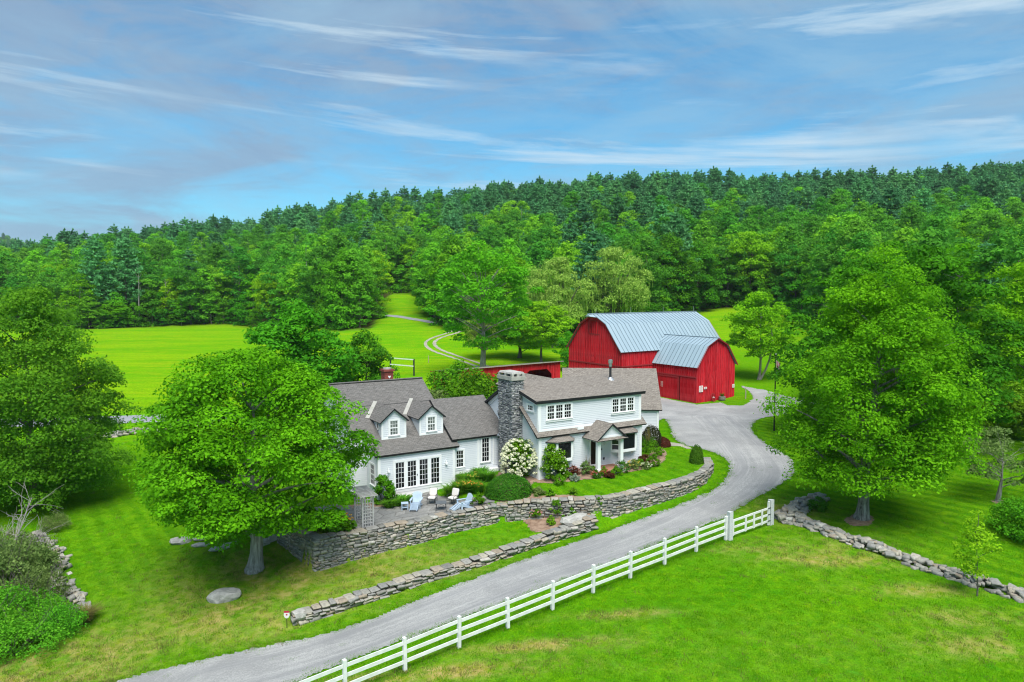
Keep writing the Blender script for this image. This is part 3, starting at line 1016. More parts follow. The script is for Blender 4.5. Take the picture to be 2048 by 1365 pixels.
def ribbon(name, line, width, dz, matname, n=4, wob=0.0):
    L2 = smooth_line(line, 1.0)
    d = np.gradient(L2, axis=0)
    d /= np.linalg.norm(d, axis=1)[:, None]
    nn = np.stack([-d[:, 1], d[:, 0]], 1)
    off = np.linspace(-.5, .5, n)
    jit = 1 + wob * hash_noise(L2[:, 0], L2[:, 1], 1.3)
    P = L2[:, None, :] + nn[:, None, :] * (off[None, :, None] * width * jit[:, None, None])
    V = np.concatenate([P, (mesh_z(P[..., 0], P[..., 1]) + dz)[..., None]], 2)
    ii = np.arange(P.shape[0] * n).reshape(P.shape[0], n)
    q = np.stack([ii[:-1, :-1], ii[:-1, 1:], ii[1:, 1:], ii[1:, :-1]], -1).reshape(-1, 4)
    o = link(name, np_mesh(name, V.reshape(-1, 3), q, [matname], {'across': np.tile(off + .5, P.shape[0])}, smooth=True))
    return tag(o, kind='structure')


PX = lambda pts: [tuple(G(u, v)[:2]) for u, v in pts]
_up = PX([(255, 1358), (400, 1322), (555, 1288), (640, 1272), (740, 1240), (850, 1196), (950, 1158), (1051, 1120), (1151, 1085), (1230, 1058), (1335, 1019), (1401, 992), (1441, 969), (1458, 945), (1459, 930), (1441, 911), (1415, 901)])
_yard_l = PX([(1362, 888), (1345, 872), (1338, 850), (1326, 838)]) + [(14.4, 72.0), (15.5, 80.0)]
_barn = PX([(1321, 796), (1394, 810), (1440, 806), (1458, 812), (1486, 812), (1508, 797), (1499, 783), (1480, 772), (1530, 781), (1580, 795), (1640, 800)])
_right = PX([(1640, 832), (1560, 832), (1522, 838), (1505, 850), (1507, 866), (1528, 885), (1558, 902), (1580, 917), (1588, 935), (1582, 952), (1550, 977), (1497, 1005), (1444, 1037), (1380, 1062), (1290, 1098), (1190, 1140), (1080, 1180), (960, 1224), (850, 1266), (740, 1306), (640, 1345), (560, 1380), (470, 1420), (300, 1500)])
_left = [( -22.0, 25.0)]
ROAD_POLY = [tuple(p) for p in np.vstack([smooth_line(_up, .5), smooth_line(_yard_l, .5), np.array(_barn), smooth_line(_right, .5), np.array(PX([(40, 1430), (160, 1386)]))])]
_cl = smooth_line(PX([(420, 1360), (640, 1305), (850, 1230), (1050, 1152), (1230, 1095), (1380, 1035), (1490, 975), (1515, 935), (1490, 895), (1455, 860), (1430, 835)]), .6)


def across_road(x, y):
    d = ((x[:, None] - _cl[None, :, 0]) ** 2 + (y[:, None] - _cl[None, :, 1]) ** 2)
    k = d.argmin(1)
    t = _cl[np.minimum(k + 1, len(_cl) - 1)] - _cl[np.maximum(k - 1, 0)]
    sg = np.sign(t[:, 0] * (y - _cl[k, 1]) - t[:, 1] * (x - _cl[k, 0]))
    return np.clip(.5 + sg * np.sqrt(d[np.arange(len(x)), k]) / 5.2, 0, 1)


sheet('driveway', ROAD_POLY, 0.17, 0.028, 'gravel', 0.10, across_road)
PATIO_POLY = PX([(690, 1064), (760, 1052), (850, 1037), (900, 1026), (955, 1015), (985, 1003), (975, 990), (925, 1000), (900, 997), (880, 992), (860, 985), (822, 990), (818, 1006), (790, 1015), (735, 1014), (665, 1010), (620, 1020), (590, 1040)])
sheet('patio', PATIO_POLY, 0.2, 0.012, 'patio_base', 0.03)
BEDS = [PX([(1070, 956), (1130, 948), (1195, 932), (1285, 918), (1305, 900), (1325, 897), (1332, 912), (1322, 927), (1290, 939), (1246, 947), (1202, 956), (1158, 961), (1125, 966), (1090, 967), (1066, 966)]),
        PX([(1052, 1000), (1080, 993), (1130, 990), (1175, 994), (1215, 993), (1160, 997), (1100, 998)]),
        PX([(1045, 1038), (1070, 1020), (1110, 1008), (1165, 1012), (1182, 1030), (1165, 1046), (1120, 1055), (1075, 1066), (1055, 1052)]),
        PX([(985, 975), (1000, 945), (1040, 955), (1075, 950), (1062, 975), (1068, 1000), (1000, 1004)]),
        PX([(640, 1014), (735, 1008), (822, 990), (815, 1002), (790, 1014), (740, 1018), (660, 1018)]),
        PX([(1690, 1042), (1705, 1030), (1735, 1030), (1748, 1040), (1735, 1052), (1700, 1052)]),
        PX([(1980, 1003), (1995, 999), (2008, 1004), (1996, 1010)])]
for b in BEDS:
    sheet('mulch_bed', [tuple(p) for p in smooth_line(b + [b[0]], .3)], 0.14, 0.022, 'mulch', 0.06)
sheet('gravel_path', PX([(1318, 882), (1345, 886), (1380, 895), (1385, 899), (1345, 893), (1322, 890)]), 0.15, 0.03, 'track', 0.03)
ribbon('country_road', [(-90, 77.0), (-60, 79.5), (-41, 81.5), (-25, 83.5), (-5, 87), (20, 96)][0:5], 4.2, 0.05, 'asphalt', 5)
_tk = PX([(990, 742), (955, 730), (915, 716), (880, 704), (862, 693), (862, 683), (880, 674), (900, 668), (935, 655)])
_tl = smooth_line(_tk, 1.0)
_d = np.gradient(_tl, axis=0)
_d /= np.linalg.norm(_d, axis=1)[:, None]
_n = np.stack([-_d[:, 1], _d[:, 0]], 1)
for sgn in (-1, 1):
    ribbon('dirt_track', (_tl + _n * .95 * sgn)[::4], 0.75, 0.05, 'track', 3, 0.25)
ribbon('farm_lane', PX([(700, 622), (745, 629), (790, 633), (840, 641), (880, 648)]), 2.6, 0.06, 'asphalt', 3, 0.15)
# ------------------------------------------------------------------ farmhouse
HT = math.radians(31.624)
house = empty('farmhouse', (1.995, 51.5, 0), HT)
tag(house, 'pale blue-grey clapboard farmhouse with shingle roofs and a tall stone chimney', 'house')


def front(t0):
    return lambda u, d, z: (u, t0 - d, z)


def leftw(s0):
    return lambda u, d, z: (s0 - d, u, z)


def rightw(s0):
    return lambda u, d, z: (s0 + d, u, z)


def backw(t0):
    return lambda u, d, z: (u, t0 + d, z)


def poly_span(poly, z):
    us = []
    n = len(poly)
    for i in range(n):
        (u1, z1), (u2, z2) = poly[i], poly[(i + 1) % n]
        if (z1 <= z <= z2 or z2 <= z <= z1) and abs(z1 - z2) > 1e-9:
            us.append(u1 + (u2 - u1) * (z - z1) / (z2 - z1))
    return (min(us), max(us)) if us else None


def clap_wall(name, P, poly, parent, exposure=0.14, xf=None):
    """clapboard wall: every course is its own tilted board, bottom edge proud"""
    mb = MB()
    zs = [p[1] for p in poly]
    z = min(zs)
    while z < max(zs) - 0.01:
        z2 = min(z + exposure, max(zs))
        a, b = poly_span(poly, z + 1e-4), poly_span(poly, z2 - 1e-4)
        if a and b:
            q = [P(a[0], .028, z), P(a[1], .028, z), P(b[1], .004, z2), P(b[0], .004, z2)]
            e = [P(a[0], 0, z), P(a[1], 0, z), P(a[1], .028, z), P(a[0], .028, z)]
            if xf:
                q, e = [xf(p) for p in q], [xf(p) for p in e]
            mb.face(q)
            mb.face(e)
        z = z2
    return mb.build(name, 'siding', parent)


def trim(name, P, rects, parent, d0=0.0, d1=0.045, matn='white', xf=None):
    """flat boards on a wall, each its own part"""
    o = None
    for (u0, u1, z0, z1) in rects:
        mb = MB()
        mb.pbox((lambda u, d, z: xf(P(u, d, z))) if xf else P, u0, u1, d0, d1, z0, z1)
        o = mb.build(name, matn, parent)
    return o


def window(P, u0, u1, z0, z1, cols, rows, parent, name='window', cw=0.11, sashes=1, units=1, gap=0.09, glass='glass', d=0.03, deep_bottom=0.0, xf=None):
    """casing and sash frames, a pane behind, thin muntins; units side by side"""
    Q = (lambda u, dd, z: xf(P(u, dd, z))) if xf else P
    mb = MB()
    mb.pbox(Q, u0 - cw, u0, d, d + .055, z0 - cw - deep_bottom, z1 + cw)
    mb.pbox(Q, u1, u1 + cw, d, d + .055, z0 - cw - deep_bottom, z1 + cw)
    mb.pbox(Q, u0, u1, d, d + .058, z1, z1 + cw)
    mb.pbox(Q, u0, u1, d, d + .058, z0 - cw - deep_bottom, z0)
    mb.pbox(Q, u0 - cw - .03, u1 + cw + .03, d + .058, d + .10, z0 - .05, z0 - .005)
    w = ((u1 - u0) - gap * (units - 1)) / units
    gl, mu = MB(), MB()
    for k in range(units):
        a = u0 + k * (w + gap)
        b = a + w
        if k:
            mb.pbox(Q, a - gap, a, d, d + .056, z0, z1)
        f = .04
        mb.pbox(Q, a, a + f, d + .005, d + .035, z0, z1)
        mb.pbox(Q, b - f, b, d + .005, d + .035, z0, z1)
        hs = (z1 - z0) / sashes
        for j in range(sashes):
            zb, zt = z0 + j * hs, z0 + (j + 1) * hs
            dd = 0.0 if j == 0 else .006
            mb.pbox(Q, a + f, b - f, d + .005 + dd, d + .034 + dd, zb, zb + f)
            mb.pbox(Q, a + f, b - f, d + .005 + dd, d + .034 + dd, zt - f, zt)
            gl.face([Q(a + f, d + .012, zb + f), Q(b - f, d + .012, zb + f), Q(b - f, d + .012, zt - f), Q(a + f, d + .012, zt - f)])
            mw = .022
            for c in range(1, cols):
                uc = a + f + (b - a - 2 * f) * c / cols
                mu.pbox(Q, uc - mw / 2, uc + mw / 2, d + .013, d + .028, zb + f, zt - f)
            for r in range(1, rows):
                zc = zb + f + (zt - zb - 2 * f) * r / rows
                mu.pbox(Q, a + f, b - f, d + .0135, d + .0275, zc - mw / 2, zc + mw / 2)
    o = mb.build(name, 'white', parent)
    gl.build('pane', glass, o)
    if cols > 1 or rows > 1:
        mu.build('muntins', 'white', o)
    return o


def roof_slab(mb, a, b, c, d, th=0.14, uvflip=False):
    """a-b eave line, c-d ridge end (c above b, d above a); top shingled, edges dark"""
    a, b, c, d = map(Vector, (a, b, c, d))
    n = (b - a).cross(d - a).normalized()
    if n.z < 0:
        n = -n
    lo = [p - n * th for p in (a, b, c, d)]
    W_, S_ = (b - a).length, (d - a).length
    ex = (b - a).normalized()
    uv = []
    for p in (a, b, c, d):
        r = p - a
        x = r.dot(ex)
        uv.append((x + a.x * 0.37, (r - ex * x).length))
    mb.face([a, b, c, d], 0, uv)
    mb.face(lo[::-1], 1)
    for p, q, pl, ql in ((a, b, lo[0], lo[1]), (b, c, lo[1], lo[2]), (c, d, lo[2], lo[3]), (d, a, lo[3], lo[0])):
        mb.face([p, pl, ql, q], 1)


# --- main two-storey block: s 0..10, t 0..7.4
LM = 10.0
mainF, upF = front(0.0), front(0.12)
clap_wall('wall', mainF, [(0, 1.12), (LM, 1.12), (LM, 4.42), (0, 4.42)], house)
clap_wall('wall', upF, [(0, 4.45), (LM, 4.45), (LM, 6.80), (0, 6.80)], house)
gab = [(0.0, 1.12), (7.4, 1.12), (7.4, 5.85), (4.19, 7.72), (0.13, 6.80), (0.0, 4.4)]
clap_wall('wall', leftw(0.0), gab, house)
clap_wall('wall', rightw(LM), gab, house)
clap_wall('wall', backw(7.4), [(0, 1.0), (LM, 1.0), (LM, 5.85), (0, 5.85)], house)
fb = MB()
fb.box(0.03, LM - .03, .03, 7.37, .2, 1.115)
fb.build('foundation', 'concrete', house)
trim('corner_board', mainF, [(-.03, .2, .95, 4.4), (LM - .2, LM + .03, .95, 4.4)], house)
trim('corner_board', upF, [(-.03, .24, 4.5, 6.8), (LM - .2, LM + .03, 4.5, 6.8)], house)
trim('frieze', upF, [(.24, LM - .2, 6.60, 6.80), (.24, LM - .2, 4.60, 4.76)], house, d1=.04)
trim('skirt_board', mainF, [(.2, LM - .2, 1.0, 1.28)], house, d1=.05)
trim('corner_board', leftw(0.0), [(.0, .16, .95, 4.2), (.12, .26, 4.7, 6.7)], house, d1=.038)
# roofs of the main block
RZ, RT = 7.95, 4.19
mb = MB()
roof_slab(mb, (-.32, -.14, 6.98), (LM + .32, -.14, 6.98), (LM + .32, RT, RZ), (-.32, RT, RZ), .24)
roof_slab(mb, (LM + .32, 7.75, 5.90), (-.32, 7.75, 5.90), (-.32, RT + .002, RZ), (LM + .32, RT + .002, RZ), .16)
mb.build('roof', ['shingle_tan', 'trimdark'], house)
mb = MB()      # skirt roof under the upper windows and the steep rake beside the chimney
roof_slab(mb, (-.34, -.30, 4.33), (LM + .34, -.30, 4.33), (LM + .34, .125, 4.68), (-.34, .125, 4.68), .15)
roof_slab(mb, (-.36, .13, 4.684), (-.002, .13, 4.684), (-.002, RT - .3, 7.62), (-.36, RT - .3, 7.62), .10)
roof_slab(mb, (LM + .002, .13, 4.684), (LM + .36, .13, 4.684), (LM + .36, RT - .3, 7.62), (LM + .002, RT - .3, 7.62), .10)
mb.build('skirt_roof', ['shingle_tan', 'trimdark'], house)
# rear ell whose ridge runs back from the main ridge
mb = MB()
roof_slab(mb, (4.1 + 1.7, 10.5, 6.9), (4.1 + 1.7, 4.4, 6.9), (4.1, 4.0, 7.965), (4.1, 10.5, 7.965), .14)
roof_slab(mb, (4.1 - 1.7, 4.4, 6.9), (4.1 - 1.7, 10.5, 6.9), (4.1, 10.5, 7.966), (4.1, 4.0, 7.966), .14)
mb.build('ell_roof', ['shingle_tan', 'trimdark'], house)
clap_wall('wall', leftw(2.6), [(6.5, 1.0), (10.3, 1.0), (10.3, 6.85), (6.5, 6.85)], house)
clap_wall('wall', backw(10.3), [(2.6, 1.0), (5.6, 1.0), (5.6, 6.85), (4.1, 7.8), (2.6, 6.85)], house)
# white rake board on the back gable slope
for a_, b_, w_ in (((-.05, 7.5, 5.72), (-.05, 4.5, 7.42), .26), ((-.05, .2, 6.70), (-.05, 2.2, 7.16), .18)):
    mb = MB()
    mb.bar(a_, b_, .06, w_)
    mb.build('rake_board', 'white', house)
# windows
window(upF, .77, 2.98, 5.48, 6.55, 3, 2, house, sashes=2, units=3, gap=.12, deep_bottom=.08)
window(upF, 7.0, 9.22, 5.46, 6.54, 3, 2, house, sashes=2, units=3, gap=.12, deep_bottom=.08)
window(leftw(0.0), .74, 1.46, 6.12, 6.52, 3, 2, house, cw=.14)
window(upF, 9.999, 10.0, 4.9, 4.91, 1, 1, house, cw=.001) if False else None
# entry door under the porch
o = trim('door', mainF, [(4.80, 5.40, 1.62, 3.62)], house, .01, .05, 'dark_door')
trim('door_frame', mainF, [(4.66, 4.80, 1.5, 3.76), (5.40, 5.52, 1.5, 3.76), (4.80, 5.40, 3.62, 3.76), (4.66, 5.52, 1.42, 1.60)], o, .0, .07)
mb = MB()
mb.pbox(mainF, 5.30, 5.36, .05, .09, 2.5, 2.6)
mb.build('door_handle', 'galv', o)


def bay(w0, f0, f1, w1, dep, z0, z1, zr, side_rows, parent):
    """bay window: angled sides, broad picture pane in front, hipped roof"""
    A, B, C, D = (w0, 0), (f0, -dep), (f1, -dep), (w1, 0)
    mb = MB()
    base_b, base_t = z0, z0 + .22
    for (p, q) in ((A, B), (B, C), (C, D)):
        # sill board and head board
        for (za, zb_, e) in ((base_b, base_t, .035), (z1 - .12, z1, .03)):
            v = Vector((q[0] - p[0], q[1] - p[1], 0))
            nrm = Vector((v.y, -v.x, 0)).normalized() * e
            mb.hexa([(p[0] + nrm.x, p[1] + nrm.y, za), (q[0] + nrm.x, q[1] + nrm.y, za), (q[0], q[1] + .05, za), (p[0], p[1] + .05, za),
                     (p[0] + nrm.x, p[1] + nrm.y, zb_), (q[0] + nrm.x, q[1] + nrm.y, zb_), (q[0], q[1] + .05, zb_), (p[0], p[1] + .05, zb_)])
    for p in (A, B, C, D):
        mb.box(p[0] - .09, p[0] + .09, p[1] - .028, p[1] + .09, base_t, z1 - .12)
    mb.face([(A[0], 0, base_b + .002), (D[0], 0, base_b + .002), (C[0], C[1], base_b + .002), (B[0], B[1], base_b + .002)])
    o = mb.build('bay_window', 'white', parent)
    g = MB()
    g.face([(f0 + .09, -dep + .01, base_t), (f1 - .09, -dep + .01, base_t), (f1 - .09, -dep + .01, z1 - .12), (f0 + .09, -dep + .01, z1 - .12)])
    g.build('pane', 'glass', o)
    for (p, q) in ((A, B), (C, D)):
        g, mu = MB(), MB()
        g.face([(p[0], p[1] + .012, base_t), (q[0], q[1] + .012, base_t), (q[0], q[1] + .012, z1 - .12), (p[0], p[1] + .012, z1 - .12)])
        for r in range(1, side_rows):
            zc = base_t + (z1 - .12 - base_t) * r / side_rows
            mu.bar((p[0], p[1] - .005, zc), (q[0], q[1] - .005, zc), .03, .04)
        g.build('pane', 'glass', o)
        tag(mu.build('muntins', 'white', o), kind='stuff')
    r = MB()
    e = .17
    ra, rb, rc, rd = (w0 - e, -.03, z1), (f0 - e * .5, -dep - e, z1), (f1 + e * .5, -dep - e, z1), (w1 + e, -.03, z1)
    t0_, t1_ = (f0 + .05, -.035, zr), (f1 - .05, -.035, zr)
    for f_, uvv in (([ra, rb, t0_], None), ([rb, rc, t1_, t0_], None), ([rc, rd, t1_], None)):
        r.face(f_, 0, [(p[0], p[2] * 1.6 + p[1]) for p in f_])
    lo = [(p[0], p[1], p[2] - .07) for p in (ra, rb, rc, rd)]
    tp = [ra, rb, rc, rd]
    for k in range(3):
        r.face([tp[k], tp[k + 1], lo[k + 1], lo[k]], 1)
    r.face(lo, 1)
    r.build('bay_roof', ['shingle_tan', 'trimdark'], o)
    # little brackets below
    for u in (f0 + .1, f1 - .1):
        br = MB()
        br.bar((u, -.03, z0 - .35), (u, -dep + .06, z0 - .02), .06, .06)
        br.box(u - .03, u + .03, -.08, -.03, z0 - .45, z0)
        br.build('bracket', 'white', o)
    return o


bay(.72, 1.3, 2.66, 3.08, .5, 2.32, 3.86, 4.22, 3, house)
bay(6.90, 7.42, 8.97, 9.40, .5, 2.33, 3.86, 4.22, 3, house)
# porch
mb = MB()
mb.box(3.95, 7.0, -1.62, -.05, 1.0, 1.42)
dk = mb.build('porch_deck', 'deck', house)
trim('deck_skirt', front(-1.62), [(3.92, 7.03, .9, 1.36)], dk, 0, .03)
for u in (4.40, 6.62):
    mb = MB()
    mb.box(u - .14, u + .14, -1.60, -1.34, 1.42, 3.82)
    mb.box(u - .18, u + .18, -1.64, -1.30, 1.42, 1.62)
    mb.box(u - .17, u + .17, -1.63, -1.31, 3.70, 3.82)
    mb.build('porch_post', 'white', house)
mb = MB()
PC, PR, PE, PHW = 5.47, 5.06, 3.86, 1.52
roof_slab(mb, (PC - PHW, -.0, PE), (PC - PHW, -1.88, PE), (PC, -1.88, PR), (PC, .14, PR), .10)
roof_slab(mb, (PC + PHW, -1.88, PE), (PC + PHW, -.0, PE), (PC, .14, PR + .001), (PC, -1.88, PR + .001), .10)
roof_slab(mb, (PC - PHW + .02, -1.93, PE - .02), (PC + PHW - .02, -1.93, PE - .02), (PC + PHW - .35, -1.60, PE + .2), (PC - PHW + .35, -1.60, PE + .2), .07)
pr = mb.build('porch_roof', ['shingle_tan', 'trimdark'], house)
mb = MB()
mb.face([(PC - 1.05, -1.66, PE + .18), (PC + 1.05, -1.66, PE + .18), (PC, -1.66, PR - .12)])
mb.build('pediment', 'siding', pr)
mb = MB()
mb.bar((PC - 1.1, -1.69, PE + .2), (PC + 1.1, -1.69, PE + .2), .05, .13)
mb.bar((PC - 1.1, -1.69, PE + .2), (PC, -1.69, PR - .15), .05, .10)
mb.bar((PC + 1.1, -1.69, PE + .2), (PC, -1.69, PR - .15), .05, .10)
mb.box(PC - 1.3, PC + 1.3, -1.6, -.05, PE - .16, PE - .1)
mb.build('pediment_trim', 'white', pr)
# flashing, lantern, number plate, switch box
trim('flashing', upF, [(PC - 2.0, PC - 1.45, 4.5, 4.72)], house, .04, .30, 'white')
mb = MB()
mb.box(5.95, 6.15, -.16, -.03, 3.3, 3.58)
mb.box(5.98, 6.12, -.14, -.05, 3.58, 3.66)
mb.build('wall_lantern', 'black', house)
for i, segs in enumerate((((.5, 0, .5, 1),), ((0, 1, 1, 1), (1, 1, .4, 0)), ((.3, 1, 0, .35), (0, .35, 1, .35), (.75, .8, .75, 0)))):
    mb = MB()
    for (a, b, c, d) in segs:
        x0 = 5.88 + i * .15
        mb.bar((x0 + a * .09, -.05, 3.02 + b * .16), (x0 + c * .09, -.05, 3.02 + d * .16), .03, .03)
    mb.build('house_number', 'white', house)
trim('outlet_box', mainF, [(6.05, 6.16, 1.85, 2.02), (5.86, 5.9, 2.62, 2.76)], house, .03, .08, 'black')
# flue pipe
mb = MB()
mb.tube([(9.2, 3.0, 7.5), (9.2, 3.0, 8.75)], .10, 12)
fl = mb.build('flue_pipe', 'iron', house)
mb = MB()
mb.tube([(9.2, 3.0, 8.75), (9.2, 3.0, 9.0), (9.2, 3.0, 9.02), (9.2, 3.0, 9.3), (9.2, 3.0, 9.33)], [.13, .13, .18, .18, .10], 12)
mb.build('flue_cap', 'galv', fl)
mb = MB()
mb.tube([(9.2, 2.95, 7.55), (9.2, 3.0, 7.85)], [.34, .12], 10)
mb.build('flue_flashing', 'galv', fl)

# --- stone chimney on the gable
mb = MB()
mb.box(-.90, .05, 2.31, 4.16, .5, 8.32)
chim = mb.build('stone_chimney', 'core', house)


def stone_block(rng, n=12):
    """rounded irregular block in the unit cube (-.5...5)"""
    bm = bmesh.new()
    for sx in (-1, 1):
        for sy in (-1, 1):
            for sz in (-1, 1):
                k = rng.uniform(.12, .34)
                for ax in range(2 if n > 12 else 1):
                    p = [sx * .5, sy * .5, sz * .5]
                    for a in range(3):
                        p[a] *= 1 - rng.uniform(.02, k)
                    if n > 12:
                        p[(ax * 2) % 3] *= .8
                    bm.verts.new(p)
    bmesh.ops.convex_hull(bm, input=bm.verts)
    bmesh.ops.delete(bm, geom=[v for v in bm.verts if not v.link_faces], context='VERTS')
    bmesh.ops.recalc_face_normals(bm, faces=bm.faces)
    bmesh.ops.triangulate(bm, faces=bm.faces)
    v = np.array([q.co[:] for q in bm.verts])
    f = np.array([[q.index for q in fc.verts] for fc in bm.faces])
    bm.free()
    return v, f


_sr = random.Random(5)
STONES = [stone_block(_sr, 16) for _ in range(14)]
STONE_MESH = []
for v, f in STONES:
    STONE_MESH.append(np_mesh('stone', v, f, ['stone']))


def join_stones(name, items, parent, matname='stone_many'):
    """items: (centre, (ex, ey, ez) axis vectors scaled) -> one mesh"""
    V, Fc, A, o = [], [], [], 0
    for k, (c, B) in enumerate(items):
        v, f = STONES[_sr.randrange(len(STONES))]
        V.append(v @ np.array(B) + np.array(c))
        Fc.append(f + o)
        A.append(np.full(len(v), _sr.random()))
        o += len(v)
    ob = link(name, np_mesh(name, np.vstack(V), np.vstack(Fc), [matname], {'stonevar': np.concatenate(A)}), parent)
    return tag(ob, kind='stuff')


def course_fill(u0, u1, z0f, z1f, hmin, hmax, wmin, wmax, rng):
    """random coursed rubble: rectangles (u, z, w, h) filling a face between z0f(u) and z1f(u)"""
    res = []
    zlo = min(z0f(u0 + (u1 - u0) * k / 20) for k in range(21))
    zhi = max(z1f(u0 + (u1 - u0) * k / 20) for k in range(21))
    z = zlo
    while z < zhi:
        h = rng.uniform(hmin, hmax)
        u = u0 - rng.uniform(0, wmin)
        while u < u1:
            w = rng.uniform(wmin, wmax) * (.7 + .6 * h / hmax)
            uc = u + w / 2
            if z + h * .5 > z0f(uc) - .03 and z + h * .6 < z1f(uc):
                if rng.random() < .22 and h > hmin * 1.3:
                    hh = h * rng.uniform(.4, .6)
                    res.append((uc, z + hh / 2, w, hh))
                    res.append((uc, z + hh + (h - hh) / 2, w, h - hh))
                else:
                    res.append((uc, z + h / 2 + rng.uniform(-.02, .02), w, h * rng.uniform(.92, 1.12)))
            u += w
        z += h
    res = [(u, z + .035 * math.sin(u * 1.9 + 3 * z) + .02 * math.sin(u * 5.3 + 1), w * rng.uniform(.92, 1.12), h * rng.uniform(.9, 1.2)) for (u, z, w, h) in res]
    return res


items = []
rg = random.Random(3)
for (uc, zc, w, h) in course_fill(2.28, 4.2, lambda u: .5, lambda u: 8.3, .06, .17, .16, .52, rg):       # -s face
    items.append(((-.90, min(max(uc, 2.4), 4.08), zc), ((.16, 0, 0), (0, w * .98, rg.uniform(-.02, .02)), (0, 0, h * .95))))
for (uc, zc, w, h) in course_fill(-.93, .05, lambda u: .5, lambda u: 8.3, .06, .17, .16, .45, rg):      # -t face
    items.append(((min(uc, -.05), 2.31, zc), ((w * .98, 0, rg.uniform(-.02, .02)), (0, .16, 0), (0, 0, h * .95))))
for (uc, zc, w, h) in course_fill(-.9, .05, lambda u: 5.5, lambda u: 8.3, .08, .18, .2, .45, rg):
    items.append(((min(uc, -.05), 4.16, zc), ((w, 0, 0), (0, .16, 0), (0, 0, h * .95))))
join_stones('stones', items, chim, 'chimstone')
mb = MB()
mb.box(-1.06, .20, 2.15, 4.32, 8.30, 8.58)
for (x, y) in ((-.9, 2.3), (-.9, 4.16), (.04, 2.3), (.04, 4.16), (-.42, 2.3), (-.9, 3.2), (.04, 3.2)):
    mb.box(x - .1, x + .1, y - .1, y + .1, 8.58, 8.78)
mb.build('chimney_cap', 'concrete', chim)
mb = MB()
mb.hexa([(-1.0, 2.2, 8.78), (.16, 2.26, 8.78), (.1, 4.25, 8.78), (-.98, 4.2, 8.78), (-.95, 2.26, 8.9), (.1, 2.3, 8.9), (.08, 4.2, 8.9), (-.9, 4.15, 8.9)])
mb.build('cap_slab', 'boulder', chim)

# --- connector: s -4.7..0, front t 4.75
kF = front(4.75)
clap_wall('wall', kF, [(-4.7, 1.1), (0, 1.1), (0, 3.78), (-4.7, 3.78)], house)
mb = MB()
mb.box(-4.7, -.02, 4.80, 12, 0.0, 1.09)
mb.build('foundation', 'concrete', house)
mb = MB()
roof_slab(mb, (-4.9, 4.42, 3.84), (-.01, 4.42, 3.84), (-.01, 8.37, 6.40), (-4.9, 8.37, 6.40), .2)
roof_slab(mb, (-.01, 12.3, 3.84), (-4.9, 12.3, 3.84), (-4.9, 8.372, 6.40), (-.01, 8.372, 6.40), .15)
mb.build('roof', ['shingle', 'trimdark'], house)
trim('frieze', kF, [(-4.7, 0, 3.58, 3.76)], house, d1=.04)
trim('skirt_board', kF, [(-4.7, -2.5, 1.02, 1.3)], house, d1=.05)
window(kF, -4.47, -3.83, 1.58, 2.88, 3, 2, house, sashes=2, deep_bottom=.12)
w = window(kF, -2.22, -1.55, 1.72, 3.62, 3, 5, house, name='glazed_door', cw=.13)
trim('pilaster', kF, [(-2.62, -2.42, 1.0, 3.6), (-1.22, -1.1, 1.4, 3.6)], house, d1=.06)
mb = MB()
mb.pbox(kF, -2.42, -.45, .03, .5, .92, 1.2)
mb.build('door_step', 'white', house)
mb = MB()
mb.pbox(kF, -2.3, -.5, .5, 1.0, .55, .88)
mb.pbox(kF, -2.2, -.4, 1.0, 1.5, .3, .66)
mb.build('stone_step', 'boulder', house)
mb = MB()
mb.bar((-1.0, 4.05, 3.78), (-.3, 4.35, 4.15), .5, .05)
mb.build('flashing', 'galv', house)

# --- cape wing: s -10.8..-4.7, front t 4.5
C0, C1, CT = -10.80, -4.70, 4.50
cF = front(CT)
CE, CR, CRT = 3.42, 7.84, 10.99
clap_wall('wall', cF, [(C0, .28), (C1, .28), (C1, 3.32), (C0, 3.32)], house)
cg = [(CT, .28), (17.4, .28), (17.4, 3.35), (CRT, 7.6), (CT, 3.32)]
clap_wall('wall', leftw(C0), cg, house)
clap_wall('wall', rightw(C1), cg, house)
clap_wall('wall', leftw(-12.0), [(6.8, .28), (15.2, .28), (15.2, 4.7), (CRT, 7.55), (6.8, 4.75)], house)
clap_wall('wall', front(6.8), [(-12.0, .28), (C0, .28), (C0, 4.7), (-12.0, 4.7)], house)
mb = MB()
mb.box(C0 + .03, C1 - .03, CT + .03, 17.3, -.1, .285)
mb.box(-11.97, C0, 6.83, 15.1, -.1, .285)
mb.build('foundation', 'concrete', house)
mb = MB()
roof_slab(mb, (C0 - .28, 4.22, CE - .06), (C1 + .3, 4.22, CE - .06), (C1 + .3, CRT, CR), (C0 - .28, CRT, CR), .2)
roof_slab(mb, (C1 + .3, 17.7, CE - .06), (C0 - .28, 17.7, CE - .06), (C0 - .28, CRT + .002, CR), (C1 + .3, CRT + .002, CR), .15)
roof_slab(mb, (-12.3, 6.45, 4.90), (C0 - .282, 6.45, 4.90), (C0 - .282, CRT, CR + .001), (-12.3, CRT, CR + .001), .15)
roof_slab(mb, (C0 - .282, 15.5, 4.90), (-12.3, 15.5, 4.90), (-12.3, CRT + .002, CR + .001), (C0 - .282, CRT + .002, CR + .001), .15)
cr = mb.build('roof', ['shingle', 'trimdark'], house)
mb = MB()
mb.bar((-12.3, CRT, CR + .03), (C1 + .3, CRT, CR + .03), .3, .05)
mb.build('ridge_cap', 'shingle', cr)
mb = MB()
mb.bar((C0 - .2, 8.62, 6.262), (C1 + .28, 8.62, 6.262), .05, .05)
mb.build('snow_bar', 'iron', cr)
trim('corner_board', cF, [(C0 - .03, C0 + .17, .1, 3.3), (C1 - .17, C1 + .03, .1, 3.3)], house)
trim('corner_board', leftw(C0), [(CT, CT + .15, .1, 3.3)], house, d1=.04)
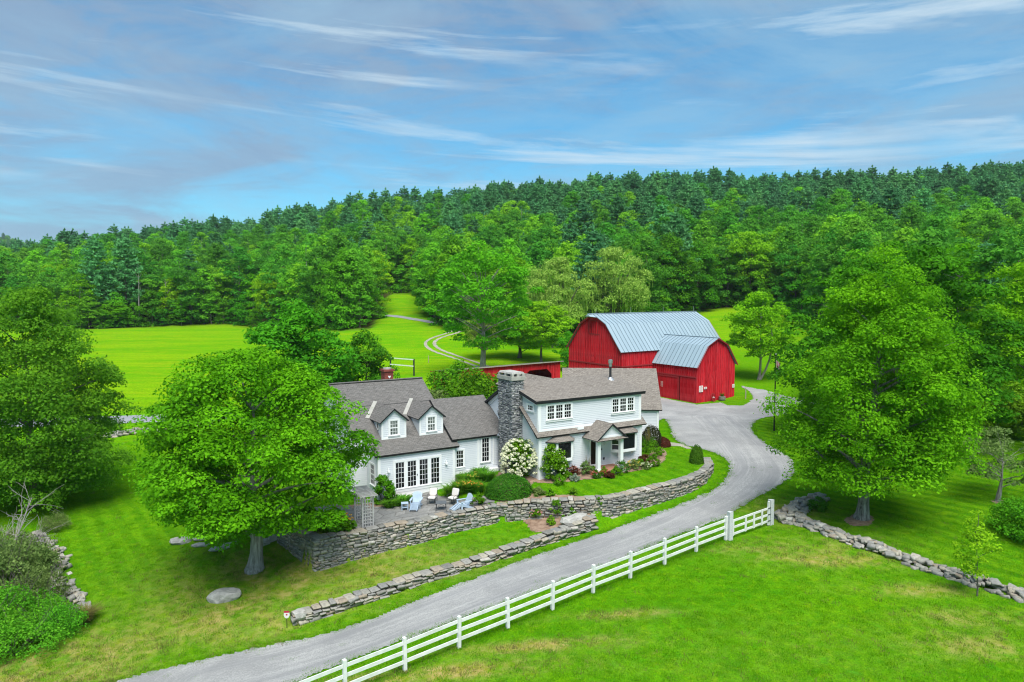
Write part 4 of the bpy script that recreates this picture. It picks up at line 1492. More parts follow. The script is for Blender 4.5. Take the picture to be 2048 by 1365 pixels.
trim('corner_board', leftw(-12.0), [(6.8, 6.95, .1, 4.6), (15.05, 15.2, .1, 4.6)], house, d1=.04)
trim('frieze', cF, [(C0 + .17, C1 - .17, 3.12, 3.30)], house, d1=.04)
trim('skirt_board', cF, [(C0 + .17, C1 - .17, .06, .46)], house, d1=.052)
mb = MB()
mb.bar((C0 - .05, CT + .1, 3.38), (C0 - .05, CRT, 7.62), .06, .2)
mb.build('rake_board', 'white', house)
fd = window(cF, -9.53, -5.99, .72, 2.66, 3, 5, house, name='french_doors', cw=.16, units=4, gap=.22, deep_bottom=.1)
mb = MB()
mb.pbox(cF, -7.86, -7.80, .07, .12, 1.5, 1.62)
mb.build('door_handle', 'black', fd)
for u in (-10.05, -5.45):
    mb = MB()
    mb.pbox(cF, u - .04, u + .04, .02, .12, 2.15, 2.35)
    mb.pbox(cF, u - .07, u + .07, .06, .22, 2.02, 2.15)
    mb.build('wall_lamp', 'white', house)
window(leftw(C0), 5.1, 5.95, 1.0, 2.5, 3, 2, house, sashes=2)
window(leftw(-12.0), 8.0, 8.9, 1.0, 2.5, 3, 2, house, sashes=2)
# round-topped dormers
for k, (a, b) in enumerate(((-10.12, -8.21), (-7.11, -5.18))):
    c = (a + b) / 2
    td = 5.54
    D = front(td)
    zb, ze, zp = 4.17, 5.55, 6.46
    dm = empty('dormer')
    dm.parent = house
    o = clap_wall('dormer_wall', D, [(a, zb), (b, zb), (b, ze), (c, zp - .08), (a, ze)], dm)
    for s0 in (a, b):
        mb = MB()
        mb.face([(s0, td, zb), (s0, td, ze), (s0, td + 2.1, ze)])
        mb.build('cheek', 'siding', dm)
    trim('corner_board', D, [(a - .02, a + .12, zb, ze), (b - .12, b + .02, zb, ze), (a + .12, b - .12, zb - .03, zb + .16)], dm)
    mb = MB()
    mb.bar((a - .03, td + .06, zb), (a - .03, td + 2.1, ze + .02), .05, .10)
    mb.build('cheek_trim', 'white', dm)
    mb = MB()
    tr_ = td + 3.45
    roof_slab(mb, (a - .2, td + 2.35, ze - .06), (a - .2, td - .22, ze - .06), (c, td - .22, zp), (c, tr_, zp), .10)
    roof_slab(mb, (b + .2, td - .22, ze - .06), (b + .2, td + 2.35, ze - .06), (c, tr_, zp + .001), (c, td - .22, zp + .001), .10)
    mb.build('dormer_roof', ['shingle', 'trimdark'], dm)
    mb = MB()
    rz_ = lambda t: CE - .06 + (t - 4.22) * (CR - CE + .06) / (CRT - 4.22) + .025
    t_lo = 4.22 + (ze - .06 - CE + .06) * (CRT - 4.22) / (CR - CE + .06)
    t_hi = 4.22 + (zp - CE + .06) * (CRT - 4.22) / (CR - CE + .06)
    vq = [(a - .22, t_lo, rz_(t_lo)), (a - .52, t_lo + .05, rz_(t_lo + .05)), (c - .26, t_hi + .06, rz_(t_hi + .06)), (c + .02, t_hi, rz_(t_hi))]
    mb.hexa(vq + [(p[0], p[1], p[2] + .03) for p in vq])
    mb.build('valley_flashing', 'concrete', dm)
    mb = MB()
    mb.bar((a + .02, td - .03, ze - .05), (c, td - .03, zp - .14), .05, .10)
    mb.build('rake_board', 'white', dm)
    mb = MB()
    mb.bar((b - .02, td - .03, ze - .05), (c, td - .03, zp - .14), .05, .10)
    mb.build('rake_board', 'white', dm)
    window(D, c - .32, c + .32, 4.47, 5.55, 3, 2, dm, sashes=2, glass='glass_pale', cw=.13)
    if k == 0:
        ov = MB()
        cc = (a - .01, td + .62, 5.12)
        ring = [(cc[0] - .03, cc[1] + .20 * math.cos(2 * PI * j / 16), cc[2] + .26 * math.sin(2 * PI * j / 16)) for j in range(17)]
        for j in range(16):
            ov.bar(ring[j], ring[j + 1], .05, .05)
        w = ov.build('oval_window', 'white', dm)
        ov = MB()
        ov.face([(p[0] + .01, p[1], p[2]) for p in ring[:-1]])
        ov.build('pane', 'glass', w)
# brick chimney behind the cape ridge
mb = MB()
mb.box(-7.41, -6.66, 11.7, 12.5, 6.5, 8.45)
bc = mb.build('brick_chimney', 'brick', house)
mb = MB()
mb.box(-7.50, -6.57, 11.61, 12.59, 8.45, 8.62)
mb.build('chimney_cap', 'brick', bc)
mb = MB()
mb.tube([(-7.03, 12.1, 8.62), (-7.03, 12.1, 8.72)], .36, 12)
mb.build('chimney_pot', 'concrete', bc)
mb = MB()
hx, hz, hy = -7.0, 8.0, 11.68
pts = [(hx, hy, hz - .12), (hx + .12, hy, hz + .02), (hx + .10, hy, hz + .09), (hx + .05, hy, hz + .10), (hx, hy, hz + .06), (hx - .05, hy, hz + .10), (hx - .10, hy, hz + .09), (hx - .12, hy, hz + .02)]
mb.face(pts)
mb.face([(p[0], p[1] + .015, p[2]) for p in pts[::-1]])
mb.build('heart_plaque', 'white', bc)

# --- garage wing, turned against the house
GT = math.radians(-4)
_g0 = gz(1316.2, 882.4, 1.5)


def g2h(p):
    """garage frame (x along the front to the right, ending at 0; y back) -> house frame"""
    wx = _g0[0] + p[0] * math.cos(GT) - p[1] * math.sin(GT) - 1.995
    wy = _g0[1] + p[0] * math.sin(GT) + p[1] * math.cos(GT) - 51.5
    return (wx * math.cos(HT) + wy * math.sin(HT), -wx * math.sin(HT) + wy * math.cos(HT), p[2])


clap_wall('wall', front(0), [(-8.4, 1.3), (0, 1.3), (0, 4.32), (-8.4, 4.32)], house, xf=g2h)
clap_wall('wall', rightw(0), [(0, 1.3), (8.4, 1.3), (8.4, 4.3), (4.2, 7.4), (0, 4.3)], house, xf=g2h)
clap_wall('wall', leftw(-8.4), [(0, 1.3), (8.4, 1.3), (8.4, 4.3), (4.2, 7.4), (0, 4.3)], house, xf=g2h)
mb = MB()
roof_slab(mb, g2h((-8.7, -.3, 4.40)), g2h((.3, -.3, 4.40)), g2h((.3, 4.2, 7.66)), g2h((-8.7, 4.2, 7.66)), .14)
roof_slab(mb, g2h((.3, 8.7, 4.40)), g2h((-8.7, 8.7, 4.40)), g2h((-8.7, 4.202, 7.66)), g2h((.3, 4.202, 7.66)), .14)
mb.build('roof', ['shingle_tan', 'trimdark'], house)
trim('corner_board', front(0), [(-.15, .03, 1.2, 4.3)], house, xf=g2h)
trim('frieze', front(0), [(-8.4, -.15, 4.12, 4.30)], house, d1=.04, xf=g2h)
trim('skirt_board', front(0), [(-8.4, -.15, 1.2, 1.42)], house, d1=.05, xf=g2h)
mb = MB()
mb.box(-8.37, -.03, .03, 8.3, .6, 1.31)
o = mb.build('foundation', 'concrete', house)
o.data.transform(Matrix(((1, 0, 0, 0), (0, 1, 0, 0), (0, 0, 1, 0), (0, 0, 0, 1))))
for v in o.data.vertices:
    v.co = g2h(v.co)

# ------------------------------------------------------------------ barn
BT = math.radians(34.287)
barn = empty('barn', (22.641, 86.0, 0), BT)
tag(barn, 'large red board barn with gambrel metal roof and a lower gambrel wing', 'barn')


def board_wall(name, P, poly, parent, bw=0.36, matn='red', off=0.0):
    """vertical boards and battens, each board its own strip with a batten over the joint"""
    mb = MB()
    us = [p[0] for p in poly]
    zf = lambda u: poly_span([(z, uu) for uu, z in poly], u)
    u = min(us)
    k = 0
    while u < max(us) - .005:
        u2 = min(u + bw, max(us))
        brk = sorted({u, u2} | {p[0] for p in poly if u < p[0] < u2})
        for a, b in zip(brk[:-1], brk[1:]):
            sa, sb = zf(a + 1e-5), zf(b - 1e-5)
            if sa and sb:
                d = off + (.0 if k % 2 else .012)
                q = [(a, sa[0]), (b, sb[0]), (b, sb[1]), (a, sa[1])]
                mb.face([P(uu, d, z) for uu, z in q], 0, [(uu + 50, z) for uu, z in q])
        s_ = zf(min(u + 1e-4, max(us)))
        if s_ and u > min(us):
            mb.pbox(P, u - .05, u + .05, off, off + .06, s_[0], s_[1] - .03)
        u = u2
        k += 1
    return mb.build(name, matn, parent)


ZG = .9
SM, SM1, T0, WM, MBK = -5.65, 13.70, 7.34, 10.54, 2.69
T1, TMID = T0 + WM, T0 + WM / 2
ZME, ZMB, ZMR = 7.46, 10.83, 12.11
gp_ = [(T0, ZG), (T1, ZG), (T1, ZME - .05), (T1 - MBK, ZMB - .08), (TMID, ZMR - .08), (T0 + MBK, ZMB - .08), (T0, ZME - .05)]
board_wall('wall', leftw(SM), gp_, barn)
board_wall('wall', rightw(SM1), gp_, barn)
board_wall('wall', front(T0), [(SM, ZG), (SM1, ZG), (SM1, ZME - .05), (SM, ZME - .05)], barn)
board_wall('wall', backw(T1), [(SM, ZG), (SM1, ZG), (SM1, ZME - .05), (SM, ZME - .05)], barn)
WW, WB, ZWE, ZWB, ZWR = 7.18, 1.70, 5.82, 8.37, 9.27
wg = [(0, ZG), (WW, ZG), (WW, ZWE - .05), (WW - WB, ZWB - .08), (WW / 2, ZWR - .08), (WB, ZWB - .08), (0, ZWE - .05)]
board_wall('wall', front(0), wg, barn)
board_wall('wall', leftw(0), [(0, ZG), (T0, ZG), (T0, ZWE - .05), (0, ZWE - .05)], barn)
board_wall('wall', rightw(WW), [(0, ZG), (T0, ZG), (T0, ZWE - .05), (0, ZWE - .05)], barn)
# hayloft door, hatch, belts, sliding doors
mb = MB()
for (u0, u1, z0, z1) in ((11.72, 13.66, 11.12, 11.22), (11.5, 13.5, 9.35, 9.5), (11.72, 11.84, 9.5, 11.1), (13.54, 13.66, 9.5, 11.1)):
    mb.pbox(leftw(SM), u0, u1, .03, .09, z0, z1)
mb.pbox(leftw(SM), T0 - .02, T1 + .02, .03, .10, 5.45, 5.62)
mb.pbox(leftw(0), .0, 7.0, .05, .16, 4.42, 4.58)
mb.pbox(front(T0), SM - .02, -.02, .03, .10, 5.45, 5.62)
mb.build('belt_trim', 'red_trim', barn)
d = board_wall('loft_door', leftw(SM), [(11.84, 9.5), (13.54, 9.5), (13.54, 11.1), (11.84, 11.1)], barn, off=.06)
d = board_wall('hatch', leftw(SM), [(12.2, 5.78), (12.96, 5.78), (12.96, 7.05), (12.2, 7.05)], barn, off=.05)
d = board_wall('sliding_door', leftw(0), [(2.72, 1.42), (6.6, 1.42), (6.6, 4.36), (2.72, 4.36)], barn, bw=.22, off=.10)
mb = MB()
for (u0, u1, z0, z1) in ((2.72, 2.9, 1.42, 4.36), (6.42, 6.6, 1.42, 4.36), (2.9, 6.42, 4.2, 4.36)):
    mb.pbox(leftw(0), u0, u1, .15, .19, z0, z1)
mb.build('door_frame', 'red_trim', d)
mb = MB()
mb.pbox(leftw(0), 2.56, 2.70, .01, .06, 1.3, 4.4)
mb.build('door_gap_dark', 'gap_dark', d)  # solid strip on the wall, the gap's shade painted near-black
d = board_wall('sliding_door', leftw(0), [(.1, 1.35), (2.55, 1.35), (2.55, 4.36), (.1, 4.36)], barn, bw=.22, off=.05)


# metal roofs: every panel is its own piece, with a raised seam
def panel_mesh(name, run, rise, w):
    mb = MB()
    L_ = math.hypot(run, rise)
    nx_, nz_ = -rise / L_, run / L_
    a, b = (0, 0), (run, rise)
    o = .03
    mb.face([(0, a[0], a[1]), (w, a[0], a[1]), (w, b[0], b[1]), (0, b[0], b[1])])
    mb.face([(0, a[0] - nx_ * o, a[1] - nz_ * o), (w, a[0] - nx_ * o, a[1] - nz_ * o), (w, a[0], a[1]), (0, a[0], a[1])])
    mb.face([(0, a[0] - nx_ * o, a[1] - nz_ * o), (w, a[0] - nx_ * o, a[1] - nz_ * o), (w, b[0] - nx_ * o, b[1] - nz_ * o), (0, b[0] - nx_ * o, b[1] - nz_ * o)])
    s = .055
    for (x0, x1) in ((-.03, .03),):
        c = [(x0, a[0], a[1]), (x1, a[0], a[1]), (x1, b[0], b[1]), (x0, b[0], b[1])]
        c2 = [(p[0] * .6, p[1] + nx_ * s, p[2] + nz_ * s) for p in c]
        mb.hexa(c + c2, 1)
    return mb.mesh(name, ['metal', 'seam'])


def panels(u0, u1, base, run, rise, n, parent, axis):
    """base: (t, z) of the low edge; axis 's' panels step along s, 't' step along t (for the wing)"""
    w = (u1 - u0) / n
    me = panel_mesh('roof_panel', run, rise, w)
    for k in range(n):
        o = link('roof_panel', me, parent)
        if axis == 's':
            o.location = (u0 + k * w, base[0], base[1])
        else:
            o.location = (base[0], u1 - k * w, base[1])
            o.rotation_euler = (0, 0, -PI / 2)


OV = .35
# near side of the main roof (rises with +t)
panels(SM - OV, SM1 + OV, (T0 - .25, ZME - .10), MBK + .25, ZMB - ZME + .10, 30, barn, 's')
panels(SM - OV, SM1 + OV, (T0 + MBK, ZMB), WM / 2 - MBK, ZMR - ZMB, 30, barn, 's')
# far side: one slab each, unseen from the field
mb = MB()
mb.face([(SM - OV, T1 + .25, ZME - .1), (SM1 + OV, T1 + .25, ZME - .1), (SM1 + OV, T1 - MBK, ZMB), (SM - OV, T1 - MBK, ZMB)])
mb.face([(SM - OV, T1 - MBK, ZMB), (SM1 + OV, T1 - MBK, ZMB), (SM1 + OV, TMID, ZMR), (SM - OV, TMID, ZMR)])
mb.build('rear_roof', 'metal', barn)
mb = MB()
mb.bar((SM - OV - .7, TMID, ZMR + .02), (SM1 + OV, TMID, ZMR + .02), .35, .06)
mb.build('ridge_cap', 'metal', barn)
for k in range(4):
    mb = MB()
    s_ = SM + .3 + k * 6.3
    mb.tube([(s_, TMID, ZMR), (s_, TMID, ZMR + .75)], .025, 6)
    mb.build('lightning_rod', 'galv', barn)
mb = MB()       # hay hood and rake edges
mb.hexa([(SM - OV - .8, TMID - .5, ZMR - .34), (SM - OV, TMID - .9, ZMR - .46), (SM - OV, TMID + .9, ZMR - .46), (SM - OV - .8, TMID + .5, ZMR - .34),
         (SM - OV - .8, TMID, ZMR - .03), (SM - OV, TMID - .02, ZMR), (SM - OV, TMID + .02, ZMR), (SM - OV - .8, TMID + .01, ZMR - .03)])
mb.build('hay_hood', 'metal', barn)
mb = MB()
for s_ in (SM - OV + .04, SM1 + OV - .04):
    for a, b in (((T0 - .25, ZME - .18), (T0 + MBK, ZMB - .1)), ((T0 + MBK, ZMB - .1), (TMID, ZMR - .1)), ((T1 + .25, ZME - .18), (T1 - MBK, ZMB - .1)), ((T1 - MBK, ZMB - .1), (TMID, ZMR - .1))):
        mb.bar((s_, a[0], a[1]), (s_, b[0], b[1]), .05, .14)
mb.build('rake_trim', 'red_trim', barn)
# wing: panels step along t; rotated pieces rise with +s on the near (-s) side
panels(-.35, 9.2, (-.25, ZWE - .10), WB + .25, ZWB - ZWE + .10, 15, barn, 't')
panels(-.35, 9.6, (WB, ZWB), WW / 2 - WB, ZWR - ZWB, 16, barn, 't')
mb = MB()
mb.face([(WW + .25, -.35, ZWE - .1), (WW + .25, 9.2, ZWE - .1), (WW - WB, 9.2, ZWB), (WW - WB, -.35, ZWB)])
mb.face([(WW - WB, -.35, ZWB), (WW - WB, 9.6, ZWB), (WW / 2, 9.6, ZWR), (WW / 2, -.35, ZWR)])
mb.build('rear_roof', 'metal', barn)
mb = MB()
for a, b in (((-.25, ZWE - .18), (WB, ZWB - .09)), ((WB, ZWB - .09), (WW / 2, ZWR - .09)), ((WW + .25, ZWE - .18), (WW - WB, ZWB - .09)), ((WW - WB, ZWB - .09), (WW / 2, ZWR - .09))):
    mb.bar((a[0], -.30, a[1]), (b[0], -.30, b[1]), .05, .14)
mb.build('rake_trim', 'red_trim', barn)
mb = MB()
mb.bar((WW / 2, -.35, ZWR + .02), (WW / 2, 9.2, ZWR + .02), .3, .05)
mb.build('ridge_cap', 'metal', barn)


def barn_sign(label, P, u0, u1, z0, z1, lines, frame=True):
    root = empty('barn_sign', barn.matrix_world @ Vector(P((u0 + u1) / 2, .1, z0)))
    root.rotation_euler = (0, 0, BT)
    root.location = Matrix.Translation((22.641, 86.0, 0)) @ Matrix.Rotation(BT, 4, 'Z') @ Vector(P((u0 + u1) / 2, .1, z0))
    c = Vector(P((u0 + u1) / 2, .1, z0))
    R = lambda u, d, z: tuple(Vector(P(u, d, z)) - c)
    mb = MB()
    mb.pbox(R, u0, u1, .06, .12, z0, z1)
    mb.build('sign_board', 'sign_white', root)
    mb = MB()
    n = lines
    for k in range(n):
        zc = z1 - (z1 - z0) * (k + .8) / (n + .6)
        w = (u1 - u0) * (.34 if k % 2 else .22)
        mb.pbox(R, (u0 + u1) / 2 - w, (u0 + u1) / 2 + w, .12, .125, zc - .018, zc + .018)
    mb.build('sign_lettering', 'sign_red', root)
    tag(root, label, 'sign', 'signs on the barn walls')
    return root


barn_sign('white notice board hung on the barn sliding door', leftw(0), 5.34, 5.91, 2.79, 3.49, 4)
barn_sign('tall white sign beside the corner of the barn wing gable', front(0), .39, 1.07, 2.66, 3.44, 5)
barn_sign('small white plate next to the tall sign on the barn gable', front(0), 1.28, 1.79, 2.97, 3.23, 2)
barn_sign('white square sign near the far edge of the barn wing gable', front(0), 6.67, 7.07, 2.75, 3.19, 3)


def barn_w(s, t, z=0.0):
    v = Matrix.Translation((22.641, 86.0, 0)) @ Matrix.Rotation(BT, 4, 'Z') @ Vector((s, t, z))
    return v


# wagon wheel and half barrel against the wing gable
p = barn_w(2.75, -.35)
wz = float(mesh_z(p.x, p.y))
wheel = empty('wagon_wheel', (p.x, p.y, wz + .5), BT)
wheel.rotation_euler = (math.radians(-14), 0, BT + .25)
tag(wheel, 'old red wagon wheel leaning against the barn gable', 'wheel')
mb = MB()
R_ = .52
ring = [(R_ * math.cos(2 * PI * j / 20), 0, R_ * math.sin(2 * PI * j / 20)) for j in range(21)]
for j in range(20):
    mb.bar(ring[j], ring[j + 1], .07, .07)
mb.build('rim', 'red_trim', wheel)
mb = MB()
for j in range(10):
    mb.bar((0, 0, 0), (R_ * math.cos(2 * PI * j / 10), 0, R_ * math.sin(2 * PI * j / 10)), .04, .04)
mb.build('spokes', 'red_trim', wheel)
mb = MB()
mb.tube([(0, -.1, 0), (0, .1, 0)], .09, 10)
mb.build('hub', 'sign_white', wheel)
p = barn_w(4.1, -.6)
bz = float(mesh_z(p.x, p.y))
bar_ = empty('barrel_planter', (p.x, p.y, bz + .02))
tag(bar_, 'half-barrel planter with sprouting plants in front of the barn gable', 'planter')
mb = MB()
mb.tube([(0, 0, 0), (0, 0, .25), (0, 0, .5), (0, 0, .49)], [.36, .43, .40, .30], 16)
mb.build('barrel', 'barrel', bar_)
for z in (.12, .38):
    mb = MB()
    mb.tube([(0, 0, z), (0, 0, z + .04)], .435, 16)
    mb.build('hoop', 'galv', bar_)

# ------------------------------------------------------------------ low red cart shed behind the house
_a, _b = np.array([-7.9, 94.0]), np.array([7.3, 106.0])
_len = float(np.linalg.norm(_b - _a))
shed = empty('cart_shed', (_a[0], _a[1], 1.0), math.atan2(_b[1] - _a[1], _b[0] - _a[0]))
tag(shed, 'long low red open-fronted cart shed behind the farmhouse', 'shed')
zt = 3.5
openings = [(2.2, 6.2), (7.0, 11.6), (12.4, 17.6)]
mb = MB()


def shed_front(u):
    for (a, b) in openings:
        if a < u < b:
            e = min(u - a, b - u)
            return 2.55 if e > .9 else 1.75 + e * .89
    return -.2


u = 0.0
k = 0
while u < _len:
    u2 = min(u + .2, _len)
    zb_ = [shed_front(u + 1e-4), shed_front(u2 - 1e-4)]
    mb.face([(u, -(k % 2) * .015, zb_[0]), (u2, -(k % 2) * .015, zb_[1]), (u2, -(k % 2) * .015, zt), (u, -(k % 2) * .015, zt)], 0, [(u + 20, zb_[0]), (u2 + 20, zb_[1]), (u2 + 20, zt), (u + 20, zt)])
    u = u2
    k += 1
mb.build('front_wall', 'red', shed)
mb = MB()
mb.face([(0, 5, -.2), (_len, 5, -.2), (_len, 5, 2.9), (0, 5, 2.9)])
mb.face([(0, 0, -.2), (0, 5, -.2), (0, 5, 2.9), (0, 0, zt)])
mb.face([(_len, 0, -.2), (_len, 5, -.2), (_len, 5, 2.9), (_len, 0, zt)])
mb.build('back_wall', 'red', shed)
mb = MB()
roof_slab(mb, (-.3, 5.4, 2.95), (_len + .3, 5.4, 2.95), (_len + .3, -.35, zt + .10), (-.3, -.35, zt + .10), .10)
mb.build('roof', ['shingle', 'red_trim'], shed)
mb = MB()
mb.bar((-.3, -.37, zt + .07), (_len + .3, -.37, zt + .07), .04, .12)
mb.build('eave_board', 'wood', shed)
for k, u in enumerate((9.3, 12.0)):
    mb = MB()
    mb.tube([(u, -.02, 2.85 if k == 0 else 2.1), (u, -.28, 2.8 if k == 0 else 2.05)], [.05, .14], 8)
    mb.build('shed_lamp', 'white', shed)
# ------------------------------------------------------------------ stone walls
def polyline_at(P):
    """arc-length parametrisation of a 3D polyline; returns total length and sampler"""
    P = np.array(P, float)
    seg = np.linalg.norm(np.diff(P[:, :2], axis=0), axis=1)
    S = np.concatenate([[0], np.cumsum(seg)])

    def at(s):
        s = min(max(s, 0), S[-1])
        k = min(int(np.searchsorted(S, s, 'right')) - 1, len(seg) - 1)
        f = (s - S[k]) / max(seg[k], 1e-9)
        p = P[k] * (1 - f) + P[k + 1] * f
        d = (P[k + 1, :2] - P[k, :2]) / max(seg[k], 1e-9)
        return p, d
    return S[-1], at


def stone_wall(name, label, line, base_of, side, hmin, hmax, wmin, wmax, depth, cap=(.35, .9), seed=1, limit=300, core_back=0.5, both=False, group=None, cat='stone wall', batter=0.0, ends=True, rough=.05, top_jit=.05):
    """line: top line (x,y,ztop) left to right; side: +1/-1 which side of travel the visible face is.
    Every stone is laid in courses; the largest are pieces of their own, the rest one joined part."""
    rng = random.Random(seed)
    total, at = polyline_at(line)
    root = empty(name, (line[0][0], line[0][1], float(base_of(0))))
    tag(root, label, cat, group)
    off = np.array(root.location)
    stones = []

    def top(u):
        return at(u)[0][2]

    for face in ((1, -1) if both else (1,)):
        rects = course_fill(0, total, base_of, lambda u: top(u) - .04, hmin, hmax, wmin, wmax, rng)
        for (u, z, w, h) in rects:
            p, d = at(u)
            n = np.array([d[1], -d[0]]) * side * face
            frac = (top(u) - z)
            o = rng.uniform(-rough, rough) + batter * frac + (0 if face == 1 else core_back)
            c = (p[0] + n[0] * o * (1 if face == 1 else 1), p[1] + n[1] * o, z)
            stones.append((c, d, (w * 1.0, depth * rng.uniform(.8, 1.2), h * 1.0), rng.uniform(-.12, .12), rng.uniform(-.14, .14)))
    # capstones lie across the top
    u = 0.0
    while cap and u < total:
        w = rng.uniform(*cap)
        p, d = at(min(u + w / 2, total))
        n = np.array([d[1], -d[0]]) * side
        m = 1 if not both else 1
        c = (p[0] - n[0] * (core_back * .45 - .05), p[1] - n[1] * (core_back * .45 - .05), p[2] - .03 + rng.uniform(-.5, .5) * top_jit)
        stones.append((c, d, (w * 1.02, core_back * rng.uniform(.85, 1.25) + .1, rng.uniform(.12, .2)), rng.uniform(-.05, .05), rng.uniform(-.08, .08)))
        u += w
    # core
    V = []
    n_ = max(2, int(total / .4))
    mb = MB()
    prev = None
    for k in range(n_ + 1):
        u = total * k / n_
        p, d = at(u)
        n = np.array([d[1], -d[0]]) * side
        b = base_of(u) - .3
        a_ = (p[0] - n[0] * .05 - off[0], p[1] - n[1] * .05 - off[1])
        c_ = (p[0] - n[0] * core_back - off[0], p[1] - n[1] * core_back - off[1])
        cur = [(a_[0], a_[1], b - off[2]), (c_[0], c_[1], b - off[2]), (c_[0], c_[1], p[2] - .04 - off[2]), (a_[0], a_[1], p[2] - .04 - off[2])]
        if prev:
            for i in range(4):
                mb.face([prev[i], prev[(i + 1) % 4], cur[(i + 1) % 4], cur[i]])
        else:
            mb.face(cur)
        prev = cur
    mb.face(prev[::-1])
    mb.build('wall_core', 'core', root)
    stones.sort(key=lambda s: -s[2][0] * s[2][2])
    for (c, d, sz, rz, ry) in stones[:limit]:
        o = link('stone', rng.choice(STONE_MESH), root)
        o.location = (c[0] - off[0], c[1] - off[1], c[2] - off[2])
        o.rotation_euler = (rng.uniform(-.06, .06), ry, math.atan2(d[1], d[0]) + rz)
        o.scale = sz
    rest = stones[limit:]
    if rest:
        it = []
        for (c, d, sz, rz, ry) in rest:
            ca, sa = math.cos(math.atan2(d[1], d[0]) + rz), math.sin(math.atan2(d[1], d[0]) + rz)
            it.append(((c[0] - off[0], c[1] - off[1], c[2] - off[2]), ((ca * sz[0], sa * sz[0], ry * sz[0]), (-sa * sz[1], ca * sz[1], 0), (0, 0, sz[2]))))
        join_stones('small_stones', it, root)
    return root


def heap_wall(name, label, line, width, height, seed, limit=300, dens=1.0, smin=.26, smax=.58, cat='stone wall', group=None):
    """tumbled fieldstones piled along a line on the ground (x, y)"""
    rng = random.Random(seed)
    L3 = [(x, y, float(mesh_z(x, y))) for x, y in smooth_line(np.array(line)[:, :2], .8)]
    total, at = polyline_at(L3)
    root = empty(name, L3[0])
    tag(root, label, cat, group)
    off = np.array(L3[0])
    st_ = []
    n = int(total * width * height * 26 * dens)
    for _ in range(n):
        u = rng.uniform(0, total)
        v = rng.uniform(-1, 1)
        top = height * (1 - abs(v) ** 2.2) * (.8 + .25 * math.sin(u * 1.7) * math.sin(u * .6 + 1))
        h = top * rng.random() ** .45
        p, d = at(u)
        nn = np.array([-d[1], d[0]])
        w = rng.uniform(smin, smax) * (1.15 - .3 * h / height)
        sz = (w, w * rng.uniform(.6, .95), w * rng.uniform(.34, .62))
        x, y = p[0] + nn[0] * v * width / 2, p[1] + nn[1] * v * width / 2
        st_.append(((x, y, float(mesh_z(x, y)) + h - sz[2] * .15), sz, math.atan2(d[1], d[0]) + rng.uniform(-.9, .9), rng.uniform(-.35, .35), rng.uniform(-.35, .35)))
    st_.sort(key=lambda s: -(s[1][0] + s[0][2] - off[2]))
    for (c, sz, rz, rx, ry) in st_[:limit]:
        o = link('stone', rng.choice(STONE_MESH), root)
        o.location = (c[0] - off[0], c[1] - off[1], c[2] - off[2])
        o.rotation_euler = (rx, ry, rz)
        o.scale = sz
    if len(st_) > limit:
        it = []
        for (c, sz, rz, rx, ry) in st_[limit:]:
            m = Matrix.Rotation(rz, 3, 'Z') @ Matrix.Rotation(ry, 3, 'Y') @ Matrix.Rotation(rx, 3, 'X')
            it.append(((c[0] - off[0], c[1] - off[1], c[2] - off[2]), [tuple(m.col[k] * sz[k]) for k in range(3)]))
        join_stones('small_stones', it, root)
    return root


def base_along(line, out=0.35, side=1, sink=.06):
    total, at = polyline_at(line)

    def f(u):
        p, d = at(u)
        n = np.array([d[1], -d[0]]) * side
        return float(mesh_z(p[0] + n[0] * out, p[1] + n[1] * out)) - sink
    return f


WT = [(x, y, z) for x, y, z in WALL_XYZ]
stone_wall('retaining_wall', 'tall dry-stone retaining wall holding up the flagstone patio and house lawn', WT, base_along(WT, .45, 1), 1, .09, .25, .18, .50, .34, (.35, .9), 21, 300, .55, batter=.03, rough=.035)
LW = [(x, y, float(ground_z(np.array([x + _ln[0] * .5]), np.array([y + _ln[1] * .5]))[0]) + .26) for x, y in smooth_line(LOW_XY, 1.5)]
LWm = [(x - _ln[0] * .05, y - _ln[1] * .05, z) for x, y, z in LW]
stone_wall('roadside_wall', 'low dry-stone wall along the grass verge of the driveway', LWm, base_along(LWm, .45, 1), 1, .12, .27, .20, .56, .40, (.3, .75), 22, 300, .5, rough=.09, top_jit=.10)
heap_wall('field_wall', 'long tumbled grey fieldstone wall running downhill from the gate', [G(u, v) for u, v in ((1560, 1044), (1590, 1043), (1620, 1052), (1700, 1083), (1800, 1119), (1900, 1150), (1980, 1176), (2060, 1202), (2160, 1236))], 1.05, .55, 23, 300, 1.5)
heap_wall('gate_side_wall', 'short fieldstone wall beside the gate, running up towards the maple', [G(u, v) for u, v in ((1560, 1040), (1590, 1024), (1612, 1008), (1640, 998))], 1.5, .55, 24, 160, 1.2)
heap_wall('roadway_wall', 'pale fieldstone wall across the lawn by the country road', [G(u, v) for u, v in ((120, 884), (180, 878), (250, 870), (310, 862), (350, 857), (420, 848))], 1.1, .6, 25, 200, .8, .35, .8)
heap_wall('thicket_wall', 'half-buried stone wall at the edge of the overgrown thicket', [G(u, v) for u, v in ((65, 1075), (100, 1098), (122, 1130), (118, 1160), (140, 1195), (162, 1224))], 1.1, .42, 26, 160, .9)

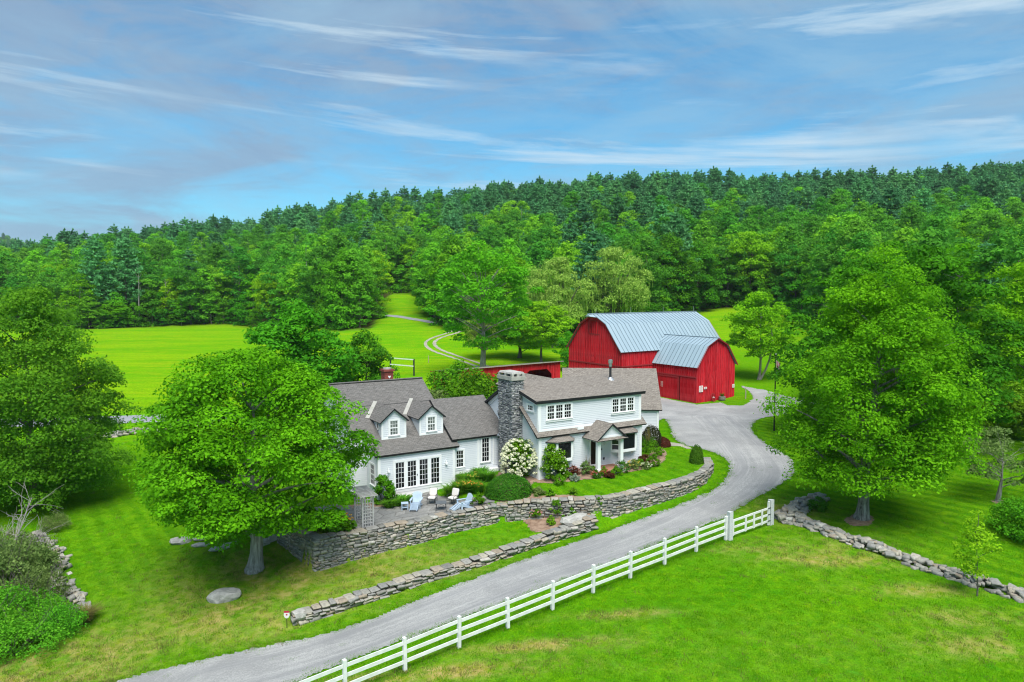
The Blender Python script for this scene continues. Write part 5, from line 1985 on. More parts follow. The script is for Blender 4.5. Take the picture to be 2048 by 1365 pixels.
# big end boulder of the roadside wall, rocks, boulder on the lawn
def rock_mesh(seed, sub=2):
    bm = bmesh.new()
    bmesh.ops.create_icosphere(bm, subdivisions=sub, radius=1)
    r = random.Random(seed)
    ph = [r.uniform(0, 6) for _ in range(9)]
    for v in bm.verts:
        c = v.co
        k = 1 + r.uniform(-.07, .07) + .13 * math.sin(2.3 * c.x + ph[0]) * math.sin(2.1 * c.y + ph[1]) + .10 * math.sin(4.1 * c.z + ph[2] + 2 * c.x) + .05 * math.sin(7 * c.y + ph[3]) * math.sin(6 * c.x + ph[4])
        v.co = c * k
        v.co.z = max(min(v.co.z, .62 + .1 * math.sin(3 * c.x + ph[5])), -.6)
    me = bpy.data.meshes.new('rock')
    bm.to_mesh(me)
    bm.free()
    me.materials.append(M['boulder'])
    return me


ROCKS = [rock_mesh(s) for s in (1, 2, 3, 4, 5)]


def rock(name, label, u, v, sz, rz, k, sink=.25, cat='boulder', group=None, parent=None):
    p = G(u, v)
    o = link(name, ROCKS[k], parent, (p[0], p[1], p[2] + sz[2] * (.6 - sink)), rz, sz)
    return tag(o, label, cat, group)


rock('boulder', 'flat grey boulder lying in the lawn below the spreading maple', 451, 1198, (.92, .55, .48), .1, 0)
rock('boulder', 'big rounded end boulder of the roadside wall beside the small sign', 601, 1238, (.42, .36, .42), .5, 1, .1)
rock('boulder', 'long grey slab where the roadside wall meets the retaining wall', 1150, 1045, (1.2, .45, .5), .62, 2, .2)
rock('boulder', 'pinkish rock under the low branches of the spreading maple', 362, 1086, (.75, .4, .35), .2, 3)
rock('boulder', 'thin flat stone on the lawn between two rocks under the maple', 400, 1092, (.62, .3, .16), -.1, 4)
rock('boulder', 'pale stepping stone near the maple, farther from the trunk than the slanting slab', 404, 1079, (.6, .3, .14), .2, 1)
rock('boulder', 'long slanting ledge rock by the maple trunk', 450, 1096, (1.05, .3, .24), .85, 2)
for k, (u, v) in enumerate(((520, 1092), (532, 1086), (545, 1080), (556, 1074))):
    p = G(u, v)
    mb = MB()
    r = random.Random(k)
    w, dpt = 1.1, .45
    pts = [(-w / 2 + r.uniform(-.1, .1), -dpt / 2), (w / 2 + r.uniform(-.1, .1), -dpt / 2 + r.uniform(-.05, .05)), (w / 2, dpt / 2), (-w / 2, dpt / 2 + r.uniform(-.05, .05))]
    mb.hexa([(x, y, -.15) for x, y in pts] + [(x * .97, y * .97, .1) for x, y in pts])
    tag(mb.build('stone_step', 'boulder', None, loc=(p[0], p[1], p[2] + .03), rotz=math.radians(33)), 'grey slab of the stone steps at the side of the retaining wall', 'step', 'stone steps beside the retaining wall')

# ------------------------------------------------------------------ flagstones on the patio
pat = np.array(PATIO_POLY)
ex = np.array([math.cos(HT), math.sin(HT)])
ey = np.array([-math.sin(HT), math.cos(HT)])
c0 = pat.mean(0)
rgf = random.Random(9)
cell = .78
grid = {}
for i in range(-14, 15):
    for j in range(-10, 11):
        grid[i, j] = np.array([(i + .5 * (j % 2)) * cell * 1.15 + rgf.uniform(-.26, .26), j * cell * .85 + rgf.uniform(-.2, .2)])
patio_ob = bpy.data.objects['patio']
nfl = 0
for i in range(-13, 13):
    for j in range(-9, 9):
        q = [grid[i, j], grid[i + 1, j], grid[i + 1 + (j % 2) * 0, j + 1], grid[i, j + 1]]
        q = np.array(q)
        cq = q.mean(0)
        wq = c0 + cq[0] * ex + cq[1] * ey
        if not inside(np.array([wq[0]]), np.array([wq[1]]), PATIO_POLY)[0]:
            continue
        pts = []
        for k in range(4):
            a, b = q[k], q[(k + 1) % 4]
            for f in (.0, .5):
                p = a * (1 - f) + b * f + (rgf.uniform(-.06, .06) if f else 0)
                p = cq + (p - cq) * (.95 if f == 0 else .93)
                pts.append(p - cq)
        zc = float(mesh_z(wq[0], wq[1]))
        mb = MB()
        hgt = .03 + rgf.uniform(-.006, .01)
        w3 = [(p[0] * ex[0] + p[1] * ey[0], p[0] * ex[1] + p[1] * ey[1]) for p in pts]
        mb.face([(x, y, hgt) for x, y in w3])
        for k in range(8):
            a, b = w3[k], w3[(k + 1) % 8]
            mb.face([(a[0] * 1.01, a[1] * 1.01, 0), (b[0] * 1.01, b[1] * 1.01, 0), (b[0], b[1], hgt), (a[0], a[1], hgt)])
        o = mb.build('flagstone', 'flag', patio_ob, loc=(wq[0], wq[1], zc + .004))
        nfl += 1

# ------------------------------------------------------------------ white board fence and gate
FA, FB = gz(690, 1390, -1.5), gz(1451, 1080, -.2)
fdir = (FB - FA) / np.linalg.norm(FB - FA)
flen = float(np.linalg.norm(FB - FA))
span = flen / 9
fence = empty('board_fence', (*FA, float(mesh_z(*FA))), math.atan2(fdir[1], fdir[0]))
tag(fence, 'white three-board fence between the pasture and the driveway', 'fence')
fz0 = fence.location.z
posts = [k * span for k in range(-4, 10)]
pz = [float(mesh_z(*(FA + fdir * s))) - fz0 for s in posts]
pm = MB()
pm.box(-.075, .075, -.075, .075, -.2, 1.50)
pm.hexa([(-.075, -.075, 1.50), (.075, -.075, 1.50), (.075, .075, 1.50), (-.075, .075, 1.50), (-.01, -.01, 1.545), (.01, -.01, 1.545), (.01, .01, 1.545), (-.01, .01, 1.545)])
pme = pm.mesh('post', 'fencewhite')
rf = random.Random(2)
for s, z in zip(posts, pz):
    o = link('post', pme, fence, (s, 0, z + rf.uniform(-.02, .03)))
    o.rotation_euler = (rf.uniform(-.022, .022), rf.uniform(-.018, .018), rf.uniform(-.04, .04))
for k in range(len(posts) - 1):
    for h in (.42, .84, 1.26):
        a, b = Vector((posts[k] + .0, -.0, pz[k] + h + rf.uniform(-.012, .012))), Vector((posts[k + 1], -.0, pz[k + 1] + h + rf.uniform(-.012, .012)))
        mb = MB()
        mb.bar(a, b, .045, .155)
        mb.build('rail', 'fencewhite', fence)
GA, GB = gz(1459, 1080, -.2), gz(1541, 1050, -.2)
for k, (P_, hgt, lb) in enumerate(((GA, 1.78, 'rough granite gate post standing beside the last fence post'), (GB, 1.66, 'rough granite gate post next to the tumbled stone wall'))):
    mb = MB()
    w = .145
    mb.hexa([(-w, -w, -.3), (w, -w, -.3), (w, w, -.3), (-w, w, -.3), (-w * .95, -w * .92, hgt), (w * .94, -w * .95, hgt + .03), (w * .96, w * .9, hgt - .01), (-w * .92, w * .95, hgt + .02)])
    o = mb.build('granite_post', 'granite', None, loc=(*P_, float(mesh_z(*P_))), rotz=.45)
    tag(o, lb, 'post', 'granite gate posts')
gd = (GB - GA) / np.linalg.norm(GB - GA)
gl = float(np.linalg.norm(GB - GA))
gate = empty('field_gate', (*GA, float(mesh_z(*GA))), math.atan2(gd[1], gd[0]))
tag(gate, 'white wooden farm gate hung between two granite posts', 'gate')
ze = float(mesh_z(*GB)) - gate.location.z
zg = lambda s, h: ze * s / gl + h
for h in (.30, .72, 1.14):
    mb = MB()
    mb.bar((.24, 0, zg(.24, h)), (gl - .24, 0, zg(gl - .24, h)), .05, .13)
    mb.build('rail', 'fencewhite', gate)
for s in (.28, gl * .36, gl * .56, gl * .76):
    mb = MB()
    mb.bar((s, -.05, zg(s, .22)), (s, -.05, zg(s, 1.22)), .16, .045, up=(0, 1, 0))
    mb.build('stile', 'fencewhite', gate)
mb = MB()
mb.bar((gl - .3, -.03, zg(gl, .05)), (gl - .3, -.03, zg(gl, 1.6)), .17, .10, up=(0, 1, 0))
mb.build('hinge_stile', 'fencewhite', gate)
for h in (.34, .76, 1.18):
    mb = MB()
    mb.bar((gl - .45, -.09, zg(gl, h)), (gl - .05, -.09, zg(gl, h)), .03, .05)
    mb.build('hinge', 'black', gate)

# ------------------------------------------------------------------ patio furniture
def adirondack(loc, rz, label):
    r = empty('adirondack_chair', loc, rz)
    tag(r, label, 'chair', 'painted garden chairs on the patio')
    # faces local -Y
    mb = MB()
    for k in range(7):
        x = -.30 + k * .1
        top = 1.02 - .012 * abs(k - 3) ** 2
        mb.bar((x * .85, .18, .30), (x, .48, top), .088, .022, up=(0, -1, .3))
    mb.build('backrest', 'adi', r)
    mb = MB()
    for k in range(6):
        y = -.36 + k * .105
        mb.bar((-.30, y, .40 - k * .027), (.30, y, .40 - k * .027), .095, .022)
    mb.build('seat', 'adi', r)
    for sx in (-1, 1):
        mb = MB()
        mb.hexa([(sx * .34 - .07, -.42, .58), (sx * .34 + .07, -.42, .58), (sx * .36 + .05, .40, .58), (sx * .36 - .05, .40, .58), (sx * .34 - .07, -.42, .605), (sx * .34 + .07, -.42, .605), (sx * .36 + .05, .40, .605), (sx * .36 - .05, .40, .605)])
        mb.build('armrest', 'adi', r)
        mb = MB()
        mb.bar((sx * .33, -.36, 0), (sx * .33, -.36, .58), .035, .11, up=(0, 1, 0))
        mb.build('leg', 'adi', r)
        mb = MB()
        mb.bar((sx * .31, -.38, .36), (sx * .31, .52, .06), .03, .12)
        mb.build('leg', 'adi', r)
    mb = MB()
    for k in range(6):
        y = -.46 - k * .1
        z = .36 - k * .045
        mb.bar((-.27, y, z), (.27, y, z), .09, .022)
    for sx in (-1, 1):
        mb.bar((sx * .24, -.42, .33), (sx * .24, -1.02, .06), .03, .09)
        mb.bar((sx * .24, -.55, .28), (sx * .24, -.55, .0), .03, .05)
    mb.build('footrest', 'adi', r)
    return r


def iron_chair(loc, rz, label):
    r = empty('patio_armchair', loc, rz)
    tag(r, label, 'chair', 'cushioned iron armchairs on the patio')
    for sx in (-1, 1):
        for (y, h) in ((-.28, .62), (.26, .62)):
            mb = MB()
            mb.tube([(sx * .29, y, 0), (sx * .29, y, h)], .016, 6)
            mb.build('leg', 'iron', r)
        mb = MB()
        mb.tube([(sx * .29, -.28, .62), (sx * .30, 0, .66), (sx * .29, .26, .62)], .016, 6)
        mb.build('armrest', 'iron', r)
    mb = MB()
    mb.box(-.28, .28, -.28, .26, .36, .385)
    mb.tube([(-.28, .26, .4), (-.27, .46, 1.0), (.27, .46, 1.0), (.28, .26, .4)], .016, 6)
    mb.build('frame', 'iron', r)
    for nm, (y0, z0, y1, z1) in (('seat_cushion', (-.28, .44, .24, .44)), ('back_cushion', (.25, .50, .41, 1.02))):
        bm = bmesh.new()
        bmesh.ops.create_cube(bm, size=1)
        bmesh.ops.bevel(bm, geom=bm.edges[:], offset=.18, segments=2, profile=.5, affect='EDGES')
        me = bpy.data.meshes.new(nm)
        L_ = math.hypot(y1 - y0, z1 - z0)
        an = math.atan2(z1 - z0, y1 - y0)
        bmesh.ops.transform(bm, verts=bm.verts, matrix=Matrix.Translation((0, (y0 + y1) / 2, (z0 + z1) / 2)) @ Matrix.Rotation(an, 4, 'X') @ Matrix.Diagonal((.54, L_, .13, 1)))
        bm.to_mesh(me)
        bm.free()
        me.materials.append(M['cushion'])
        me.polygons.foreach_set('use_smooth', [True] * len(me.polygons))
        link(nm, me, r)
    return r


PZ = .04
adirondack(gp(-6.62, 47.9, PZ), math.radians(-4), 'pale blue slatted garden chair with footrest, facing the driveway beside the little table')
adirondack(gp(-3.25, 47.35, PZ), math.radians(-58), 'pale blue slatted garden chair with footrest, turned sideways near the clipped bush')
iron_chair(gp(-5.62, 48.75, PZ), math.radians(-8), 'cream-cushioned iron armchair between the garden chair and the coffee table')
iron_chair(gp(-4.15, 48.5, PZ), math.radians(-32), 'cream-cushioned iron armchair beside the sideways garden chair')
st = empty('side_table', gp(-7.35, 47.45, PZ), .2)
tag(st, 'small pale slatted side table beside the garden chair', 'table')
mb = MB()
for k in range(5):
    mb.box(-.24, .24, -.24 + k * .098, -.155 + k * .098, .44, .465)
mb.build('table_top', 'adi', st)
for sx in (-1, 1):
    for sy in (-1, 1):
        mb = MB()
        mb.box(sx * .2 - .025, sx * .2 + .025, sy * .2 - .025, sy * .2 + .025, 0, .44)
        mb.build('leg', 'adi', st)
mb = MB()
mb.box(-.2, .2, -.2, .2, .16, .18)
mb.build('shelf', 'adi', st)
ct = empty('coffee_table', gp(-4.85, 47.35, PZ), .1)
tag(ct, 'dark wrought-iron coffee table in the middle of the patio chairs', 'table')
mb = MB()
mb.box(-.36, .36, -.36, .36, .50, .525)
mb.build('table_top', 'table_top', ct)
for sx in (-1, 1):
    for sy in (-1, 1):
        mb = MB()
        mb.tube([(sx * .36, sy * .36, 0), (sx * .30, sy * .30, .25), (sx * .34, sy * .34, .5)], .018, 6)
        mb.build('leg', 'iron', ct)
mb = MB()
for sx in (-1, 1):
    mb.tube([(sx * .31, -.31, .2), (sx * .31, .31, .2)], .012, 6)
    for k in range(9):
        a0, a1 = k / 8 * PI, (k + 1) / 8 * PI
        if k < 8:
            mb.tube([(sx * .2 * math.cos(a0), -.34, .3 + .15 * math.sin(a0)), (sx * .2 * math.cos(a1), -.34, .3 + .15 * math.sin(a1))], .01, 5)
mb.build('scroll', 'iron', ct)

# arbour with two lattice sides
AR = G(736, 1057)
arb = empty('garden_arbour', (AR[0], AR[1], AR[2]), math.radians(28))
tag(arb, 'weathered grey lattice garden arbour at the edge of the patio', 'arbour')
for k, y0 in enumerate((0.0, 1.75)):
    for x in (-.34, .34):
        mb = MB()
        mb.box(x - .05, x + .05, y0 - .05, y0 + .05, 0, 2.02)
        mb.build('post', 'cedar', arb)
    mb = MB()
    for x in (-.17, 0, .17):
        mb.box(x - .022, x + .022, y0 - .012, y0 + .012, .08, 1.92)
    for j in range(9):
        z = .12 + j * .215
        mb.box(-.30, .30, y0 - .03, y0 - .0125, z - .024, z + .024)
    mb.build('lattice', 'cedar', arb)
    sg = 1 if k == 0 else -1
    for x in (-.34, .34):
        mb = MB()
        mb.bar((x, y0 + sg * .02, 1.35), (x, y0 + sg * .52, 1.95), .05, .07)
        mb.build('brace', 'cedar', arb)
for x in (-.34, .34):
    mb = MB()
    mb.bar((x, -.35, 2.06), (x, 2.1, 2.06), .05, .10)
    mb.build('beam', 'cedar', arb)
for j in range(9):
    mb = MB()
    y = -.3 + j * .295
    mb.bar((-.58, y, 2.14), (.58, y, 2.14), .05, .06)
    mb.build('top_slat', 'cedar', arb)

# little sign at the wall end
sp = G(574, 1256)
sg_ = empty('yard_sign', (sp[0], sp[1], sp[2]), .1)
tag(sg_, 'tiny red and white shield sign on a black stake by the roadside wall', 'sign')
mb = MB()
mb.box(-.015, .015, -.01, .01, -.1, .62)
mb.build('stake', 'black', sg_)
mb = MB()
pts = [(-.13, .86), (-.15, .66), (-.09, .54), (0, .50), (.09, .54), (.15, .66), (.13, .86)]
mb.face([(x, -.014, z) for x, z in pts])
mb.face([(x, .014, z) for x, z in pts[::-1]])
for k in range(len(pts)):
    a, b = pts[k], pts[(k + 1) % len(pts)]
    mb.face([(a[0], -.014, a[1]), (b[0], -.014, b[1]), (b[0], .014, b[1]), (a[0], .014, a[1])])
mb.build('shield', 'sign_white', sg_)
mb = MB()
mb.box(-.14, .14, -.018, -.0145, .80, .90)
mb.box(-.04, .04, -.018, -.0145, .66, .74)
mb.build('emblem', 'sign_red', sg_)

# flag pole with a hanging flag, fence-like rail frame and posts in the far field
fp = G(1548, 862)
pole = empty('flag_pole', (fp[0], fp[1], fp[2]))
tag(pole, 'tall dark flag pole on the grass beside the gravel turning', 'flag pole')
mb = MB()
mb.tube([(0, 0, -.1), (0, 0, .5), (0, 0, 7.6)], [.10, .07, .05], 8)
mb.build('shaft', 'black', pole)
mb = MB()
mb.tube([(0, 0, 7.6), (0, 0, 7.66), (0, 0, 7.74)], [.04, .08, .01], 8)
mb.build('finial', 'galv', pole)
flg = empty('flag', (fp[0] + .05, fp[1] - .05, fp[2] + 5.6))
tag(flg, 'striped red and white flag with dark blue canton hanging limp on its pole', 'flag')
for j in range(7):
    mb = MB()
    x0, x1 = .04 + j * .055, .04 + (j + 1) * .055
    dz = j * .05
    y0, y1 = .05 * math.sin(j * 1.9), .05 * math.sin((j + 1) * 1.9)
    mb.face([(x0, y0, .0 + dz * .4), (x1, y1, .02 + dz * .4), (x1 - .05, y1, 1.45 - dz), (x0 - .05, y0, 1.45 - dz + .03)])
    mb.face([(x0, y0 + .008, .0 + dz * .4), (x1, y1 + .008, .02 + dz * .4), (x1 - .05, y1 + .008, 1.45 - dz), (x0 - .05, y0 + .008, 1.45 - dz + .03)])
    mb.build('stripe', 'flag_red' if j % 2 else 'flag_white', flg)
mb = MB()
mb.face([(.0, -.06, .1), (.18, -.09, .2), (.16, -.09, .75), (.0, -.06, .7)])
mb.face([(.0, -.052, .1), (.18, -.082, .2), (.16, -.082, .75), (.0, -.052, .7)])
mb.build('canton', 'flag_blue', flg)

fr = gz(828, 752, 1.6)
frm = empty('rail_frame', (*fr, float(mesh_z(*fr))), math.radians(-35))
tag(frm, 'white two-rail frame on dark posts in the field behind the house', 'rail frame')
hh = 2.7
for x in (0, -5.2):
    mb = MB()
    mb.box(x - .09, x + .09, -.09, .09, -.3, hh)
    mb.build('post', 'iron', frm)
for z in (hh - .1, hh - 1.15):
    mb = MB()
    mb.bar((0, -.1, z), (-5.2, -.1, z), .06, .16)
    mb.build('rail', 'fencewhite', frm)
for (u, v, h, lb) in ((857, 726, 1.3, 'lone grey stake in the far field near the curve of the dirt track'), (1491, 798, 1.4, 'slim grey wooden post in the grass beside the barn'), (239, 860, 1.0, 'short dark stake standing behind the pale stone wall by the road')):
    p = G(u, v)
    mb = MB()
    mb.tube([(0, 0, -.2), (.02, 0, h * .5), (0, .02, h)], [.07, .06, .055], 7)
    tag(mb.build('field_post', 'wood', None, loc=(p[0], p[1], p[2])), lb, 'post', 'odd posts in the grass')
# ------------------------------------------------------------------ plants
def leaves_from(pos, nrm, size, rng, aspect=.62, var=None, droop=None):
    """one folded leaf (a bent diamond of two triangles' worth) per point"""
    n = len(pos)
    r = rng.normal(size=(n, 3))
    t = np.cross(nrm, r)
    t /= np.linalg.norm(t, axis=1)[:, None] + 1e-9
    if droop is not None:
        t = t * (1 - droop) + np.array([0, 0, -1]) * droop
        t /= np.linalg.norm(t, axis=1)[:, None] + 1e-9
    b = np.cross(nrm, t)
    b /= np.linalg.norm(b, axis=1)[:, None] + 1e-9
    s = (size * rng.uniform(.5, 1.5, n))[:, None]
    lift = nrm * s * .10
    V = np.stack([pos - t * s * .5 + lift * 0, pos + b * s * aspect * .5 - lift, pos + t * s * .55, pos - b * s * aspect * .5 - lift], 1).reshape(-1, 3)
    if var is None:
        var = rng.random(n)
    return V, np.repeat(var, 4)


def quads_n(n, off=0):
    return np.arange(n * 4).reshape(n, 4) + off


def clump_points(rng, C, R, per, low=-.35, shell=.4, up=.55, scat=.45):
    """leaf points on the upper/outer shells of clumps C with radii R (n,3)"""
    n = len(C) * per
    ci = np.repeat(np.arange(len(C)), per)
    z = rng.uniform(low, 1, n)
    a = rng.uniform(0, 2 * PI, n)
    q = np.sqrt(np.maximum(0, 1 - z * z))
    d = np.stack([q * np.cos(a), q * np.sin(a), z], 1)
    k = (1 - shell * rng.random(n) ** 1.6)[:, None]
    lump = 1 + .16 * np.sin(5 * d[:, 0:1] + ci[:, None] * 1.7) * np.sin(4 * d[:, 1:2] + ci[:, None]) + .1 * rng.normal(size=(n, 1))
    pos = C[ci] + d * k * R[ci] * lump
    nr = d * .75 + np.array([0, 0, up]) + rng.normal(size=(n, 3)) * scat
    nr /= np.linalg.norm(nr, axis=1)[:, None]
    return pos, nr, ci


def prof_clumps(rng, prof, n, cr, flat=.6, bias=.45, jit=0.0, lobes=0):
    """clump centres filling a crown of profile [(z, r)], denser toward the outside"""
    P = np.array(prof, float)
    zz = np.linspace(P[0, 0], P[-1, 0], 200)
    rr = np.interp(zz, P[:, 0], P[:, 1])
    w = rr ** 1.3 + .15
    z = rng.choice(zz, n, p=w / w.sum()) + rng.uniform(-.15, .15, n)
    r0 = np.interp(z, P[:, 0], P[:, 1])
    a = rng.uniform(0, 2 * PI, n)
    if lobes:
        r0 = r0 * (1 + .16 * np.sin(a * lobes + z * .8 + rng.uniform(0, 6)))
    r = r0 * rng.random(n) ** bias * (1 + jit * rng.normal(size=n))
    C = np.stack([r * np.cos(a), r * np.sin(a), z], 1)
    s = rng.uniform(cr[0], cr[1], n)
    R = np.stack([s, s, s * flat * rng.uniform(.8, 1.2, n)], 1)
    # shrink so that clumps stay about inside the outline
    out_ = np.maximum(r + s * np.where(rng.random(n) < .3, .2, .8) - r0, 0)
    C[:, :2] *= np.clip((r - out_ * .8) / np.maximum(r, .01), 0.1, 1)[:, None]
    return C, R


def limb(mb, a, b, r0, r1, rng, sag=.0, n=5, sides=6):
    a, b = np.array(a), np.array(b)
    pts, rad = [], []
    m = (a + b) / 2 + np.array([0, 0, np.linalg.norm(b - a) * sag]) + rng.normal(size=3) * np.linalg.norm(b - a) * .06
    for k in range(n):
        t = k / (n - 1)
        pts.append((1 - t) ** 2 * a + 2 * t * (1 - t) * m + t * t * b)
        rad.append(r0 * (1 - t) + r1 * t)
    mb.tube(pts, rad, sides, 0, False)


def tree_meshes(name, seed, H, prof, n_cl, per, leaf, cr, trunk_r, bark, leafm, flat=.6, bias=.45, n_limb=26, fork=None, up=.55, low=-.35, lobes=0, lean=(0, 0), trunk_top=.75, droop=None, aspect=.62, shell=.4, scat=.45, flare=1.5):
    rng = np.random.default_rng(seed)
    C, R = prof_clumps(rng, prof, n_cl, cr, flat, bias, .05, lobes)
    C[:, 0] += lean[0] * C[:, 2] / H
    C[:, 1] += lean[1] * C[:, 2] / H
    pos, nr, ci = clump_points(rng, C, R, per, low, shell, up, scat)
    tone = rng.random(len(C))
    var = np.clip(.55 * tone[ci] + .45 * rng.random(len(ci)), 0, 1)
    V, A = leaves_from(pos, nr, leaf, rng, aspect, var, droop)
    crown = np_mesh(name + '_crown', V, quads_n(len(pos)), [leafm], {'leafvar': A})
    mb = MB()
    tz = H * trunk_top
    ax = lambda z: np.array([lean[0] * z / H + .12 * math.sin(z * .9 + seed), lean[1] * z / H + .12 * math.cos(z * .7 + seed), z])
    zs = [-.4, 0, .35, 1.0, 2.0] + list(np.linspace(3.0, tz, 6)) if tz > 4 else [-.2, 0, .15, .4, tz * .5, tz]
    mb.tube([ax(z) for z in zs], [trunk_r * (flare if z <= 0 else 1.15 if z < .5 else max(.12, 1 - z / (tz * 1.15))) for z in zs], 10, 0, False)
    order = rng.permutation(len(C))[:n_limb]
    for i in order:
        c = C[i]
        rad = math.hypot(c[0], c[1])
        z0 = max(prof[0][0] * .6, min(c[2] - rad * rng.uniform(.25, .6), tz * .95))
        r0 = trunk_r * rng.uniform(.22, .42) * (1 - .6 * z0 / (tz * 1.1))
        limb(mb, ax(z0), c + np.array([0, 0, R[i][2] * .2]), max(r0, .02), max(r0 * .2, .008), rng, .06)
    trunk = mb.mesh(name + '_trunk', bark, True)
    return trunk, crown


def join_tree(name, trunk, crown):
    """one mesh for trees too far off to show parts"""
    me = bpy.data.meshes.new(name)
    bm = bmesh.new()
    bm.from_mesh(trunk)
    n0 = len(bm.faces)
    bm.from_mesh(crown)
    bm.faces.ensure_lookup_table()
    lay = bm.verts.layers.float.get('leafvar')
    for i, f in enumerate(bm.faces):
        f.material_index = 0 if i < n0 else 1
    bm.to_mesh(me)
    bm.free()
    me.materials.append(trunk.materials[0])
    me.materials.append(crown.materials[0])
    return me


def tree(name, label, xyz, meshes, rz=0.0, sc=1.0, group=None, cat='tree'):
    r = empty(name, xyz, rz)
    s3 = sc if hasattr(sc, '__len__') else (sc,) * 3
    r.scale = s3
    tag(r, label, cat, group)
    link('trunk', meshes[0], r)
    link('crown', meshes[1], r)
    return r


# --- the big near trees
mp = tree_meshes('near_maple', 31, 13.6, [(2.9, 3.0), (3.7, 5.2), (4.8, 6.3), (7.0, 6.4), (9.3, 5.6), (11.6, 3.8), (13.3, 1.0)], 255, 400, .18, (.65, 1.55), .42, 'bark_pale', 'leaf_maple', .64, .33, 44, lobes=5, low=-.3, shell=.25)
tree('maple_tree', 'broad spreading bright green maple on the lawn below the stone wall', gp(-15.5, 41.6, -.02), mp, .3)
lt = tree_meshes('edge_tree', 32, 16.5, [(1.0, 4.4), (3.0, 5.8), (6.0, 6.2), (9.5, 5.4), (12.5, 4.1), (15.0, 2.4), (16.4, .9)], 400, 240, .19, (.8, 1.5), .38, 'bark', 'leaf_edge', .7, .34, 34, lobes=4, up=.4, low=-.3, shell=.28)
p = G(45, 1040)
tree('shade_tree', 'tall dark green tree standing over the thicket', gp(p[0] - 1.2, p[1] + 3.0), lt, 1.0)
rm = tree_meshes('yard_maple', 33, 16.6, [(2.3, 3.5), (3.2, 5.1), (5.5, 5.6), (8.5, 5.3), (11.5, 4.3), (14.5, 2.8), (17.0, .9)], 300, 390, .17, (.65, 1.5), .38, 'bark_lichen', 'leaf_maple2', .75, .34, 50, lobes=6, low=-.35, shell=.25, lean=(1.4, 0))
p = G(1720, 1037)
tree('maple_tree', 'large round maple with a lichen-spotted trunk in a mulch ring near the gate', gp(p[0], p[1]), rm, 0.0)
bm_ = tree_meshes('rear_maple', 34, 18.6, [(1.5, 6.0), (4, 9.0), (8, 9.4), (12, 8.0), (15.5, 5.4), (18.2, 1.4)], 230, 260, .30, (.9, 2.0), .5, 'bark', 'leaf_deep', .5, .34, 26, lobes=5, low=-.2, shell=.28)
tree('maple_tree', 'huge deep green maple standing behind the lichen-spotted maple', gp(35.2, 64.5), bm_, .7)

# --- medium trees, built once per kind and reused
mA = tree_meshes('round_tree', 41, 13, [(1.5, 2.8), (3, 4.6), (6, 5.2), (9, 4.4), (11.5, 2.6), (12.8, .7)], 130, 130, .34, (.8, 1.5), .32, 'bark', 'leaf_dark', .6, .38, 20, lobes=4)
mL = tree_meshes('light_tree', 42, 13, [(3.0, 2.6), (5, 4.4), (8, 4.8), (10.5, 3.6), (12.6, 1.0)], 130, 120, .30, (.7, 1.3), .22, 'bark', 'leaf_lime', .6, .4, 26, lobes=3)
mO = tree_meshes('open_tree', 43, 19.5, [(4.5, 3.0), (7, 6.0), (10, 8.0), (14, 8.2), (17.5, 6.2), (20.6, 2.0)], 125, 150, .40, (.9, 1.9), .55, 'bark_pale', 'leaf_dark', .65, .34, 60, lobes=3, trunk_top=.66)
tree('maple_tree', 'dark green rounded maple rising behind the cape wing roof', gp(-22.6, 73.0), mA, .4, (1.15, 1.15, 1.06))
tree('apple_tree', 'low spreading fruit tree behind the brick chimney', gp(-16.2, 78.0), mA, 2.2, (.62, .62, .78))
tree('shade_tree', 'tall open-crowned tree with bare pale limbs beside the dirt track', gp(-4.6, 112.5), mO, 1.2)
p = G(1519, 760)
tw = tree_meshes('twin_tree', 44, 12.4, [(3.2, 2.4), (5, 4.2), (7.5, 4.7), (10, 3.6), (12.2, 1.0)], 120, 130, .30, (.7, 1.3), .20, 'bark_pale', 'leaf_lime', .65, .4, 26, lobes=3)
t_ = tree('birch_tree', 'light green tree with two leaning trunks beyond the barn corner', gp(p[0], p[1]), tw, .4)
mb = MB()
rg_ = np.random.default_rng(3)
limb(mb, (0, 0, -.2), (1.6, -.3, 7.5), .17, .05, rg_, 0, 6, 8)
mb.build('trunk', 'bark_pale', t_)
RT_ = tree_meshes('edge_lime', 47, 17.5, [(.6, 4.5), (3, 6.4), (7, 7.0), (11, 6.2), (15, 3.8), (17.2, 1.0)], 190, 150, .30, (.9, 1.8), .3, 'bark', 'leaf_lime', .65, .34, 20, lobes=4)
tree('shade_tree', 'pale green tall tree behind the hedge at the picture edge', gp(52.0, 69.0), RT_, 1.2, (1, 1, 1))
tree('shade_tree', 'mid green tree filling the gap behind the huge deep green maple', gp(42.5, 77.0), mA, 1.9, (1.6, 1.6, 1.35))
tree('shade_tree', 'dark tree overhanging the pasture edge beyond the fruit tree', gp(48.0, 56.5), mA, 3.0, (.8, .8, .8))
p = G(1124, 722)
tree('young_tree', 'small round green tree between the cart shed and the barn', gp(9.4, 118.0), mA, .3, (.45, .45, .50))
tree('shade_tree', 'bright green tree in front of the drooping pale willow', gp(5.4, 128.0), mL, .9, (1.15, 1.15, .92))
tree('shade_tree', 'dark leafy tree standing at the foot of the willows', gp(1.4, 134.0), mA, 2.9, (1.1, 1.1, 1.0))
ap = tree_meshes('old_apple', 45, 5.2, [(1.6, 1.6), (2.6, 2.8), (3.8, 2.8), (4.9, 1.2)], 46, 110, .17, (.45, .9), .14, 'bark_lichen', 'leaf_olive', .5, .4, 22, trunk_top=.55, lean=(.7, .2))
p = G(1994, 1004)
tree('apple_tree', 'old gnarled fruit tree with a leaning trunk on the far lawn', gp(p[0], p[1]), ap, .2)
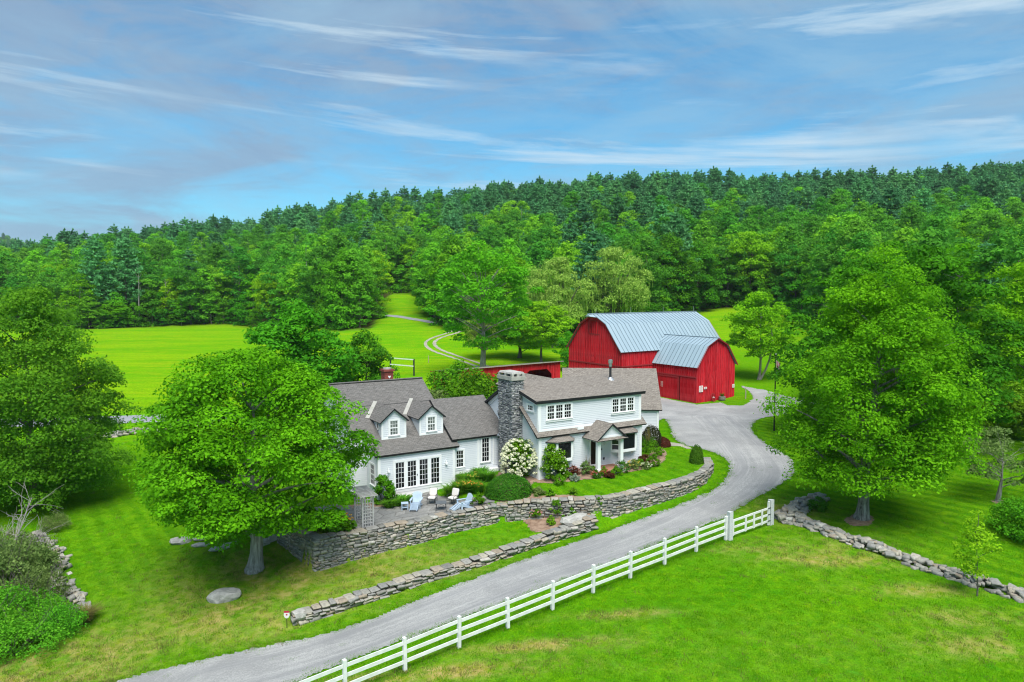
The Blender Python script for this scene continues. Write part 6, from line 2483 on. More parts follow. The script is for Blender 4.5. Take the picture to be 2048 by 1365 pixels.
yt = tree_meshes('young_pear', 46, 4.3, [(1.0, .45), (1.7, .95), (2.6, 1.0), (3.5, .7), (4.25, .2)], 40, 60, .13, (.2, .42), .035, 'bark', 'leaf_lime', .9, .5, 16, trunk_top=.8, scat=.7, flare=1.1)
p = G(1949, 1192)
tree('young_tree', 'slim young tree with wispy foliage in front of the tumbled stone wall', gp(p[0], p[1]), yt, .2)


# --- weeping willows
def willow(seed):
    rng = np.random.default_rng(seed)
    H = 19.0
    C, R = prof_clumps(rng, [(6, 6.0), (9, 7.2), (13, 6.6), (16, 4.8), (18.6, 1.6)], 95, (1.0, 1.9), .75, .36, .05, 4)
    pos, nr, ci = clump_points(rng, C, R, 190, -.3, .3, .6)
    V1, A1 = leaves_from(pos, nr, .42, rng, .45, None, .35)
    P2, N2 = [], []
    for c, r in zip(C, R):
        for _ in range(8):
            a = rng.uniform(0, 2 * PI)
            q = math.sqrt(rng.random())
            s0 = c + np.array([math.cos(a) * r[0] * q, math.sin(a) * r[1] * q, r[2] * .2])
            ln = min(rng.uniform(1.0, 3.8), max(.5, s0[2] - .6))
            m = int(ln / .32)
            k = np.arange(m)
            st_ = s0 + np.stack([np.sin(k * .3 + a) * .12 + k * .03 * math.cos(a), np.cos(k * .3 + a) * .12 + k * .03 * math.sin(a), -k * .32], 1)
            P2.append(st_)
            N2.append(rng.normal(size=(m, 3)) * .4 + np.array([math.cos(a), math.sin(a), .25]))
    P2, N2 = np.vstack(P2), np.vstack(N2)
    N2 /= np.linalg.norm(N2, axis=1)[:, None]
    V2, A2 = leaves_from(P2, N2, .46, rng, .36, None, .8)
    V, A = np.vstack([V1, V2]), np.concatenate([A1, A2])
    crown = np_mesh('willow_crown', V, quads_n(len(V) // 4), ['leaf_willow'], {'leafvar': A})
    mb = MB()
    mb.tube([(0, 0, -.4), (0, 0, .3), (.2, .1, 3), (.1, .3, 7)], [1.0, .75, .6, .35], 9, 0, False)
    for i in range(22):
        limb(mb, (.1, .2, rng.uniform(2.5, 7)), C[i], .22, .05, rng, .08)
    return mb.mesh('willow_trunk', 'bark', True), crown


wl = willow(51)
tree('willow_tree', 'pale drooping willow on the side of the open-crowned tree', gp(9.2, 150.0), wl, .3, (1.02, 1.02, .98))
tree('willow_tree', 'pale yellow-green drooping willow directly behind the barn roof', gp(23.0, 158.0), wl, 2.4, (1.08, 1.08, 1.05))
tree('willow_tree', 'smaller pale willow low down beside the dirt track curve', gp(-5.5, 132.0), wl, 4.0, (.55, .55, .52))

# --- forest kinds
fA = tree_meshes('wood_oak', 61, 21, [(2.2, 3.2), (8, 5.2), (13, 5.6), (17, 4.2), (20.6, 1.0)], 74, 70, .55, (1.1, 2.1), .32, 'bark', 'leaf_forest', .62, .36, 12, lobes=3)
fB = tree_meshes('wood_maple', 62, 20, [(1.0, 3.8), (6, 5.4), (11, 5.8), (16, 4.4), (19.6, 1.2)], 80, 70, .52, (1.0, 1.9), .3, 'bark', 'leaf_forest', .6, .36, 10, lobes=4)
fC = tree_meshes('wood_ash', 63, 22, [(7, 2.2), (11, 4.0), (16, 4.6), (20, 3.0), (21.8, .8)], 56, 76, .50, (1.0, 1.9), .24, 'bark_pale', 'leaf_forest', .7, .4, 16, lobes=2, trunk_top=.85)
fD = tree_meshes('wood_lime', 64, 17, [(2.0, 2.6), (5, 4.4), (9, 4.8), (13, 3.6), (16.6, .9)], 70, 70, .48, (.9, 1.7), .22, 'bark_pale', 'leaf_lime', .6, .38, 12, lobes=3)
fE = tree_meshes('wood_understory', 65, 8, [(.2, 2.6), (2, 3.3), (4.5, 3.2), (6.5, 2.0), (7.8, .5)], 44, 62, .42, (.8, 1.4), .12, 'bark', 'leaf_dark', .6, .42, 6)


def pine_meshes(name, seed, H, rmax, whorl, per, leaf):
    rng = np.random.default_rng(seed)
    Cs, Rs = [], []
    z = H * .24
    k = 0
    while z < H - .6:
        f = (z - H * .24) / (H * .76)
        rl = rmax * (1 - f) ** .62 * (.55 + .45 * min(1, f * 4 + .45)) + .25
        nb_ = whorl if f < .85 else 4
        for j in range(nb_):
            a = k * 1.1 + j * 2 * PI / nb_ + rng.uniform(-.35, .35)
            L_ = rl * rng.uniform(.62, 1.12)
            for t in ((.45, .8, 1.0) if L_ > 2 else (.55, 1.0)):
                Cs.append((L_ * t * math.cos(a), L_ * t * math.sin(a), z + L_ * t * .16 + (t ** 2) * .25 * L_ * .5))
                s = .38 + .22 * L_ * (1.15 - t * .5)
                Rs.append((s, s, s * .42))
        z += rng.uniform(.75, 1.35)
        k += 1
    Cs.append((0, 0, H - .3))
    Rs.append((.3, .3, .8))
    C, R = np.array(Cs), np.array(Rs)
    pos, nr, ci = clump_points(rng, C, R, per, -.5, .7, .35, .7)
    radial = pos.copy()
    radial[:, 2] = 0
    V, A = leaves_from(pos, nr, leaf, rng, .42)
    crown = np_mesh(name + '_crown', V, quads_n(len(pos)), ['leaf_pine'], {'leafvar': A})
    mb = MB()
    mb.tube([(0, 0, -.4), (0, 0, H * .3), (.1, .1, H * .7), (0, 0, H)], [.34, .26, .14, .03], 7, 0, False)
    for i in range(0, len(C), 9):
        limb(mb, (0, 0, C[i][2] - .3), C[i], .05, .02, rng, .0, 3, 4)
    return mb.mesh(name + '_trunk', 'bark', True), crown


pA = pine_meshes('white_pine', 71, 25, 5.6, 6, 16, .85)
pB = pine_meshes('white_pine_b', 72, 22, 4.8, 6, 16, .85)
pC = pine_meshes('hemlock', 73, 20, 5.0, 7, 15, .7)
JT = {k: join_tree(k, *v) for k, v in dict(oak=fA, maple=fB, ash=fC, lime=fD, under=fE, pineA=pA, pineB=pB, hemlock=pC).items()}
KINDS_ = {'oak': 'broadleaf_tree', 'maple': 'broadleaf_tree', 'ash': 'broadleaf_tree', 'lime': 'broadleaf_tree', 'under': 'understory_tree', 'pineA': 'pine_tree', 'pineB': 'pine_tree', 'hemlock': 'pine_tree'}

# a few wood-edge trees the eye can pick out: photo column, depth, kind, scale, label
EDGE_TREES = [
    (690, 186, mA, (1.45, 1.45, 1.55), 'big dark rounded tree at the wood edge beside the clearing'),
    (640, 196, mA, (1.2, 1.2, 1.25), 'dark green tree left of the clearing, behind the biggest rounded one'),
    (540, 214, mL, (1.05, 1.05, 1.35), 'bright lime-green tree at the far corner of the hay field'),
    (905, 186, mA, (1.3, 1.3, 1.75), 'tall dark tree on the near side of the clearing behind the open-crowned tree'),
    (862, 205, mA, (1.0, 1.0, 1.4), 'deep green tree flanking the mouth of the clearing'),
    (1335, 190, mA, (1.6, 1.6, 1.72), 'large dark maple at the wood edge behind the barn ridge'),
    (1395, 200, mA, (1.3, 1.3, 1.5), 'dark maple between the two large maples beyond the barn field'),
    (1500, 205, mL, (1.75, 1.75, 1.75), 'large bright green maple at the top of the field beyond the barn'),
    (1555, 215, mL, (1.35, 1.35, 1.7), 'yellow-tinged tall tree next to the large bright maple above the barn field'),
    (1270, 185, mL, (1.2, 1.2, 1.25), 'green tree squeezed between the willow and the dark maple'),
    (228, 222, mL, (1.0, 1.0, .72), 'low yellow-green tree spreading over the hay field edge'),
    (90, 222, mL, (.85, .85, .8), 'yellowish tree at the hay field edge behind the tall dark tree'),
    (960, 175, mA, (1.2, 1.2, 1.5), 'tall green tree just behind the open-crowned tree'),
    (1030, 178, mL, (1.1, 1.1, 1.45), 'light green tall tree above the leaning pale willow'),
]
for k, (u, d, m_, sc, lb) in enumerate(EDGE_TREES):
    x = (u - PW / 2) / F_PX * d
    tree('broadleaf_tree', lb, gp(x, d), m_, k * 1.3, sc)

# dead snags at the wood edge
for k, (u, d, h, lb) in enumerate(((268, 224, 19, 'tall pale bare-trunked dead tree at the hay field edge'), (322, 226, 15, 'slim pale dead trunk in the wood edge near the tall bare one'), (607, 206, 22, 'forked silvery dead tree top sticking out above the dark trees'), (628, 205, 20, 'broken silver snag beside the forked dead tree'))):
    x = (u - PW / 2) / F_PX * d
    r = empty('dead_tree', gp(x, d + 3))
    tag(r, lb, 'tree', 'dead trees at the wood edge')
    rng = np.random.default_rng(80 + k)
    mb = MB()
    mb.tube([(0, 0, -.3), (.1, 0, h * .4), (.3, .1, h * .75), (.2, 0, h)], [.22, .17, .11, .03], 7, 0, False)
    mb.build('trunk', 'deadwood', r)
    for j in range(7):
        mb = MB()
        z0 = rng.uniform(.4, .92) * h
        a = rng.uniform(0, 2 * PI)
        limb(mb, (.2, 0, z0), (.2 + math.cos(a) * rng.uniform(1, 2.6), math.sin(a) * 2, z0 + rng.uniform(1, 3)), .10, .02, rng, .05)
        mb.build('branch', 'deadwood', r)

# --- the wood itself: nearest trees one by one, the far mass as one scattered object
rw = np.random.default_rng(99)
cand = []
d = 92.0
while d < 640:
    sp = 6.6 if d < 300 else 7.6 if d < 400 else 6.6
    umax = 1.0 * (PW / 2 + 800) / F_PX * d
    x = -umax
    while x < umax:
        px, py = x + rw.uniform(-.42, .42) * sp, d + rw.uniform(-.42, .42) * sp
        if py > edge_d(np.array([px]), np.array([py]))[0] + 1.5:
            cand.append((px, py))
        x += sp
    d += sp * .95
ue = -800.0
edge_pts = []
while ue < 2850:
    dd = float(np.interp(ue, EDGE_U, EDGE_D)) + rw.uniform(.5, 4.5)
    edge_pts.append(((ue - PW / 2) / F_PX * dd, dd))
    ue += rw.uniform(2.6, 4.6) / dd * F_PX
n_edge = len(edge_pts)
cand = np.array(edge_pts + cand)
is_edge = np.arange(len(cand)) < n_edge
_ord = np.argsort(cand[:, 1] - edge_d(cand[:, 0], cand[:, 1]) + .12 * cand[:, 1])
is_edge = is_edge[_ord]
cand = cand[_ord]
cu = cand[:, 0] / cand[:, 1] * F_PX + PW / 2
depth_in = cand[:, 1] - edge_d(cand[:, 0], cand[:, 1])
cz = mesh_z(cand[:, 0], cand[:, 1])
rise = np.clip((cand[:, 1] - 260) / 170 + (cu - 700) / 3500, 0, 1)
kinds = []
for i in range(len(cand)):
    r = rw.random()
    patch = .5 + .5 * math.sin(cand[i, 0] * .045 + 1.2) * math.sin(cand[i, 1] * .037 + .5)
    pp = np.clip(.04 + 1.25 * rise[i] ** 1.7 + .12 * (patch - .5), .04, .93)
    if is_edge[i]:
        kinds.append('under' if r < .8 else 'lime' if r < .88 else 'maple')
    elif r < pp * (0.1 if cu[i] > 1650 and depth_in[i] < 90 else 1.0):
        kinds.append(('pineA', 'pineB', 'hemlock')[min(2, int(rw.random() * 2.6))])
    elif depth_in[i] < 7 and rw.random() < .34:
        kinds.append('under')
    else:
        q = rw.random()
        lime = .14 + .36 * patch * (.4 + .6 * (cu[i] > 820))
        kinds.append('lime' if q < lime else 'oak' if q < lime + .3 else 'maple' if q < lime + .62 else 'ash')
kinds = np.array(kinds)
inview = (cu > -60) & (cu < 2110)
vis = inview & ((depth_in < 36) | (np.char.startswith(kinds, 'pine') | (kinds == 'hemlock')) & (depth_in < 200))
count = {'broadleaf_tree': 0, 'pine_tree': 0, 'understory_tree': 0}
LIM = {'broadleaf_tree': 230, 'pine_tree': 200, 'understory_tree': 150}
solo = np.zeros(len(cand), bool)


def zone_of(u):
    return 'beyond the hay field' if u < 620 else 'around the clearing' if u < 960 else 'behind the willows and barn' if u < 1600 else 'behind the big maples'


for i in np.where(vis)[0]:
    nm = KINDS_[kinds[i]]
    if count[nm] >= LIM[nm]:
        continue
    count[nm] += 1
    solo[i] = True
    s = rw.uniform(.8, 1.2) * (rw.uniform(.7, 1.3) if kinds[i] == 'under' else rw.uniform(.45, .7) if is_edge[i] else 1)
    z_ = zone_of(cu[i])
    what = {'oak': 'mid green broadleaf tree', 'maple': 'mid green broadleaf tree', 'ash': 'slender pale-stemmed broadleaf tree', 'lime': 'light green broadleaf tree', 'under': 'low bushy tree', 'pineA': 'dark pine', 'pineB': 'dark pine', 'hemlock': 'dark pine'}[kinds[i]]
    place = 'on the wooded hillside' if nm == 'pine_tree' else 'of the wood edge'
    o = link(nm, JT[kinds[i]], None, gp(cand[i, 0], cand[i, 1], -.1), rw.uniform(0, 6.28), (s * rw.uniform(.92, 1.1), s * rw.uniform(.92, 1.1), s))
    tag(o, '%s %s %s' % (what, place, z_), 'tree', '%ss %s %s' % (what, place, z_))


def scatter(name, pts, rot, scl, kind, protos, label=None, cat=None):
    """one object that scatters instances of the given objects on its points"""
    me = bpy.data.meshes.new(name)
    me.vertices.add(len(pts))
    me.vertices.foreach_set('co', np.asarray(pts, np.float32).ravel())
    for nm, arr, ty in (('rot', rot, 'FLOAT'), ('scl', scl, 'FLOAT'), ('kind', kind, 'INT')):
        a = me.attributes.new(nm, ty, 'POINT')
        a.data.foreach_set('value', np.asarray(arr, np.float32 if ty == 'FLOAT' else np.int32))
    ob = link(name, me)
    ng = bpy.data.node_groups.new(name, 'GeometryNodeTree')
    ng.interface.new_socket('Geometry', in_out='INPUT', socket_type='NodeSocketGeometry')
    ng.interface.new_socket('Geometry', in_out='OUTPUT', socket_type='NodeSocketGeometry')
    n, l = ng.nodes, ng.links
    gi, go = n.new('NodeGroupInput'), n.new('NodeGroupOutput')
    jn = n.new('GeometryNodeJoinGeometry')

    def named(nm, ty):
        a = n.new('GeometryNodeInputNamedAttribute')
        a.data_type = ty
        a.inputs['Name'].default_value = nm
        return a.outputs[0]
    kd, rt, sl = named('kind', 'INT'), named('rot', 'FLOAT'), named('scl', 'FLOAT')
    cx = n.new('ShaderNodeCombineXYZ')
    l.new(rt, cx.inputs[2])
    for i, pr in enumerate(protos):
        oi = n.new('GeometryNodeObjectInfo')
        oi.inputs['Object'].default_value = pr
        oi.transform_space = 'ORIGINAL'
        oi.inputs['As Instance'].default_value = True
        cm = n.new('FunctionNodeCompare')
        cm.data_type = 'INT'
        cm.operation = 'EQUAL'
        l.new(kd, cm.inputs[2])
        cm.inputs[3].default_value = i
        ip = n.new('GeometryNodeInstanceOnPoints')
        l.new(gi.outputs[0], ip.inputs['Points'])
        l.new(cm.outputs[0], ip.inputs['Selection'])
        l.new(oi.outputs['Geometry'], ip.inputs['Instance'])
        l.new(cx.outputs[0], ip.inputs['Rotation'])
        l.new(sl, ip.inputs['Scale'])
        l.new(ip.outputs[0], jn.inputs[0])
    l.new(jn.outputs[0], go.inputs[0])
    md = ob.modifiers.new('scatter', 'NODES')
    md.node_group = ng
    tag(ob, label, cat, None, 'stuff')
    return ob


PROTO = {}
for o in COL.objects:
    for k, me in JT.items():
        if o.data == me and k not in PROTO:
            PROTO[k] = o
knames = [k for k in JT if k in PROTO]
rest = ~solo
ki = np.array([knames.index(k) if k in knames else 0 for k in kinds[rest]])
ptsr = np.stack([cand[rest, 0], cand[rest, 1], cz[rest] - .15], 1)
# the distant ridge at the far side of the valley
dr = []
for k in range(1700):
    u = rw.uniform(-800, 430)
    dd = rw.uniform(980, 1560)
    x = (u - PW / 2) / F_PX * dd
    dr.append((x, dd, float(mesh_z(x, dd)) - .5))
ptsr = np.vstack([ptsr, np.array(dr)])
ki = np.concatenate([ki, rw.choice([knames.index(k) for k in ('oak', 'maple', 'pineA', 'hemlock') if k in knames], len(dr))])
scatter('hill_forest', ptsr, rw.uniform(0, 6.28, len(ptsr)), np.concatenate([rw.uniform(.72, 1.22, len(ptsr) - len(dr)), rw.uniform(.9, 1.3, len(dr))]), ki, [PROTO[k] for k in knames], 'dense mixed wood covering the hillside up to the skyline', 'forest')
# ------------------------------------------------------------------ garden shrubs and flowers
def shrub_mesh(name, seed, rx, ry, h, n_cl, per, leaf, leafm, clip=0.0, aspect=.6, scat=.5):
    rng = np.random.default_rng(seed)
    if clip:      # clipped: leaves on one smooth mound
        n = n_cl * per
        z = rng.uniform(-.05, 1, n)
        a = rng.uniform(0, 2 * PI, n)
        q = np.sqrt(1 - np.maximum(z, 0) ** 2.4)
        d = np.stack([q * np.cos(a), q * np.sin(a), np.maximum(z, 0)], 1)
        k = 1 - .16 * rng.random(n)[:, None] + .05 * np.sin(6 * d[:, 0:1] + 2) * np.sin(5 * d[:, 1:2])
        pos = d * k * np.array([rx, ry, h])
        nr = d + rng.normal(size=(n, 3)) * .45 + np.array([0, 0, .3])
        nr /= np.linalg.norm(nr, axis=1)[:, None]
        var = rng.random(n)
    else:
        prof = [(h * .10, .75), (h * .35, 1.0), (h * .65, .88), (h * .88, .5), (h * .98, .15)]
        m = (rx + ry) / 2
        C, R = prof_clumps(rng, [(z, r * m) for z, r in prof], n_cl, (m * .20, m * .36), .8, .42, .05, 3)
        C[:, 0] *= rx / m
        C[:, 1] *= ry / m
        pos, nr, ci = clump_points(rng, C, R, per, -.5, .5, .45, scat)
        pos[:, 2] = np.maximum(pos[:, 2], .03)
        var = np.clip(.3 * rng.random(len(C))[ci] + .7 * rng.random(len(ci)), 0, 1)
    V, A = leaves_from(pos, nr, leaf, rng, aspect, var)
    return np_mesh(name, V, quads_n(len(pos)), [leafm], {'leafvar': A})


def stems_mesh(name, seed, rx, h, n=9, r=.02):
    rng = np.random.default_rng(seed)
    mb = MB()
    for _ in range(n):
        a = rng.uniform(0, 2 * PI)
        limb(mb, (rng.normal() * .06, rng.normal() * .06, -.1), (math.cos(a) * rx * .6, math.sin(a) * rx * .6, h * rng.uniform(.5, .85)), r, r * .4, rng, .05, 4, 5)
    return mb.mesh(name, 'bark', True)


def blossom_mesh(name, seed, rx, ry, h, n, size, matn, low=.12, per=16, flat=.8, out=1.03, zmax=1.0):
    """flower heads: little balls of petals on the outside of the bush"""
    rng = np.random.default_rng(seed)
    z = rng.uniform(low, zmax, n)
    a = rng.uniform(0, 2 * PI, n)
    q = np.sqrt(np.maximum(.02, 1 - (np.abs(z - .38) / .66) ** 2))
    C = np.stack([q * np.cos(a) * rx * out, q * np.sin(a) * ry * out, z * h * 1.02], 1)
    s = size * rng.uniform(.7, 1.25, n)
    R = np.stack([s, s, s * flat], 1)
    pos, nr, ci = clump_points(rng, C, R, per, -.6, .25, .3, .4)
    V, A = leaves_from(pos, nr, size * .85, rng, .95)
    return np_mesh(name, V, quads_n(len(pos)), [matn], {'leafvar': A})


def blades_mesh(name, seed, rad, h, n, w, leafm, curve=.6):
    """arching strap leaves"""
    rng = np.random.default_rng(seed)
    a = rng.uniform(0, 2 * PI, n)
    r0 = rad * .35 * np.sqrt(rng.random(n))
    b0 = np.stack([np.cos(a) * r0, np.sin(a) * r0, np.zeros(n)], 1)
    dirn = np.stack([np.cos(a + rng.normal(size=n) * .5), np.sin(a + rng.normal(size=n) * .5), np.zeros(n)], 1)
    hh = h * rng.uniform(.6, 1.1, n)[:, None]
    sd = np.stack([-dirn[:, 1], dirn[:, 0], np.zeros(n)], 1) * w / 2
    up = np.array([0, 0, 1.0])
    m = b0 + dirn * rad * .25 * curve + up * hh * .65
    e = b0 + dirn * rad * rng.uniform(.5, 1.0, n)[:, None] * curve + up * hh * rng.uniform(.75, 1.0, n)[:, None]
    V = np.stack([b0 - sd, b0 + sd, m + sd, m - sd, m - sd, m + sd, e + sd * .15, e - sd * .15], 1).reshape(-1, 3)
    A = np.repeat(rng.random(n), 8)
    return np_mesh(name, V, np.arange(n * 8).reshape(-1, 4), [leafm], {'leafvar': A})


def plant(name, label, at_, parts, cat='shrub', group=None, rz=0.0, sc=1.0):
    r = empty(name, at_, rz)
    r.scale = (sc,) * 3
    tag(r, label, cat, group)
    for nm, me in parts:
        link(nm, me, r)
    return r


def atp(u, v, dz=0.0):
    p = G(u, v)
    return (p[0], p[1], p[2] + dz)


plant('hydrangea', 'big hydrangea covered in cream-white blooms beside the stone chimney', atp(1043, 952, -.05), [('foliage', shrub_mesh('hyd', 101, 1.5, 1.4, 2.85, 70, 70, .15, 'leaf_shrub')), ('blossoms', blossom_mesh('hydb', 102, 1.53, 1.43, 2.8, 260, .125, 'petal_cream', .12, 30)), ('stems', stems_mesh('hyds', 103, 1.2, 2.2))])
plant('hydrangea', 'dark leafy hydrangea with small scattered white blooms in front of the bay window', atp(1104, 957, -.05), [('foliage', shrub_mesh('hyd2', 104, 1.12, 1.1, 2.6, 80, 90, .13, 'leaf_shrub')), ('blossoms', blossom_mesh('hydb2', 105, 1.0, 1.0, 2.45, 60, .06, 'petal_cream', .1, 14)), ('stems', stems_mesh('hyds2', 106, .9, 2.0))])
plant('yew_bush', 'large clipped dome of dense green yew above the patio wall', atp(1018, 990, -.05), [('foliage', shrub_mesh('yew', 107, 1.75, 1.15, 1.55, 120, 90, .10, 'leaf_yew', 1.0)), ('stems', stems_mesh('yews', 108, 1.2, 1.2, 8, .04))])
plant('shrub', 'small rounded light green bush between the clipped dome and the patio chairs', atp(957, 1012, -.03), [('foliage', shrub_mesh('sb1', 109, .5, .5, .85, 30, 50, .09, 'leaf_shrub'))])
plant('shrub', 'loose leafy bush growing against the cape wall by the french doors', atp(767, 1008, -.03), [('foliage', shrub_mesh('sb2', 110, .9, .85, 2.1, 50, 80, .13, 'leaf_shrub')), ('stems', stems_mesh('sb2s', 111, .7, 1.5))])
for k, (u, v, s, lb) in enumerate(((795, 1012, 1.0, 'green leafy clump at the foot of the loose bush'), (808, 1006, 1.05, 'green leafy clump below the first french door'), (778, 1016, .85, 'green leafy clump at the patio end of the loose bush'))):
    plant('leafy_clump', lb, atp(u, v), [('foliage', blades_mesh('hosta%d' % k, 112 + k, .75 * s, .55, 260, .06, 'leaf_blade', .9))], 'plant', 'leafy clumps along the cape wall')
LILY = [(905, 993, .85, None, 'green leafy mound under the cape window corner'), (921, 987, .9, 'petal_yellow', 'tall lily clump with a few yellow flowers under the small window'), (938, 984, .85, 'petal_orange', 'orange-flowered lily clump on the bank above the patio'), (930, 968, .8, None, 'green lily leaves close to the connector wall'), (948, 968, .9, 'petal_yellow', 'lily clump with pale yellow flowers below the glazed door'), (960, 955, .8, None, 'upright green plant beside the glazed door steps'), (975, 962, .8, None, 'spreading green perennial next to the stone steps'), (955, 985, .75, 'petal_orange', 'short orange-tinged lily clump near the clipped dome')]
for k, (u, v, s, fl_, lb) in enumerate(LILY):
    parts = [('foliage', blades_mesh('lily%d' % k, 120 + k, 1.15 * s, 1.0 * s, 420, .045, 'leaf_blade', .8))]
    if fl_:
        parts.append(('blossoms', blossom_mesh('lilyb%d' % k, 140 + k, .6 * s, .6 * s, .95 * s, 16, .07, fl_, .7, 9, .7)))
    plant('lily_clump', lb, atp(u, v), parts, 'plant', 'lilies on the bank above the patio')
# corner bed inside the wall
for k, (u, v, s, fl_, lb) in enumerate(((640, 1066, 1.0, None, 'dark shrub in the shaded corner of the patio wall'), (612, 1052, 1.05, None, 'dark shrub behind the side wall under the maple boughs'), (660, 1054, .9, None, 'low dark bush between the wall corner and the lattice'), (695, 1066, .7, 'petal_orange', 'low green plant with orange lilies beside the lattice arbour'), (672, 1068, .75, 'petal_orange', 'green bush with orange blooms behind the wall top'))):
    parts = [('foliage', shrub_mesh('cb%d' % k, 150 + k, .85 * s, .8 * s, 1.0 * s, 34, 60, .12, 'leaf_shrub'))]
    if fl_:
        parts.append(('blossoms', blossom_mesh('cbb%d' % k, 160 + k, .5, .5, 1.05, 10, .09, fl_, .8, 10)))
    plant('shrub', lb, atp(u, v - 4), parts, 'shrub', 'shrubs in the corner bed')
# front bed of the two-storey block
FB_ = [
    (1245, 944, 'leaf_yew', .75, .72, .8, None, 'dark green rounded bush at the corner of the porch'),
    (1268, 938, 'leaf_olive', .6, .6, .65, 'petal_yellow', 'yellow-flowered perennial in front of the second bay window'),
    (1292, 938, 'leaf_olive', .45, .45, .5, 'petal_cream', 'small bush with creamy flowers at the end of the front bed'),
    (1300, 915, 'leaf_shrub', .95, .9, 1.45, None, 'tall leafy green bush at the corner of the two-storey block'),
    (1308, 932, 'leaf_shrub', .6, .6, .8, None, 'low green bush at the outer curve of the front bed'),
    (1288, 925, 'leaf_red', .5, .5, .6, None, 'dark maroon bush between green plants in the front bed'),
    (1172, 950, 'leaf_olive', .55, .55, 1.0, None, 'yellow-green feathery plant just before the porch post'),
    (1146, 950, 'leaf_red', .6, .5, .6, 'petal_pink', 'dark maroon plant with a pink bloom below the first bay window'),
    (1150, 962, 'leaf_silver', .42, .4, .4, None, 'small silvery plant at the lawn side of the front bed'),
    (1118, 968, 'leaf_shrub', .6, .6, .6, None, 'grassy green clump at the foot of the dark hydrangea'),
    (1208, 952, 'leaf_shrub', .38, .38, .55, 'petal_red', 'red-flowered plant at the foot of the porch post'),
    (1192, 956, 'leaf_yew', .35, .35, .5, 'petal_red', 'small dark plant with red flowers left of the porch post'),
    (1218, 956, 'leaf_red', .42, .4, .38, None, 'low rusty plant in front of the porch deck'),
    (1232, 950, 'leaf_shrub', .45, .4, .5, None, 'green mound between the rusty plant and the dark porch bush'),
    (1130, 958, 'leaf_shrub', .5, .45, .6, None, 'leafy green mound between the dark hydrangea and the silvery plant'),
    (1280, 934, 'leaf_shrub', .5, .45, .6, None, 'green mound behind the creamy flowers of the front bed'),
    (1318, 912, 'leaf_shrub', .5, .5, .7, None, 'green mound at the far curve of the front bed'),
    (1185, 947, 'leaf_shrub', .4, .35, .55, None, 'green tuft against the porch deck'),
    (1078, 990, 'leaf_olive', .5, .5, .5, None, 'yellowish tuft at the end of the clipped dome'),
    (1100, 992, 'leaf_shrub', .35, .35, .4, None, 'small green tuft on the lawn edge above the wall'),
    (1146, 990, 'leaf_shrub', .35, .35, .38, None, 'small round green tuft nearest the mulch strip')]
for k, (u, v, lm, rx, ry, h, fl_, lb) in enumerate(FB_):
    parts = [('foliage', shrub_mesh('fb%d' % k, 170 + k, rx, ry, h, 28, 60, .085, lm))]
    if fl_:
        parts.append(('blossoms', blossom_mesh('fbb%d' % k, 190 + k, rx, ry, h, 22, .06, fl_, .55, 10)))
    plant('shrub', lb, atp(u, v), parts, 'shrub', 'plants in the front bed')
plant('ornamental_grass', 'tall feathery grass with pale plumes at the house corner', atp(1296, 905), [('blades', blades_mesh('og', 211, .8, 1.5, 260, .03, 'leaf_blade', .7)), ('plumes', blades_mesh('ogp', 212, .5, 2.4, 30, .05, 'leaf_hay', .35))], 'grass')
plant('ornamental_grass', 'thin plumed grass beside the entry door', atp(1176, 946), [('plumes', blades_mesh('ogp2', 213, .4, 1.5, 26, .03, 'leaf_hay', .35))], 'grass')
plant('shrub', 'dark bronze rounded bush against the garage wall', atp(1303, 893), [('foliage', shrub_mesh('brz', 214, 1.0, .95, 1.9, 80, 70, .10, 'leaf_brown', 1.0))])
plant('shrub', 'low reddish-brown rounded shrub beside the gravel path', atp(1326, 893), [('foliage', shrub_mesh('brb', 215, .72, .7, .85, 60, 60, .09, 'leaf_red', 1.0))])
plant('shrub', 'upright clipped green bush at the bend of the retaining wall', atp(1393, 926), [('foliage', shrub_mesh('box', 216, .58, .58, 1.5, 70, 70, .085, 'leaf_yew', 1.0))])
# pocket bed between the two walls
for k, (u, v, lm, r, h, fl_, lb) in enumerate(((1112, 1032, 'leaf_shrub', .5, 1.25, None, 'tall green rose bush in the mulched pocket between the walls'), (1102, 1050, 'leaf_shrub', .35, .6, None, 'small green shrub at the front of the mulched pocket'), (1072, 1034, 'leaf_shrub', .42, .6, 'petal_pink', 'pink-flowered bush at the edge of the mulched pocket'), (1143, 1036, 'leaf_shrub', .45, .6, 'petal_white', 'white rose bush in the mulched pocket'), (1197, 1010, 'leaf_shrub', .3, .5, None, 'little plant growing out of the retaining wall face'), (1126, 1044, 'leaf_shrub', .25, .4, None, 'tiny green plant beside the long grey slab'))):
    parts = [('foliage', shrub_mesh('pk%d' % k, 220 + k, r, r, h, 24, 50, .085, lm))]
    if fl_:
        parts.append(('blossoms', blossom_mesh('pkb%d' % k, 230 + k, r, r, h, 22, .065, fl_, .3, 10)))
    plant('shrub', lb, atp(u, v), parts, 'shrub', 'plants in the pocket bed')
plant('shrub', 'dark low bush nestled in the angle of the fieldstone walls', atp(1635, 1022), [('foliage', shrub_mesh('ang', 240, .75, .6, .9, 30, 60, .10, 'leaf_yew'))])
